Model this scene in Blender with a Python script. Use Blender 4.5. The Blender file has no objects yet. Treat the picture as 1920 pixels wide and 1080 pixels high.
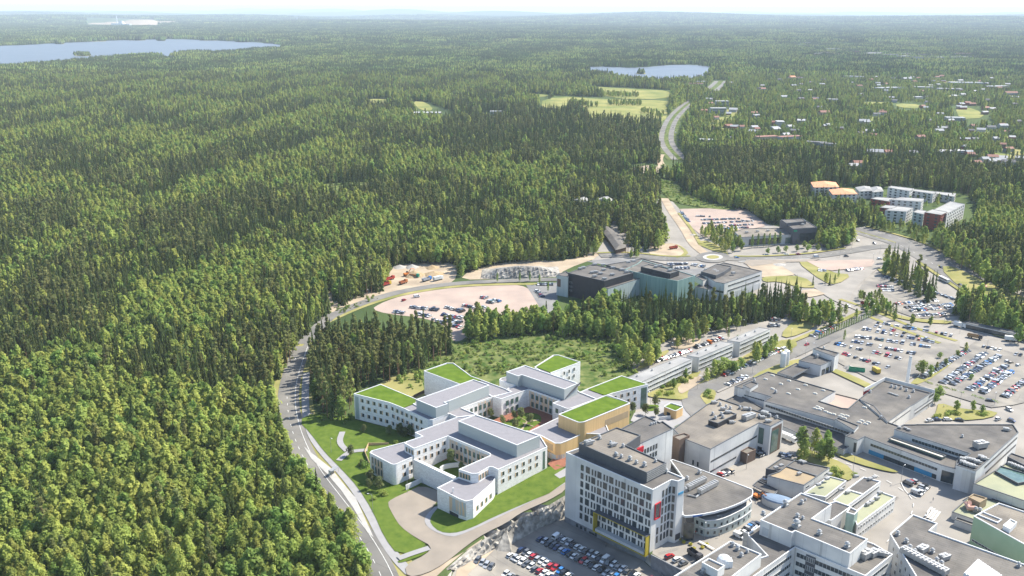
import bpy, math, random, bmesh
import numpy as np
from mathutils import Vector, Matrix, geometry as mg

# ---------------------------------------------------------------- camera, world, sun, exposure
SC = bpy.context.scene; COL = SC.collection
H = 205.0; F = 1693.0; PITCH = math.radians(17.1); CP = math.cos(PITCH); SP = math.sin(PITCH)
cam = bpy.data.objects.new('camera', bpy.data.cameras.new('camera')); COL.objects.link(cam)
cam.location = (0, 0, H); cam.rotation_euler = (math.radians(90)-PITCH, math.radians(-0.06), 0)
cam.data.sensor_width = 36; cam.data.lens = 36*F/1920; cam.data.clip_start = 1; cam.data.clip_end = 90000
SC.camera = cam
SUN_AZ = math.atan2(0.885, 0.465); SUN_EL = math.radians(48)
wd = bpy.data.worlds.new('World'); SC.world = wd; wd.use_nodes = True
nt = wd.node_tree; sky = nt.nodes.new('ShaderNodeTexSky'); sky.sky_type = 'NISHITA'; sky.sun_disc = False
sky.sun_elevation = SUN_EL; sky.sun_rotation = SUN_AZ; sky.altitude = 100; sky.air_density = 1.0; sky.dust_density = 0.6; sky.ozone_density = 1.0
bgn = nt.nodes['Background']; nt.links.new(sky.outputs[0], bgn.inputs[0]); bgn.inputs[1].default_value = 0.13
sl = bpy.data.lights.new('sun', 'SUN'); sl.energy = 4.7; sl.angle = math.radians(0.5); sl.color = (1.0, 0.935, 0.82)
so = bpy.data.objects.new('sun', sl); COL.objects.link(so); so.location = (0, 0, 300)
sd = Vector((math.sin(SUN_AZ)*math.cos(SUN_EL), math.cos(SUN_AZ)*math.cos(SUN_EL), math.sin(SUN_EL)))
so.rotation_euler = sd.to_track_quat('Z', 'Y').to_euler()
SC.view_settings.view_transform = 'Standard'; SC.view_settings.look = 'None'; SC.view_settings.gamma = 1
SC.view_settings.exposure = 1.22
SC.cycles.max_bounces = 5; SC.cycles.diffuse_bounces = 3; SC.cycles.volume_bounces = 0; SC.cycles.transparent_max_bounces = 6

HAZE_D = 4.6e-5
RN = random.Random(7); NR = np.random.default_rng(11)

# ---------------------------------------------------------------- projection between photo pixels and the place
def G(px, py, z=0.0):
    u = (px-960)/F; v = (540-py)/F
    t = (z-H)/(-SP+v*CP)
    return (u*t, (CP+v*SP)*t)
def PX(x, y, z=0.0):
    dz = z-H; d = y*CP-dz*SP; v = y*SP+dz*CP
    return 960+F*x/d, 540-F*v/d
def inpoly(x, y, poly):
    x = np.asarray(x, float); y = np.asarray(y, float); r = np.zeros(x.shape, bool); n = len(poly)
    for i in range(n):
        x1, y1 = poly[i]; x2, y2 = poly[(i+1) % n]
        if y1 == y2: continue
        c = ((y1 > y) != (y2 > y)) & (x < (x2-x1)*(y-y1)/(y2-y1)+x1)
        r ^= c
    return r
# terrain: flat, with a low rise under the new hospital and a sunken car park in front of the tower
CT = [((822,952),0),((741,910),0),((665,789),0),((797,745),0),((700,930),0),((780,1010),0),((620,860),0),((850,1040),1.0),((905,1000),2.2),
      ((935,925),2.0),((1027,877),4),((980,805),4.6),((840,850),4.0),((1045,866),4.3),((1090,790),4.3),((1160,790),3.2),((1225,765),1.2),((1265,785),1.0),
      ((1050,720),0.5),((900,725),0.5),((1035,905),3.6),((985,955),3.2),((1130,720),0),((1100,690),0),((1300,800),0),((1345,850),0),((1330,960),0),((1280,1010),0),
      ((1250,900),0),((1190,700),0),((760,800),0.5),((1330,740),0),((1180,690),0),((860,700),0),((700,760),0)]
CTW = np.array([[*G(a, b), c] for (a, b), c in CT])
def hup(x, y):
    x = np.asarray(x, float); y = np.asarray(y, float)
    d2 = (x[..., None]-CTW[:, 0])**2+(y[..., None]-CTW[:, 1])**2
    w = np.exp(-d2/(2*15.0**2)); return (w*CTW[:, 2]).sum(-1)/(w.sum(-1)+0.02)
PIT_TOP_PX = [(838,1066),(880,1030),(910,1010),(950,990),(975,972),(1000,960),(1030,947),(1062,928)]
PIT_TOP = []
for a, b in PIT_TOP_PX:
    z = 0
    for _ in range(6): g = G(a, b, z); z = float(hup(*g))
    PIT_TOP.append(g)
PIT_LOW = [G(852,1066,0), G(893,1042,-2), G(925,1025,-3.6), G(952,1010,-4.6), G(976,1001,-5), G(1005,988,-5), G(1032,978,-5), G(1062,966,-5)]
PIT_REST = [G(1100,950,-5), G(1221,1041,0), G(1277,1071,0), G(1345,1108,0), G(1420,1200,0), G(1380,1500,0), G(1000,1600,-5), G(820,1500,-5), G(800,1200,-1)]
PIT = PIT_LOW+PIT_REST
def pitz(x):
    s = min(1, max(0, (x+24)/24)); return -5*s*s*(3-2*s)
for i_, (a_, b_) in enumerate([(852,1066),(893,1042),(925,1025),(952,1010),(976,1001),(1005,988),(1032,978),(1062,966)]):
    z_ = 0
    for _ in range(8): g_ = G(a_, b_, z_); z_ = pitz(g_[0])
    PIT_LOW[i_] = g_
PIT = PIT_LOW+PIT_REST
def T(x, y):
    x = np.asarray(x, float); y = np.asarray(y, float)
    z = hup(x, y); s = np.clip((x+24)/24, 0, 1); s = s*s*(3-2*s)
    return np.where(inpoly(x, y, PIT), -5*s, z)
def Gt(px, py):
    z = 0.0
    for _ in range(8): g = G(px, py, z); z = 0.5*z+0.5*float(T(*g))
    return (g[0], g[1], float(T(*g)))

# ---------------------------------------------------------------- materials
MATS = {}
def mat(name, c, rough=0.85, c2=None, scale=0.3, bump=0.0, metal=0.0, kind='noise', spec=0.3, detail=4, sc3=(1, 1, 1), rnd=0.0, seams=None, contrast=0.22):
    if name in MATS: return MATS[name]
    m = bpy.data.materials.new(name); m.use_nodes = True; t = m.node_tree; b = t.nodes['Principled BSDF']
    b.inputs['Roughness'].default_value = rough; b.inputs['Metallic'].default_value = metal; b.inputs['Specular IOR Level'].default_value = spec
    c = (*c, 1); last = None
    if c2 is None: c2 = tuple(v*0.86 for v in c[:3])
    tc = t.nodes.new('ShaderNodeTexCoord'); mp = t.nodes.new('ShaderNodeMapping'); mp.inputs['Scale'].default_value = sc3
    t.links.new(tc.outputs['Object'], mp.inputs[0])
    if kind == 'cell':
        n = t.nodes.new('ShaderNodeTexVoronoi'); n.inputs['Scale'].default_value = scale; n.distance = 'CHEBYCHEV'
        sep = t.nodes.new('ShaderNodeSeparateColor'); t.links.new(mp.outputs[0], n.inputs['Vector']); t.links.new(n.outputs['Color'], sep.inputs[0]); fac = sep.outputs[0]
    else:
        n = t.nodes.new('ShaderNodeTexNoise'); n.inputs['Scale'].default_value = scale; n.inputs['Detail'].default_value = detail
        t.links.new(mp.outputs[0], n.inputs['Vector']); fac = n.outputs[0]
    r = t.nodes.new('ShaderNodeValToRGB'); r.color_ramp.elements[0].position = 0.5-contrast; r.color_ramp.elements[1].position = 0.5+contrast
    r.color_ramp.elements[0].color = (*c2, 1); r.color_ramp.elements[1].color = c
    t.links.new(fac, r.inputs[0]); last = r.outputs[0]
    if seams:
        bt = t.nodes.new('ShaderNodeTexBrick'); bt.inputs['Scale'].default_value = 1.0; bt.inputs['Brick Width'].default_value = seams[0]; bt.inputs['Row Height'].default_value = seams[1]; bt.inputs['Mortar Size'].default_value = seams[2]; bt.inputs['Mortar Smooth'].default_value = 0.3
        bt.inputs['Color1'].default_value = (1, 1, 1, 1); bt.inputs['Color2'].default_value = (.93, .93, .93, 1); bt.inputs['Mortar'].default_value = (.72, .72, .72, 1)
        rot = t.nodes.new('ShaderNodeMapping'); rot.inputs['Rotation'].default_value = (0, 0, 0.66); t.links.new(tc.outputs['Object'], rot.inputs[0]); t.links.new(rot.outputs[0], bt.inputs['Vector'])
        n2 = t.nodes.new('ShaderNodeTexNoise'); n2.inputs['Scale'].default_value = 0.045; n2.inputs['Detail'].default_value = 3; t.links.new(tc.outputs['Object'], n2.inputs['Vector'])
        r2 = t.nodes.new('ShaderNodeValToRGB'); r2.color_ramp.elements[0].position = .4; r2.color_ramp.elements[1].position = .6; r2.color_ramp.elements[0].color = (.82, .82, .83, 1); r2.color_ramp.elements[1].color = (1.08, 1.06, 1.02, 1); t.links.new(n2.outputs[0], r2.inputs[0])
        for src in (bt.outputs['Color'], r2.outputs[0]):
            mx = t.nodes.new('ShaderNodeMix'); mx.data_type = 'RGBA'; mx.blend_type = 'MULTIPLY'; mx.inputs[0].default_value = 1; t.links.new(last, mx.inputs[6]); t.links.new(src, mx.inputs[7]); last = mx.outputs[2]
    if rnd:
        oi = t.nodes.new('ShaderNodeObjectInfo'); hs = t.nodes.new('ShaderNodeHueSaturation')
        m1 = t.nodes.new('ShaderNodeMapRange'); m1.inputs[3].default_value = 1-rnd; m1.inputs[4].default_value = 1+rnd
        m2 = t.nodes.new('ShaderNodeMapRange'); m2.inputs[3].default_value = 0.5-rnd*0.085; m2.inputs[4].default_value = 0.5+rnd*0.05
        m3 = t.nodes.new('ShaderNodeMath'); m3.operation = 'FRACT'; m4 = t.nodes.new('ShaderNodeMath'); m4.operation = 'MULTIPLY'; m4.inputs[1].default_value = 7.31
        t.links.new(oi.outputs['Random'], m1.inputs[0]); t.links.new(oi.outputs['Random'], m4.inputs[0]); t.links.new(m4.outputs[0], m3.inputs[0]); t.links.new(m3.outputs[0], m2.inputs[0])
        t.links.new(m1.outputs[0], hs.inputs['Value']); t.links.new(m2.outputs[0], hs.inputs['Hue']); t.links.new(last, hs.inputs['Color']); last = hs.outputs[0]
    t.links.new(last, b.inputs['Base Color'])
    if bump:
        bp = t.nodes.new('ShaderNodeBump'); bp.inputs['Strength'].default_value = bump; bp.inputs['Distance'].default_value = 0.3
        t.links.new(n.outputs[0], bp.inputs['Height']); t.links.new(bp.outputs[0], b.inputs['Normal'])
    MATS[name] = m; return m

# ---------------------------------------------------------------- mesh helpers
class MB:
    def __init__(s): s.v = []; s.f = []; s.m = []
    def add(s, vs, fs, mi=0):
        o = len(s.v); s.v += [tuple(map(float, q)) for q in vs]; s.f += [tuple(i+o for i in q) for q in fs]; s.m += [mi]*len(fs); return s
    def box(s, x0, x1, y0, y1, z0, z1, mi=0, M=None, taper=0.0):
        t = taper
        vs = [(x0,y0,z0),(x1,y0,z0),(x1,y1,z0),(x0,y1,z0),(x0+t,y0+t,z1),(x1-t,y0+t,z1),(x1-t,y1-t,z1),(x0+t,y1-t,z1)]
        if M is not None: vs = [tuple(M @ Vector(q)) for q in vs]
        return s.add(vs, [(3,2,1,0),(4,5,6,7),(0,1,5,4),(1,2,6,5),(2,3,7,6),(3,0,4,7)], mi)
    def cyl(s, x, y, z0, z1, r0, r1=None, n=10, mi=0, cap=True):
        r1 = r0 if r1 is None else r1
        vs = [(x+r0*math.cos(2*math.pi*i/n), y+r0*math.sin(2*math.pi*i/n), z0) for i in range(n)]+[(x+r1*math.cos(2*math.pi*i/n), y+r1*math.sin(2*math.pi*i/n), z1) for i in range(n)]
        fs = [(i, (i+1) % n, n+(i+1) % n, n+i) for i in range(n)]
        if cap: fs += [tuple(range(n, 2*n)), tuple(reversed(range(n)))]
        return s.add(vs, fs, mi)
    def tube(s, pts, r, n=6, mi=0):
        rings = []
        for i, p in enumerate(pts):
            p = Vector(p); a = Vector(pts[max(0, i-1)]); b = Vector(pts[min(len(pts)-1, i+1)]); d = (b-a).normalized()
            u = d.cross(Vector((0.13, 0.21, 1)) if abs(d.z) < 0.9 else Vector((1, 0, 0))).normalized(); w = d.cross(u); rr = r[i] if isinstance(r, (list, tuple)) else r
            rings.append([tuple(p+rr*(math.cos(2*math.pi*k/n)*u+math.sin(2*math.pi*k/n)*w)) for k in range(n)])
        vs = [q for g in rings for q in g]; fs = []
        for i in range(len(pts)-1):
            for k in range(n): fs.append((i*n+k, i*n+(k+1) % n, (i+1)*n+(k+1) % n, (i+1)*n+k))
        fs += [tuple(reversed(range(n))), tuple(range((len(pts)-1)*n, len(pts)*n))]
        return s.add(vs, fs, mi)
    def prism(s, P, z0, z1, mi=0, top=None, bottom=False):
        P = ccw(P); n = len(P)
        vs = [(x, y, z0) for x, y in P]+[(x, y, z1) for x, y in P]
        s.add(vs, [(i, (i+1) % n, n+(i+1) % n, n+i) for i in range(n)], mi)
        if top is not None: s.add([(x, y, z1) for x, y in P], [tuple(range(n))], top)
        return s
    def mesh(s, name, mats):
        me = bpy.data.meshes.new(name); me.from_pydata(s.v, [], s.f)
        for m in mats: me.materials.append(m)
        if len(mats) > 1: me.polygons.foreach_set('material_index', s.m)
        me.update(); return me
def ccw(P):
    P = [tuple(p[:2]) for p in P]
    a = sum(P[i][0]*P[(i+1) % len(P)][1]-P[(i+1) % len(P)][0]*P[i][1] for i in range(len(P)))
    return P if a > 0 else P[::-1]
def inset(P, w):
    P = ccw(P); n = len(P); out = []
    for i in range(n):
        a = Vector(P[i-1]); b = Vector(P[i]); c = Vector(P[(i+1) % n])
        d1 = (b-a).normalized(); d2 = (c-b).normalized(); n1 = Vector((-d1.y, d1.x)); n2 = Vector((-d2.y, d2.x))
        k = n1+n2
        if k.length < 1e-3: k = n1.copy()
        k.normalize(); c_ = max(0.35, k.dot(n1)); q = b+k*(w/c_); out.append((q.x, q.y))
    return out
def rounded(P, rs, n=5):
    out = []; m = len(P)
    for i in range(m):
        r = rs.get(i, 0) if isinstance(rs, dict) else rs
        if not r: out.append(P[i]); continue
        a = Vector(P[i-1][:2]); b = Vector(P[i][:2]); c = Vector(P[(i+1) % m][:2]); d1 = (a-b); d2 = (c-b)
        rr = min(r, d1.length*0.45, d2.length*0.45); p = b+d1.normalized()*rr; q = b+d2.normalized()*rr
        for k in range(n+1):
            t = k/n; s_ = p*(1-t)**2+b*2*t*(1-t)+q*t*t; out.append((s_.x, s_.y))
    return out
def link(o, parent=None):
    COL.objects.link(o)
    if parent is not None: o.parent = parent
    return o
def tag(o, label=None, cat=None, group=None, kind=None):
    if label: o['label'] = label
    if cat: o['category'] = cat
    if group: o['group'] = group
    if kind: o['kind'] = kind
    return o
def thing(name, label, cat, loc=(0, 0, 0), rz=0, group=None):
    o = bpy.data.objects.new(name, None); o.location = loc; o.rotation_euler = (0, 0, rz); o.empty_display_size = 1; link(o)
    return tag(o, label, cat, group)
def part(name, mb, mats, parent, off=None):
    mats = mats if isinstance(mats, (list, tuple)) else [mats]
    if off is not None: mb.v = [(x-off[0], y-off[1], z-off[2]) for x, y, z in mb.v]
    return link(bpy.data.objects.new(name, mb.mesh(name, mats)), parent)
def inst(name, me, parent, loc, rz=0, sc=(1, 1, 1)):
    o = bpy.data.objects.new(name, me); o.location = loc; o.rotation_euler = (0, 0, rz); o.scale = sc; return link(o, parent)
def copy_tree(o, loc, rz=0, sc=1.0):
    r = o.copy(); COL.objects.link(r); r.location = loc; r.rotation_euler = (0, 0, rz); r.scale = (sc, sc, sc) if not isinstance(sc, tuple) else sc
    for c in o.children:
        d = c.copy(); COL.objects.link(d); d.parent = r
    return r

def cdt(poly, grid=6.0, extra_edges=None, pts_extra=None):
    P = [Vector(p[:2]) for p in poly]; n = len(P)
    xs = [p.x for p in P]; ys = [p.y for p in P]; pts = list(P); edges = [(i, (i+1) % n) for i in range(n)]
    if grid:
        gx = np.arange(math.floor(min(xs)/grid)*grid, max(xs)+grid, grid); gy = np.arange(math.floor(min(ys)/grid)*grid, max(ys)+grid, grid)
        A, B = np.meshgrid(gx, gy); A = A.ravel(); B = B.ravel(); k = inpoly(A, B, [(p.x, p.y) for p in P]); A = A[k]; B = B[k]
        pts += [Vector((a, b)) for a, b in zip(A, B)]
    r = mg.delaunay_2d_cdt(pts, edges, [], 1, 0.01)
    return r[0], r[2]
DC = [0]
ZONE = (-170, 150, 230, 620)
def drape(name, pxpoly, layer, m, kind='structure', world=False, label=None, cat=None, densify=4.0, group=None):
    W = []
    src = pxpoly if world else [Gt(*p) for p in pxpoly]
    n = len(src); inz = any(ZONE[0] < p[0] < ZONE[1] and ZONE[2] < p[1] < ZONE[3] for p in src)
    if inz:
        for i in range(n):
            a = src[i]; b = src[(i+1) % n]; k = max(1, int(math.hypot(b[0]-a[0], b[1]-a[1])/densify)); k = min(k, 60)
            for j in range(k): W.append((a[0]+(b[0]-a[0])*j/k, a[1]+(b[1]-a[1])*j/k))
    else: W = [p[:2] for p in src]
    vs, fs = cdt(W, 6.0 if inz else None)
    x = np.array([v.x for v in vs]); y = np.array([v.y for v in vs]); z = T(x, y)+0.07*layer+0.004*DC[0]; DC[0] += 1
    mb = MB(); mb.add(list(zip(x, y, z)), [tuple(f) if (vs[f[1]]-vs[f[0]]).cross(vs[f[2]]-vs[f[0]]) > 0 else tuple(reversed(f)) for f in fs])
    o = part(name, mb, m, None); tag(o, label, cat, group, kind); return o
def smooth(pts, it=2, closed=True):
    for _ in range(it):
        q = []; n = len(pts)
        for i in range(n if closed else n-1):
            a = pts[i]; b = pts[(i+1) % n]
            q += [(0.75*a[0]+0.25*b[0], 0.75*a[1]+0.25*b[1]), (0.25*a[0]+0.75*b[0], 0.25*a[1]+0.75*b[1])]
        pts = q if closed else [pts[0]]+q+[pts[-1]]
    return pts
def band(name, cpx, w, layer, m, offset=0.0, **k):
    """a strip of width w metres along a centre line given in photo pixels; offset shifts it sideways"""
    C = [Vector(Gt(*p)[:2]) for p in smooth(cpx, 2, False)]
    L = []; R = []
    for i, c in enumerate(C):
        d = (C[min(i+1, len(C)-1)]-C[max(i-1, 0)]).normalized(); nn = Vector((-d.y, d.x))
        L.append(tuple(c+nn*(offset+w/2))); R.append(tuple(c+nn*(offset-w/2)))
    return drape(name, L+R[::-1], layer, m, world=True, **k)
def dashes(cpx, w, layer, m, offset=0.0, dash=3.0, gap=6.0, name='road_marking'):
    C = [Vector(Gt(*p)[:2]) for p in smooth(cpx, 2, False)]; mb = MB(); s = 0.0
    for i in range(len(C)-1):
        a, b = C[i], C[i+1]; l = (b-a).length
        if l < 1e-6: continue
        d = (b-a)/l; nn = Vector((-d.y, d.x)); t = 0.0
        while t < l:
            ph = (s+t) % (dash+gap) if gap > 0 else 0; e = min(l, t+(dash-ph if ph < dash else dash+gap-ph)) if gap > 0 else l
            if gap <= 0 or ph < dash:
                p = a+d*t+nn*offset; q = a+d*e+nn*offset; V = [p-nn*w/2, q-nn*w/2, q+nn*w/2, p+nn*w/2]
                mb.add([(v.x, v.y, float(T(v.x, v.y))+0.07*layer) for v in V], [(0, 1, 2, 3)])
            t = max(e, t+0.01)
        s += l
    o = part(name, mb, m, None); tag(o, kind='structure'); return o

# ---------------------------------------------------------------- ground and its coverings
def hill(x, y):
    x = np.asarray(x, float); y = np.asarray(y, float); r = np.hypot(x, y)
    a = np.clip((r-8500)/9000, 0, 1); a = a*a*(3-2*a)
    s = np.sin(x/2100+y/3900+0.6)+0.8*np.sin(x/1300-y/2300+2.1)+0.7*np.sin(x/5200+y/7900+4.0)+0.45*np.sin(x/830+y/1500+1.0)
    left = np.clip(0.5-x/30000, 0.2, 1.1)
    return a*(26+26*s)*(0.55+0.65*left)*np.clip(r/14000, 0.6, 2.6)
M_floor = mat('forest_floor', (0.085, 0.115, 0.040), c2=(0.040, 0.062, 0.024), scale=0.012, detail=9, rough=1, spec=0.05)
M_paved = mat('pale_asphalt', (0.29, 0.268, 0.237), c2=(0.20, 0.187, 0.168), scale=0.06, detail=8, rough=0.95, spec=0.1)
M_road = mat('asphalt', (0.20, 0.193, 0.18), c2=(0.14, 0.136, 0.128), scale=0.05, detail=8, rough=0.9, spec=0.15, seams=(60, 9, .12))
M_dark = mat('dark_asphalt', (0.21, 0.208, 0.203), c2=(0.165, 0.165, 0.165), scale=0.08, detail=8, rough=0.9, spec=0.15, seams=(60, 9, .12))
M_lot = mat('lot_asphalt', (0.26, 0.242, 0.212), c2=(0.185, 0.174, 0.157), scale=0.09, detail=8, rough=0.9, spec=0.15, seams=(60, 9, .12))
M_pink = mat('pinkish_gravel', (0.38, 0.295, 0.245), c2=(0.27, 0.22, 0.19), scale=0.05, detail=8, rough=1, spec=0.05)
M_sand = mat('sandy_gravel', (0.41, 0.335, 0.245), c2=(0.24, 0.195, 0.145), scale=0.07, detail=8, rough=1, spec=0.05)
M_tan = mat('tan_paving', (0.26, 0.225, 0.185), c2=(0.205, 0.18, 0.15), scale=0.12, detail=6, rough=0.95, spec=0.1)
M_path = mat('grey_paving', (0.27, 0.265, 0.265), c2=(0.235, 0.23, 0.23), scale=0.3, rough=0.95)
M_lawn = mat('lawn_grass', (0.105, 0.145, 0.026), c2=(0.06, 0.10, 0.016), scale=0.35, detail=8, rough=1, spec=0.05, bump=0.2)
M_dry = mat('dry_grass', (0.29, 0.255, 0.11), c2=(0.15, 0.16, 0.05), scale=0.06, detail=8, rough=1, spec=0.05)
M_field = mat('field_grass', (0.27, 0.25, 0.09), c2=(0.12, 0.15, 0.045), scale=0.02, detail=6, rough=1, spec=0.05)
M_meadow = mat('clearing_scrub', (0.15, 0.165, 0.06), c2=(0.035, 0.07, 0.014), scale=0.16, detail=9, rough=1, spec=0.05, bump=0.6, contrast=0.15)
M_brickpave = mat('red_brick_paving', (0.24, 0.10, 0.06), c2=(0.17, 0.07, 0.045), scale=0.6, rough=0.95)
M_white = mat('white_marking', (0.62, 0.62, 0.60), c2=(0.42, 0.42, 0.40), scale=0.8, rough=0.8)
M_conc = mat('pale_concrete', (0.38, 0.37, 0.345), c2=(0.29, 0.28, 0.265), scale=0.25, rough=0.9)
M_water = mat('lake_water', (0.13, 0.155, 0.185), c2=(0.085, 0.11, 0.14), scale=0.03, rough=0.5, spec=0.15, bump=0.6, sc3=(0.3, 1, 1))
M_rock = mat('rock', (0.40, 0.375, 0.33), c2=(0.13, 0.122, 0.11), scale=0.35, detail=10, rough=0.95, bump=0.9, contrast=0.16)

def build_ground():
    pts = []; edges = []
    top = PIT_TOP; low = PIT_LOW; n = len(top)
    ring = low+PIT_REST
    pts += [Vector(p) for p in ring]; edges += [(i, (i+1) % len(ring)) for i in range(len(ring))]
    o = len(pts); pts += [Vector(p) for p in top]; edges += [(o+i, o+i+1) for i in range(n-1)]
    slope = top+low[::-1]
    outer = inset(ring, -0.25); outer = [p for p in outer if min(math.hypot(p[0]-q[0], p[1]-q[1]) for q in PIT_REST[1:-2]) < 1.0]; o2 = len(pts); pts += [Vector(p) for p in outer]; edges += [(o2+i, o2+i+1) for i in range(len(outer)-1)]
    gx = np.arange(ZONE[0]-20, ZONE[1]+20, 6.0); gx = np.floor(gx/6)*6; gy = np.arange(228, ZONE[3], 6.0)
    A, B = np.meshgrid(gx, gy); A = A.ravel(); B = B.ravel(); k = ~inpoly(A, B, slope); A = A[k]; B = B[k]
    pts += [Vector((a, b)) for a, b in zip(A, B)]
    rr = [60.0]
    while rr[-1] < 61000: rr.append(rr[-1]*1.055+6)
    for r in rr:
        ang = np.concatenate([np.arange(-48, 48, 1.2 if r > 700 else 4), np.arange(48, 312, 12)])
        for a in ang:
            x = r*math.sin(math.radians(a)); y = r*math.cos(math.radians(a))
            if gx[0]-3 < x < gx[-1]+3 and gy[0]-3 < y < gy[-1]+3: continue
            if inpoly(np.array([x]), np.array([y]), ring)[0]: continue
            pts.append(Vector((x, y)))
    pts.append(Vector((0, 0)))
    res = mg.delaunay_2d_cdt(pts, edges, [], 0, 0.001)
    vs, fs, orig = res[0], res[2], res[3]
    x = np.array([v.x for v in vs]); y = np.array([v.y for v in vs])
    z = T(x, y)+hill(x, y)
    for i, og in enumerate(orig):
        for q in og:
            if o <= q < o+n: z[i] = float(hup(*top[q-o]))
            elif q < len(low): z[i] = pitz(low[q][0])
            elif q < len(ring): z[i] = -5 if q < len(ring)-1 else -1
            elif o2 <= q < o2+len(outer): z[i] = 0
    mb = MB(); mb.add(list(zip(x, y, z)), [tuple(f) if (vs[f[1]]-vs[f[0]]).cross(vs[f[2]]-vs[f[0]]) > 0 else tuple(reversed(f)) for f in fs])
    for i, f in enumerate(mb.f):
        a, b, c = (Vector(mb.v[k]) for k in f[:3]); n_ = (b-a).cross(c-a)
        if n_.length > 0 and abs(n_.z)/n_.length < .88 and n_.length < 400: mb.m[i] = 1
    tag(part('ground', mb, [M_floor, M_rock], None), kind='structure')
build_ground()

# campus ground, streets, parking areas, lawns
drape('campus_ground', [(1160,700),(1205,660),(1290,620),(1400,600),(1440,570),(1400,540),(1290,520),(1110,488),(1130,455),(1150,415),(1210,410),(1236,372),(1262,378),(1275,392),(1400,392),(1440,420),(1530,440),(1600,425),(1640,438),(1700,450),(1740,455),(1790,480),(1960,560),(1990,620),(2300,800),(2500,1500),(1500,1500),(1424,1196),(1348,1106),(1278,1069),(1224,1038),(1250,880),(1190,780),(1200,740)], 1, M_paved)
drape('parking_area', [(1100,490),(1180,480),(1290,505),(1340,500),(1350,520),(1250,520)], 2, M_dark)
drape('parking_area', inset(PIT, 0.4), 1, M_lot, world=True)
drape('gravel_verge', [(757,1088),(798,1067),(850,1047),(900,1019),(906,1010.5),(880,1028),(836,1065.5),(800,1100),(780,1200),(740,1200)], 2, M_sand)
drape('gravel_verge', [(858,1069),(897,1047),(928,1031),(905,1052),(880,1075),(850,1130),(828,1175)], 2, M_sand)
drape('gravel_yard', smooth([(690,585),(720,565),(790,545),(880,538),(970,532),(1000,545),(1016,575),(1000,600),(900,600),(870,640),(845,640),(830,600)], 2), 1, M_pink)
drape('parking_area', [(985,532),(1045,530),(1046,575),(1025,590),(1012,575)], 2, M_dark)
drape('construction_yard', smooth([(722,540),(735,500),(760,495),(855,490),(858,520),(840,535),(760,540),(700,560),(640,580),(610,570)], 1), 1, M_sand)
drape('rocky_bank', smooth([(862,525),(880,508),(940,492),(1010,488),(1060,490),(1110,470),(1130,480),(1060,505),(1045,520),(940,523)], 1), 1, M_sand)
MAIN = [(569,646),(556,680),(545,715),(541,745),(543,775),(551,810),(567,850),(590,890),(622,932),(655,975),(690,1025),(722,1085),(745,1160)]
band('verge', MAIN, 22, 1, M_dry, offset=2)
drape('gravel_verge', smooth([(562,770),(590,775),(620,800),(640,812),(640,830),(610,835),(585,830),(572,805)], 2), 2, M_sand)
band('road', MAIN, 11.5, 3, M_road)
band('footpath', [(575,700),(573,740),(574,775),(583,815),(605,848),(640,885),(672,925),(695,965),(715,1005),(745,1050),(770,1075)], 4.0, 4, M_path)
dashes(MAIN[3:], 0.25, 5, M_white, offset=-0.6, dash=3, gap=6)
dashes(MAIN, 0.25, 5, M_white, offset=3.6, dash=3, gap=0)
drape('traffic_island', [(570,838),(582,848),(622,880),(650,915),(668,935),(702,1010),(690,1000),(664,955),(640,920),(614,890),(585,862)], 5, M_conc)
drape('lawn', smooth([(560,790),(590,775),(640,786),(668,780),(745,790),(800,815),(770,842),(700,845),(690,858),(705,890),(742,912),(760,900),(800,905),(770,922),(728,942),(738,965),(750,985),(775,1008),(807,1026),(748,1044),(722,1010),(700,960),(672,915),(640,880),(608,848),(584,815)], 1), 6, M_lawn)
drape('lawn', smooth([(745,1054),(770,1046),(806,1031),(800,1040),(770,1052),(750,1058)], 1), 6, M_lawn)
drape('driveway', smooth([(790,912),(770,922),(735,938),(727,946),(738,968),(752,990),(780,1010),(812,1027),(800,1042),(760,1062),(765,1085),(800,1078),(836,1058),(880,1022),(912,1001),(950,983),(975,965),(1000,953),(1030,940),(1062,921),(1070,900),(1060,902),(930,975),(850,1010),(800,990),(796,975),(815,950),(832,925)], 1), 7, M_tan)
drape('footpath', smooth([(820,948),(800,968),(796,982),(810,997),(845,1010),(870,1004),(935,973),(1060,912),(1060,900),(1062,925),(1000,945)], 1)[:-6]+[], 8, M_path)
drape('lawn', smooth([(826,950),(808,972),(808,985),(825,1000),(850,1003),(880,995),(935,968),(1062,914),(1062,880),(1040,872),(1000,895),(862,950),(840,945)], 1), 9, M_lawn)
drape('brick_paving', [(1028,872),(1045,855),(1068,862),(1060,877),(1042,884)], 9, M_brickpave)
drape('footpath', [(1040,893),(1075,872),(1090,880),(1064,905),(1062,895),(1050,900)], 10, M_path)
for c in ([(643,812),(636,832),(652,848)], [(690,846),(665,848),(652,852),(636,866)], [(652,848),(665,850)], [(748,1050),(775,1040),(806,1030)]):
    band('footpath', c, 3.0, 9, M_path)
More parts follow.
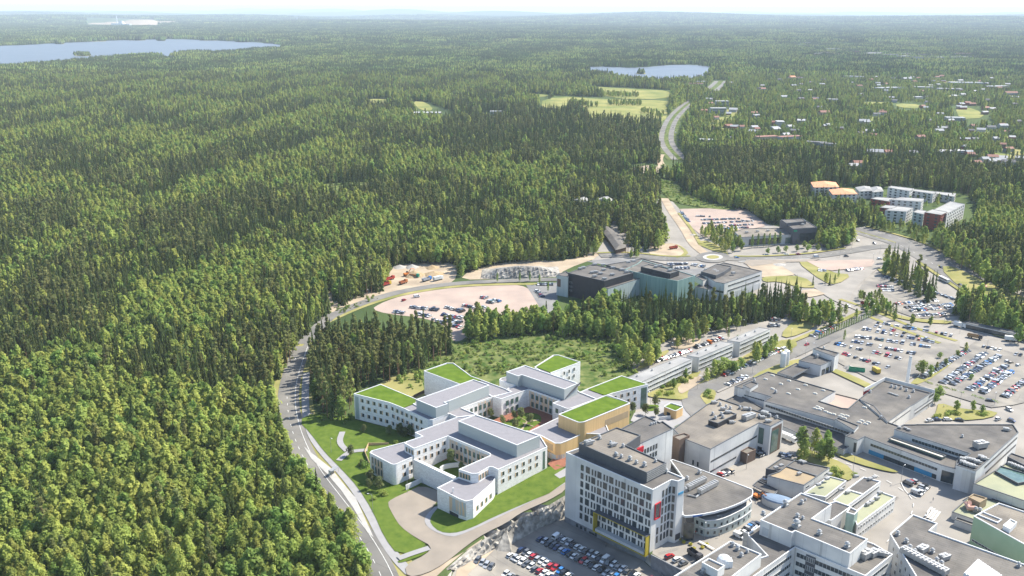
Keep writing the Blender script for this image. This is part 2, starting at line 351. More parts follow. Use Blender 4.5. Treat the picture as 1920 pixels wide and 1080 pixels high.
# inner courtyards
def court(px, z0): return [G(a, b, z0) for a, b in px]
drape('courtyard_paving', court([(790,862),(838,850),(880,850),(930,880),(880,905),(820,905)], 4.0), 10, M_brickpave, world=True)
drape('lawn', court(smooth([(805,868),(835,862),(852,857),(880,868),(900,885),(860,905),(830,905)], 1), 4.0), 12, M_lawn, world=True)
drape('courtyard_paving', court([(880,790),(925,790),(992,760),(1050,785),(1048,800),(985,830),(905,805)], 4.6), 10, M_brickpave, world=True)
drape('lawn', court(smooth([(905,805),(950,795),(985,775),(1012,778),(1018,792),(1000,803),(975,822),(930,812)], 2), 4.6), 12, M_lawn, world=True)
for c in ([(975,785),(988,793),(980,806),(965,815)], [(988,793),(1010,790)], [(980,796),(1000,802)]):
    drape('footpath', court([(a, b-0.8) for a, b in c]+[(a+2, b+1.2) for a, b in c[::-1]], 4.6), 14, M_sand, world=True)
drape('clearing', smooth([(775,690),(790,670),(830,650),(870,640),(920,622),(1000,600),(1080,598),(1155,610),(1170,680),(1190,700),(1200,725),(1100,740),(900,760),(760,740),(735,720)], 2), 2, M_meadow)
drape('clearing', smooth([(735,700),(790,700),(800,760),(770,770),(740,740),(700,735)], 1), 3, M_dry)
drape('paved_yard', [(1215,770),(1240,752),(1290,755),(1325,760),(1330,775),(1270,808),(1215,800),(1183,790),(1190,775)], 3, M_path)
drape('lawn', smooth([(1212,760),(1240,760),(1228,772),(1212,772)], 1), 5, M_lawn)
drape('lawn', smooth([(1262,803),(1280,793),(1290,790),(1270,800)], 1), 5, M_lawn)
# streets of the campus
band('road', [(610,600),(640,585),(690,565),(760,545),(850,532),(950,527),(1060,524)], 9, 4, M_road)
band('verge', [(560,650),(600,612),(640,592),(690,571),(760,551),(850,537),(950,533),(1010,533)], 5, 2, M_dry)
dashes([(610,600),(640,585),(690,565),(760,545),(850,532),(950,527),(1060,524)], 0.25, 5, M_white)
band('road', [(569,646),(590,622),(612,600),(628,590)], 9, 3, M_road)
band('track', [(620,545),(612,560),(622,580),(626,592)], 7, 2, M_sand)
band('road', [(1246,372),(1262,400),(1285,430),(1300,458),(1322,476),(1337,483)], 9, 3, M_sand)
band('road', [(1125,480),(1180,478),(1250,487),(1337,484),(1420,487),(1520,482),(1600,470),(1640,462),(1690,462)], 13, 4, M_road)
band('traffic_island', [(1385,491),(1460,487),(1520,486)], 2.2, 5, M_conc)
band('road', [(1600,428),(1650,442),(1700,456),(1760,490),(1830,535),(1900,580),(1990,640)], 30, 3, M_road)
band('median', [(1603,432),(1655,447),(1680,455)], 2.0, 5, M_dry)
band('median', [(1760,497),(1800,520),(1850,552),(1900,585)], 2.0, 5, M_dry)
band('road', [(1470,493),(1500,512),(1540,538),(1570,560),(1600,572),(1640,590),(1700,615),(1780,640),(1990,690)], 12, 5, M_paved)
band('road', [(1650,490),(1610,520),(1585,545),(1580,562)], 11, 5, M_paved)
band('road', [(1640,590),(1600,610),(1530,640),(1480,662),(1420,690),(1350,715),(1310,735),(1300,760),(1330,790)], 14, 5, M_road)
band('road', [(1480,668),(1440,685),(1400,700),(1370,712),(1330,730)], 13, 4, M_paved)
def ell(cx, cy, rx, ry, n=28): return [(cx+rx*math.cos(2*math.pi*i/n), cy+ry*math.sin(2*math.pi*i/n)) for i in range(n)]
drape('roundabout', ell(1337, 483, 32, 10), 6, M_road); drape('kerb_ring', ell(1337, 483, 19, 5.6), 7, M_conc); drape('roundabout_lawn', ell(1337, 483, 12, 3.4), 8, M_dry)
drape('gravel_yard', smooth([(1228,458),(1270,456),(1290,470),(1288,480),(1250,488),(1225,485),(1215,470)], 1), 2, M_sand)
drape('verge', smooth([(1262,456),(1285,466),(1293,478),(1262,486),(1284,476),(1280,467)], 1), 4, M_dry)
drape('gravel_yard', [(1275,392),(1385,390),(1400,400),(1432,415),(1434,425),(1390,432),(1380,440),(1320,445),(1295,425)], 3, M_pink)
drape('gravel_yard', smooth([(1395,492),(1470,490),(1488,500),(1500,515),(1450,520),(1420,520),(1410,505)], 1), 4, M_sand)
drape('lawn', smooth([(1300,455),(1330,450),(1375,480),(1340,472)], 1), 4, M_dry)
drape('lawn', smooth([(1428,520),(1460,518),(1505,518),(1535,540),(1500,540),(1460,528),(1432,530)], 1), 6, M_dry)
drape('bare_soil', [(1505,545),(1530,543),(1548,552),(1520,558),(1500,556)], 6, M_sand)
drape('bare_soil', [(1395,494),(1400,488),(1540,486),(1520,491),(1470,492),(1410,500)], 5, M_tan)
drape('lawn', smooth([(1490,488),(1520,489),(1560,512),(1600,515),(1570,534),(1545,530)], 1), 4, M_dry)
drape('gravel_yard', [(1512,490),(1638,487),(1640,492),(1635,500),(1560,508),(1540,505)], 6, M_pink)
drape('parking_area', [(1628,515),(1665,510),(1700,520),(1790,560),(1805,590),(1720,598),(1670,580),(1610,545)], 4, M_lot)
drape('parking_area', [(1535,660),(1560,640),(1650,598),(1800,640),(1800,660),(1700,715),(1690,722),(1640,715),(1590,690)], 4, M_lot)
drape('parking_area', [(1720,722),(1790,668),(1830,640),(1990,690),(1990,740),(1900,760),(1860,765),(1760,735)], 4, M_lot)
for g in ([(1490,600),(1540,590),(1530,615),(1480,635),(1462,630)], [(1760,755),(1800,768),(1875,772),(1860,785),(1800,790),(1750,785),(1757,770)], [(1560,690),(1600,705),(1650,730),(1645,737),(1590,712),(1552,694)],
          [(1200,735),(1225,725),(1260,705),(1300,680),(1320,690),(1305,712),(1290,735),(1290,752),(1240,748),(1215,745)], [(1300,725),(1345,700),(1390,672),(1420,655),(1445,650),(1450,660),(1400,685),(1340,712)],
          [(1318,752),(1312,742),(1330,730),(1345,735),(1338,755),(1330,765)], [(1205,680),(1230,665),(1260,655),(1240,675),(1200,695),(1190,700)], [(1440,650),(1475,635),(1500,645),(1480,660),(1450,665)],
          [(1410,705),(1470,680),(1510,672),(1512,680),(1440,715),(1420,715)], [(1645,576),(1680,590),(1720,599),(1785,602),(1784,608),(1740,606),(1690,599),(1655,588)], [(1500,838),(1560,860),(1600,880),(1598,905),(1570,895),(1540,875),(1490,858)],
          [(1580,848),(1640,870),(1690,887),(1670,887),(1610,872),(1560,852)], [(1790,500),(1850,530),(1930,560),(1960,590),(1860,570),(1800,540),(1760,500)], [(1860,610),(1920,610),(1950,640),(1900,640),(1850,625)],
          [(1700,720),(1760,690),(1815,650),(1790,680),(1730,722)], [(1470,870),(1500,860),(1480,880)], [(1640,500),(1700,520),(1750,555),(1700,540),(1660,520)]):
    drape('lawn', smooth(g, 1), 6, M_dry)
drape('sandy_ground', smooth([(1255,640),(1300,625),(1320,640),(1290,655),(1260,655)], 1), 3, M_sand)
drape('sandy_ground', smooth([(1270,725),(1310,705),(1320,715),(1290,735),(1275,742)], 1), 7, M_sand)
for k in range(4):
    drape('zebra_crossing', [(1745+k*9-(k*4), 953+k*3), (1750+k*9-(k*4), 953+k*3), (1738+k*9-(k*4), 970+k*3), (1733+k*9-(k*4), 970+k*3)], 7, M_white)
for k in range(5):
    drape('zebra_crossing', [(1310+k*4.5, 1018+k*2.4), (1313+k*4.5, 1016.5+k*2.4), (1323+k*4.5, 1022+k*2.4), (1320+k*4.5, 1023.6+k*2.4)], 7, M_white)
dashes([(1560,860),(1620,880),(1680,910),(1720,940),(1700,985),(1660,1020)], 0.3, 7, M_white, dash=3, gap=4)
dashes([(1690,905),(1700,925),(1720,935)], 0.3, 7, M_white, dash=3, gap=0)
for c, o_ in (([(1125,480),(1180,478),(1250,487),(1300,486)], 9), ([(1380,486),(1420,487),(1520,482),(1600,470)], 9.5), ([(1640,590),(1600,610),(1530,640),(1480,662),(1420,690),(1350,715)], -9.5), ([(1560,565),(1600,578),(1640,594),(1700,620),(1780,645)], 8.5), ([(1780,640),(1700,612),(1650,592)], 9), ([(1262,400),(1285,430),(1300,458)], 6.5), ([(1600,428),(1650,442),(1700,456),(1760,490),(1830,535),(1900,580)], 18), ([(1900,580),(1830,535),(1760,490)], 18)):
    band('verge', c, 3.5, 5, M_dry, offset=o_)
for c in ([(1600,428),(1650,442),(1700,456),(1760,490),(1830,535),(1900,580),(1990,640)],):
    for o_ in (-4.5, 5): dashes(c, .3, 6, M_white, offset=o_*1.7, dash=4, gap=8)
for c in ([(1125,480),(1180,478),(1250,487)], [(1400,487),(1520,482),(1600,470)], [(1640,590),(1600,610),(1530,640),(1480,662),(1420,690),(1350,715),(1310,735)]): dashes(c, .25, 7, M_white, dash=3, gap=5)
# the motorway and fields farther off, lakes
HW = [(1276,300),(1252,275),(1248,255),(1258,225),(1280,202),(1300,188)]
band('verge', HW, 38, 2, M_meadow)
for off in (-8, 8): band('motorway', HW, 9, 4, M_road, offset=off)
for off in (-9.0, 9.0): band('motorway', [(1300,188),(1330,172),(1345,160),(1352,152)], 13, 4, M_road, offset=off*1.5)
band('verge', [(1300,188),(1330,172),(1345,160),(1352,152)], 46, 2, M_meadow)
band('road', [(1240,290),(1235,300),(1245,316),(1180,318)], 10, 3, M_sand)
drape('clearing', [(1180,316),(1215,310),(1245,322),(1240,328),(1190,328)], 2, M_sand)
drape('clearing', smooth([(1230,335),(1265,340),(1290,370),(1400,395),(1330,392),(1262,380),(1240,360)], 1), 2, M_meadow)
drape('track', [(780,313),(960,318),(1080,318),(1110,322),(1080,325),(960,322),(800,318)], 2, M_sand)
for g in ([(1075,201),(1150,195),(1220,196),(1256,198),(1246,232),(1180,232),(1110,226)], [(1040,180),(1140,187),(1256,188),(1256,198),(1180,195),(1080,200),(1020,196)], [(1095,161),(1180,167),(1262,170),(1256,186),(1140,185)],
          [(1018,185),(1060,190),(1060,205),(1015,203)], [(1790,200),(1830,203),(1850,220),(1800,223)], [(1680,193),(1730,196),(1725,204),(1680,200)], [(686,186),(735,187),(728,195),(698,195)], [(772,190),(800,192),(815,208),(788,208)], [(985,176),(1030,178),(1022,182),(990,181)], [(1270,165),(1290,168),(1278,182),(1268,180)], [(1620,190),(1670,192),(1660,200),(1620,199)]):
    drape('field', smooth(g, 1), 2, M_field)
LAKE1 = [(-120,131),(0,129),(60,126),(120,120),(210,111),(290,105),(312,114),(328,111),(338,101),(420,101),(470,96),(525,93),(532,85),(480,80),(440,78),(380,76),(330,74),(270,75.5),(210,77),(150,80),(90,83),(40,86),(0,87),(-120,90)]
LAKE2 = [(1085,128),(1110,137),(1150,147),(1190,154),(1235,156),(1295,153),(1338,139),(1350,126),(1300,121),(1250,122),(1200,127),(1150,126),(1120,124)]
drape('lake', smooth(LAKE1, 1), 2, M_water); drape('lake', smooth(LAKE2, 1), 2, M_water)

# ---------------------------------------------------------------- building kit
M_roof = mat('roof_felt', (0.165, 0.155, 0.143), c2=(0.105, 0.10, 0.094), scale=0.16, detail=8, rough=0.95, spec=0.1, seams=(9, 1.5, .1))
M_roofb = mat('weathered_roof_felt', (0.25, 0.225, 0.19), c2=(0.165, 0.15, 0.13), scale=0.10, detail=8, rough=0.95, spec=0.1, seams=(9, 1.5, .1))
M_roofg = mat('grey_roof_felt', (0.215, 0.208, 0.22), c2=(0.19, 0.185, 0.195), scale=0.5, detail=4, rough=0.95, spec=0.1)
M_roofl = mat('pale_metal_roof', (0.29, 0.29, 0.285), c2=(0.215, 0.215, 0.21), scale=0.1, detail=6, rough=0.7, sc3=(1, 1, 1), seams=(60, 1.2, .12))
M_sedum = mat('sedum_roof', (0.105, 0.155, 0.020), c2=(0.060, 0.105, 0.012), scale=0.25, detail=8, rough=1, spec=0.05, bump=0.3)
M_grn = mat('pale_green_roof', (0.30, 0.30, 0.19), c2=(0.20, 0.215, 0.15), scale=0.09, detail=6, rough=0.95)
M_brn = mat('tan_roof', (0.34, 0.255, 0.15), c2=(0.21, 0.17, 0.12), scale=0.08, detail=7, rough=0.95)
M_wall = mat('white_render', (0.64, 0.635, 0.615), c2=(0.53, 0.53, 0.515), scale=0.15, detail=6, rough=0.85, seams=(6, 5.5, .06))
M_wall2 = mat('off_white_panels', (0.58, 0.57, 0.54), c2=(0.50, 0.49, 0.465), scale=0.25, detail=5, rough=0.85, seams=(6, 5.5, .06))
M_grey = mat('grey_cladding', (0.42, 0.43, 0.43), c2=(0.38, 0.39, 0.395), scale=0.4, rough=0.8, sc3=(1, 1, 0.1))
M_clad = mat('blue_grey_metal_cladding', (0.36, 0.385, 0.37), c2=(0.335, 0.36, 0.35), scale=0.5, rough=0.7, sc3=(0.1, 0.1, 3))
M_stone = mat('white_brick', (0.78, 0.765, 0.74), c2=(0.62, 0.60, 0.575), scale=2.6, kind='cell', rough=0.9, sc3=(0.45, 0.45, 1.3), contrast=0.45)
M_timber = mat('timber_cladding', (0.66, 0.45, 0.215), c2=(0.56, 0.375, 0.175), scale=2.2, rough=0.8, sc3=(1, 1, 0.02), contrast=0.18)
M_screen = mat('timber_and_glass_screen', (0.58, 0.42, 0.27), c2=(0.34, 0.40, 0.43), scale=1.3, kind='cell', rough=0.6, sc3=(1, 1, 0.12), contrast=0.3)
M_brown = mat('brown_cladding', (0.135, 0.092, 0.068), c2=(0.11, 0.076, 0.058), scale=1.2, rough=0.7, sc3=(1, 1, 0.05))
M_blk = mat('black_cladding', (0.035, 0.036, 0.042), c2=(0.025, 0.026, 0.03), scale=0.8, rough=0.5, sc3=(1, 1, 0.3))
M_dgrey = mat('dark_grey_cladding', (0.085, 0.088, 0.095), c2=(0.07, 0.072, 0.08), scale=0.8, rough=0.6)
M_teal = mat('green_glass_cladding', (0.25, 0.35, 0.31), c2=(0.16, 0.25, 0.23), scale=0.9, rough=0.35, sc3=(1, 1, 0.03), contrast=0.2)
M_pteal = mat('pale_glass_cladding', (0.40, 0.45, 0.43), c2=(0.30, 0.35, 0.345), scale=0.9, rough=0.35, sc3=(1, 1, 0.04), contrast=0.2)
M_gpanel = mat('green_fibre_panels', (0.26, 0.36, 0.25), c2=(0.20, 0.30, 0.20), scale=0.12, detail=6, rough=0.7)
M_glass = mat('window_glass', (0.05, 0.065, 0.07), c2=(0.02, 0.028, 0.032), scale=0.35, rough=0.12, spec=0.8)
M_glassg = mat('green_tinted_glass', (0.10, 0.16, 0.13), c2=(0.05, 0.09, 0.08), scale=0.5, rough=0.12, spec=0.8)
M_frame = mat('white_window_frame', (0.62, 0.63, 0.62), rough=0.6)
M_dframe = mat('dark_window_frame', (0.06, 0.06, 0.065), rough=0.5)
M_wood = mat('wooden_shutter', (0.56, 0.40, 0.24), c2=(0.48, 0.33, 0.20), scale=3, rough=0.8)
M_cope = mat('white_coping', (0.62, 0.625, 0.62), rough=0.6)
M_dcope = mat('dark_coping', (0.10, 0.105, 0.11), rough=0.5)
M_metal = mat('galvanised_metal', (0.40, 0.40, 0.39), c2=(0.27, 0.27, 0.265), scale=1.5, rough=0.45, metal=0.4)
M_red = mat('red_panel', (0.42, 0.018, 0.03), rough=0.5)
M_yel = mat('yellow_panel', (0.40, 0.32, 0.03), rough=0.5)
M_brick = mat('red_brick', (0.26, 0.075, 0.05), c2=(0.20, 0.055, 0.04), scale=0.8, rough=0.95)
M_orange = mat('orange_tile_roof', (0.62, 0.28, 0.15), c2=(0.50, 0.22, 0.12), scale=0.4, rough=0.9)
M_plinth = mat('dark_stone_plinth', (0.075, 0.078, 0.09), c2=(0.055, 0.057, 0.068), scale=0.7, rough=0.9)
M_base = mat('grey_stone_base', (0.20, 0.205, 0.215), c2=(0.16, 0.165, 0.175), scale=0.7, kind='cell', rough=0.9)
M_blue = mat('blue_panel', (0.05, 0.25, 0.42), rough=0.4)
M_skyl = mat('skylight_dome', (0.62, 0.58, 0.48), rough=0.4)

WINC = {}
class Bld:
    """one building: an Empty with wall, roof, parapet, window and fitting parts"""
    def __init__(s, name, label, px, z=0, group=None, cat='building'):
        g = Gt(*px); s.o = (g[0], g[1], z if z is not None else 0); s.e = thing(name, label, cat, s.o, 0, group); s.nw = 0; s.extra = []
    def blk(s, pxs, zt, zb=0.0, wall=M_wall, roof=M_roof, cope=M_dcope, ph=0.5, pw=0.32, r=0, world=False, plinth=None, pz=1.0, wname='wall', rname='roof', zo=0.0, deck=True):
        P = [p[:2] for p in pxs] if world else [G(a, b, zt) for a, b in pxs]
        P = ccw(P)
        if r: P = rounded(P, r)
        mb = MB(); z0 = zb
        if plinth is not None:
            part('plinth', MB().prism(inset(P, 0.06), zb, zb+pz), plinth, s.e, s.o); z0 = zb+pz
            mb.prism(P, z0, zt)
            mb.add([(x, y, z0) for x, y in P], [tuple(reversed(range(len(P))))])
        else: mb.prism(P, z0, zt)
        w = part(wname, mb, wall, s.e, s.o)
        if not deck: return P
        I = inset(P, pw); O = inset(P, -0.05); n = len(P); zc = zt+0.06+zo
        mb = MB()
        vs = [(x, y, zt-0.25) for x, y in O]+[(x, y, zc) for x, y in O]+[(x, y, zc) for x, y in I]+[(x, y, zt-ph) for x, y in I]
        fs = []
        for k in range(3): fs += [(k*n+i, k*n+(i+1) % n, (k+1)*n+(i+1) % n, (k+1)*n+i) for i in range(n)]
        mb.add(vs, fs); part('parapet', mb, cope, s.e, s.o)
        I2 = inset(P, pw-0.05)
        part(rname, MB().add([(x, y, zt-ph+0.02+zo) for x, y in I2], [tuple(range(n))]), roof, s.e, s.o)
        return P
    def winmesh(s, w, h, kind):
        key = (round(w, 2), round(h, 2), kind)
        if key in WINC: return WINC[key]
        mb = MB(); d = 0.09; fr = 0.09
        fm, gm = (M_frame, M_glass)
        if kind in ('dark', 'tall'): fm = M_dframe
        if kind == 'green': fm, gm = M_dframe, M_glassg
        # frame ring
        for a, b, c, e in ((-w/2, w/2, 0, fr), (-w/2, w/2, h-fr, h), (-w/2, -w/2+fr, fr, h-fr), (w/2-fr, w/2, fr, h-fr)): mb.box(a, b, -0.02, d, c, e, 0)
        mb.add([(-w/2+fr, 0.045, fr), (w/2-fr, 0.045, fr), (w/2-fr, 0.045, h-fr), (-w/2+fr, 0.045, h-fr)], [(3, 2, 1, 0)], 1)
        n = 0
        if kind in ('band', 'dark', 'green') and w > 2.2: n = int(round(w/1.5))
        if kind == 'grid': n = max(1, int(round(w/1.3)))
        for i in range(1, n+0): mb.box(-w/2+w*i/n-0.04, -w/2+w*i/n+0.04, 0.045, d-0.01, fr, h-fr, 0)
        if kind == 'panel': mb.box(w/2, w/2+0.55, -0.02, d-0.02, 0, h, 2)
        if kind == 'panell': mb.box(-w/2-0.55, -w/2, -0.02, d-0.02, 0, h, 2)
        me = mb.mesh('window', [fm, gm, M_wood]); WINC[key] = me; return me
    def win(s, a, b, t, z, w, h, kind='plain', name='window', off=0.0):
        """window centred at fraction t of wall a-b (world), sill at z"""
        a = Vector(a[:2]); b = Vector(b[:2]); d = (b-a).normalized(); n = Vector((d.y, -d.x)); mid = a+(b-a)*t
        if n.dot(-mid) < 0: n = -n
        p = mid+n*off; rz = math.atan2(-n.x, n.y)
        if s.nw >= 95: s.extra.append((s.winmesh(w, h, kind), p, z, rz)); return
        s.nw += 1; inst(name, s.winmesh(w, h, kind), s.e, (p.x-s.o[0], p.y-s.o[1], z-s.o[2]), rz)
    def row(s, a, b, z, n, w, h, kind='plain', t0=0.06, t1=0.94, skip=(), **k):
        for i in range(n):
            if i in skip: continue
            s.win(a, b, t0+(t1-t0)*(i+0.5)/n, z, w, h, kind, **k)
    def rowpx(s, p, q, zt, zs, n, w, h, kind='plain', **k):
        a = G(*p, zt); b = G(*q, zt)
        for z in zs: s.row(a, b, z, n, w, h, kind, **k)
    def ribbon(s, p, q, zt, zs, h=1.4, kind='band', t0=0.03, t1=0.97, name='ribbon_window', **k):
        a = G(*p, zt); b = G(*q, zt); L = math.hypot(b[0]-a[0], b[1]-a[1])*(t1-t0)
        for z in zs: s.win(a, b, (t0+t1)/2, z, L, h, kind, name=name, **k)
    def box(s, name, px, z, sx, sy, h, m, rz=0.0, taper=0.0):
        x, y = G(*px, z); mb = MB(); mb.box(-sx/2, sx/2, -sy/2, sy/2, 0, h, taper=taper)
        return inst(name, mb.mesh(name, [m]), s.e, (x-s.o[0], y-s.o[1], z-s.o[2]), rz)
    def vent(s, px, z, k=1.0):
        if 'vent' not in WINC:
            mb = MB(); mb.box(-0.7, 0.7, -0.7, 0.7, 0, 0.55); mb.cyl(0, 0, 0.55, 1.25, 0.42, n=10); mb.cyl(0, 0, 1.25, 1.5, 0.8, 0.75, n=12); mb.cyl(0, 0, 1.5, 1.9, 0.7, 0.35, n=12); WINC['vent'] = mb.mesh('roof_vent', [M_metal])
        x, y = G(*px, z); inst('roof_vent', WINC['vent'], s.e, (x-s.o[0], y-s.o[1], z-s.o[2]), 0.6, (k*.8, k*.8, k*.8))
    def unit(s, px, z, k=1.0, rz=0.0):
        if 'unit' not in WINC:
            mb = MB(); mb.box(-1.3, 1.3, -0.9, 0.9, 0.25, 1.4); mb.cyl(-0.6, 0, 1.4, 1.6, 0.5, n=12); mb.cyl(0.6, 0, 1.4, 1.6, 0.5, n=12); mb.box(-1.2, -1.0, -0.9, 0.9, 0, 0.25); mb.box(1.0, 1.2, -0.9, 0.9, 0, 0.25); mb.box(1.3, 2.3, -0.3, 0.3, 0.4, 1.0); WINC['unit'] = mb.mesh('ventilation_unit', [M_metal])
        x, y = G(*px, z); inst('ventilation_unit', WINC['unit'], s.e, (x-s.o[0], y-s.o[1], z-s.o[2]), rz, (k*.8, k*.8, k*.8))
    def skylight(s, px, z, rz=-0.65):
        if 'skyl' not in WINC:
            mb = MB(); mb.box(-1.1, 1.1, -0.6, 0.6, 0, 0.4, 0); mb.box(-1.0, 1.0, -0.5, 0.5, 0.4, 0.75, 1, taper=0.25); WINC['skyl'] = mb.mesh('skylight', [M_grey, M_skyl])
        x, y = G(*px, z); inst('skylight', WINC['skyl'], s.e, (x-s.o[0], y-s.o[1], z-s.o[2]), rz)
    def done(s):
        if s.extra:
            mb = MB(); mats = None
            for me, p, z, rz in s.extra:
                mats = list(me.materials); M = Matrix.Translation((p.x-s.o[0], p.y-s.o[1], z-s.o[2])) @ Matrix.Rotation(rz, 4, 'Z')
                vs = [tuple(M @ v.co) for v in me.vertices]; o = len(mb.v); mb.v += vs
                for f in me.polygons: mb.f.append(tuple(i+o for i in f.vertices)); mb.m.append(f.material_index)
            me = mb.mesh('window_panes', mats); o = link(bpy.data.objects.new('window_panes', me), s.e); o['kind'] = 'stuff'
        return s
def Wd(px, z): return [G(a, b, z) for a, b in px]

# ---------------------------------------------------------------- the new hospital (white brick, green roofs, timber hall)
hs = Bld('hospital_building', 'new white brick hospital with grass roofs, grey roof boxes and two courtyards', (900, 850), 0)
ZR = 15.0
CW = dict(wall=M_stone, cope=M_cope)
# one continuous main roof with two courtyards cut out: built as abutting blocks
w1 = hs.blk([(664,738.5),(714,720.5),(783,749),(843,775.5),(812,787),(803,787),(756,765),(731,755)], ZR, -1, roof=M_roofg, r={0: 2, 1: 1.5, 5: 4}, plinth=M_plinth, pz=1.9, **CW)
w2 = hs.blk([(795.5,695.5),(838,680.5),(851,680.5),(884,705),(903,712),(949,729),(960,735),(925,743.4)], ZR+0.01, -0.5, roof=M_roofg, r={1: 1, 2: 1}, plinth=M_plinth, pz=1.4, **CW)
w3 = hs.blk([(1003,688),(1038,665.5),(1047,665),(1089,678.5),(1033,699),(1075,725),(1040,712)], ZR+0.02, -0.5, roof=M_roofg, r={1: 1, 2: 1}, **CW)
w4 = hs.blk([(1088,735),(1103,728.5),(1166,704),(1216,720),(1149,737),(1120,748)], ZR+0.015, -0.5, roof=M_roofg, r={}, **CW)
# rear and middle spine
spA = hs.blk([(858,781),(843,775.5),(783,749),(868,763),(925,743.5),(941,748),(992,729.5),(966,722.5),(949,729),(903,712),(862,725),(866,764.6),(894,777)], ZR-0.02, 3, roof=M_roofg, r={5: 3}, **CW) if False else None
hs.blk([(775,757),(890,722),(925,743.5),(866,765),(896,777.5),(858,782),(843,775.5),(812,777)], ZR-0.01, 0.5, roof=M_roofg, deck=True, **CW)
hs.blk([(960,734.5),(950,729),(966,722.5),(937,712.5),(939,709),(950,706.5),(975,697),(1040,712),(1075,725),(1088,735),(1120,748),(1066,767),(1037,755.5),(1050,750),(992,729.5),(941,748),(925,743.8)], ZR-0.03, 2.0, roof=M_roofg, r={15: 3, 5: 2, 12: 2}, **CW)
# front block around the first courtyard
fb = [(858,782),(896,777.5),(945,798),(979,811.5),(989,807),(1013,816),(1027,838),(935,880.5),(921,873.5),(897,888),(885,888),(861,880),(924,852),(841,817.5),(777,841),(759,831),(763,828),(793,818),(779,811)]
hs.blk(fb, ZR, 0, roof=M_roofg, r={6: 2.5, 9: 3, 10: 3, 14: 0.8, 15: 3, 17: 1.5}, **CW)
# roof boxes
p1 = hs.blk([(781,749),(888,711.5),(918,722),(842,752),(834,754),(840,757),(818,764.5)], 20.6, ZR-0.5, wall=M_clad, roof=M_roofg, cope=M_cope, ph=0.4, wname='roof_box', rname='roof_box_deck')
p2 = hs.blk([(950,697),(985,685),(1084,718.5),(1059,729.5),(979,702.5),(972,705)], 20.7, ZR-0.5, wall=M_clad, roof=M_roofg, cope=M_cope, ph=0.4, wname='roof_box', rname='roof_box_deck')
p3 = hs.blk([(860,789.5),(892,777.5),(1013,816.5),(970,834.5)], 20.6, ZR-0.5, wall=M_clad, roof=M_roofg, cope=M_cope, ph=0.4, wname='roof_box', rname='roof_box_deck')
# grass roofs on the four wings (inside the parapets)
for g in ([(666,738.5),(714,721.7),(780,748.5),(780,755),(756.5,764.3),(731,754)], [(799,695.2),(841,681.7),(849,682),(883,706),(902,712.5),(862,718.5)], [(1006,687.8),(1040,667),(1047,666.2),(1085,679),(1034,698)], [(1104,729.5),(1166,705.2),(1213,719.5),(1148,736),(1134,740)]):
    part('grass_roof', MB().prism([G(a, b, ZR) for a, b in g], ZR-0.4, ZR-0.08, 0, 0), M_sedum, hs.e, hs.o)
# stair on the rear roof box
mb = MB(); a = Vector((*G(1059, 748, ZR), ZR)); b = Vector((*G(1089, 718, 20.7), 20.9)); mb.tube([a, b], 0.5, 4); part('roof_stair', mb, M_dframe, hs.e, hs.o)
# timber hall: lower deck, tall box and white ground floor
hs.blk([(986,812),(1046,783.5),(1080,770),(1135,790),(1145,815),(1095,812),(1065,826),(1052,831),(1042,831),(1014,816)], 13.0, 7.0, wall=M_timber, roof=M_roofg, cope=M_cope, ph=0.4, r={7: 4, 8: 4}, wname='timber_wall', rname='deck_roof')
P = [G(a, b, 13.0) for a, b in [(990,813),(1050,787),(1135,800),(1140,815),(1095,812),(1065,826),(1052,831),(1042,831),(1014,818)]]
part('glazed_ground_floor', MB().prism(rounded(ccw(P), 2.5), 3.6, 7.0), M_screen, hs.e, hs.o)
hs.blk([(1048,776.5),(1136,741),(1141,740.5),(1180,754),(1182,756),(1096,791),(1086,792)], 19.5, 3.2, wall=M_timber, roof=M_roofg, cope=M_cope, ph=0.3, r={1: 2, 5: 4, 0: 2.5}, wname='timber_wall', rname='hall_roof')
part('grass_roof', MB().prism([G(a, b, 19.5) for a, b in [(1052,776.7),(1137,742.2),(1178,754.5),(1093,789.6),(1086,790)]], 19.2, 19.42, 0, 0), M_sedum, hs.e, hs.o)
M_tdark = mat('weathered_timber_louvre', (0.42, 0.31, 0.19), c2=(0.34, 0.25, 0.15), scale=3, rough=0.8, sc3=(1, 1, 0.02))
def panel(b, p, q, zt, z, h, m, t0, t1, name='louvre_panel', d=0.05):
    a = Vector(G(*p, zt)); c = Vector(G(*q, zt)); dd = (c-a); n = Vector((dd.y, -dd.x)).normalized()
    if n.dot(-a) < 0: n = -n
    u = a+dd*t0; v = a+dd*t1; V = [(u.x, u.y), (v.x, v.y), (v.x+n.x*d, v.y+n.y*d), (u.x+n.x*d, u.y+n.y*d)]
    mb = MB(); mb.prism(V, z, z+h, 0, 0); mb.add([(x, y, z) for x, y in ccw(V)], [(3, 2, 1, 0)])
    return part(name, mb, m, b.e, b.o)
panel(hs, (1096,791), (1182,756), 19.5, 12.5, 3.4, M_tdark, 0.45, 0.97); panel(hs, (1096,791), (1182,756), 19.5, 7.5, 3.0, M_tdark, 0.1, 0.45)
panel(hs, (1014,816), (1042,831), 13.0, 8.3, 3.2, M_tdark, 0.35, 0.85); panel(hs, (1052,831), (1095,812), 13.0, 8.3, 3.2, M_tdark, 0.15, 0.95)
mb = MB()
for i in range(9):
    t = i/8; x, y = Vector(G(1050, 792, 13.0)).lerp(Vector(G(1076, 804, 13.0)), t); x += -0.6; y += -0.8; mb.box(x-0.7, x+0.7, y-0.7, y+0.7, 12.8+t*3.6, 13.0+t*3.6)
part('roof_stair', mb, M_dframe, hs.e, hs.o)
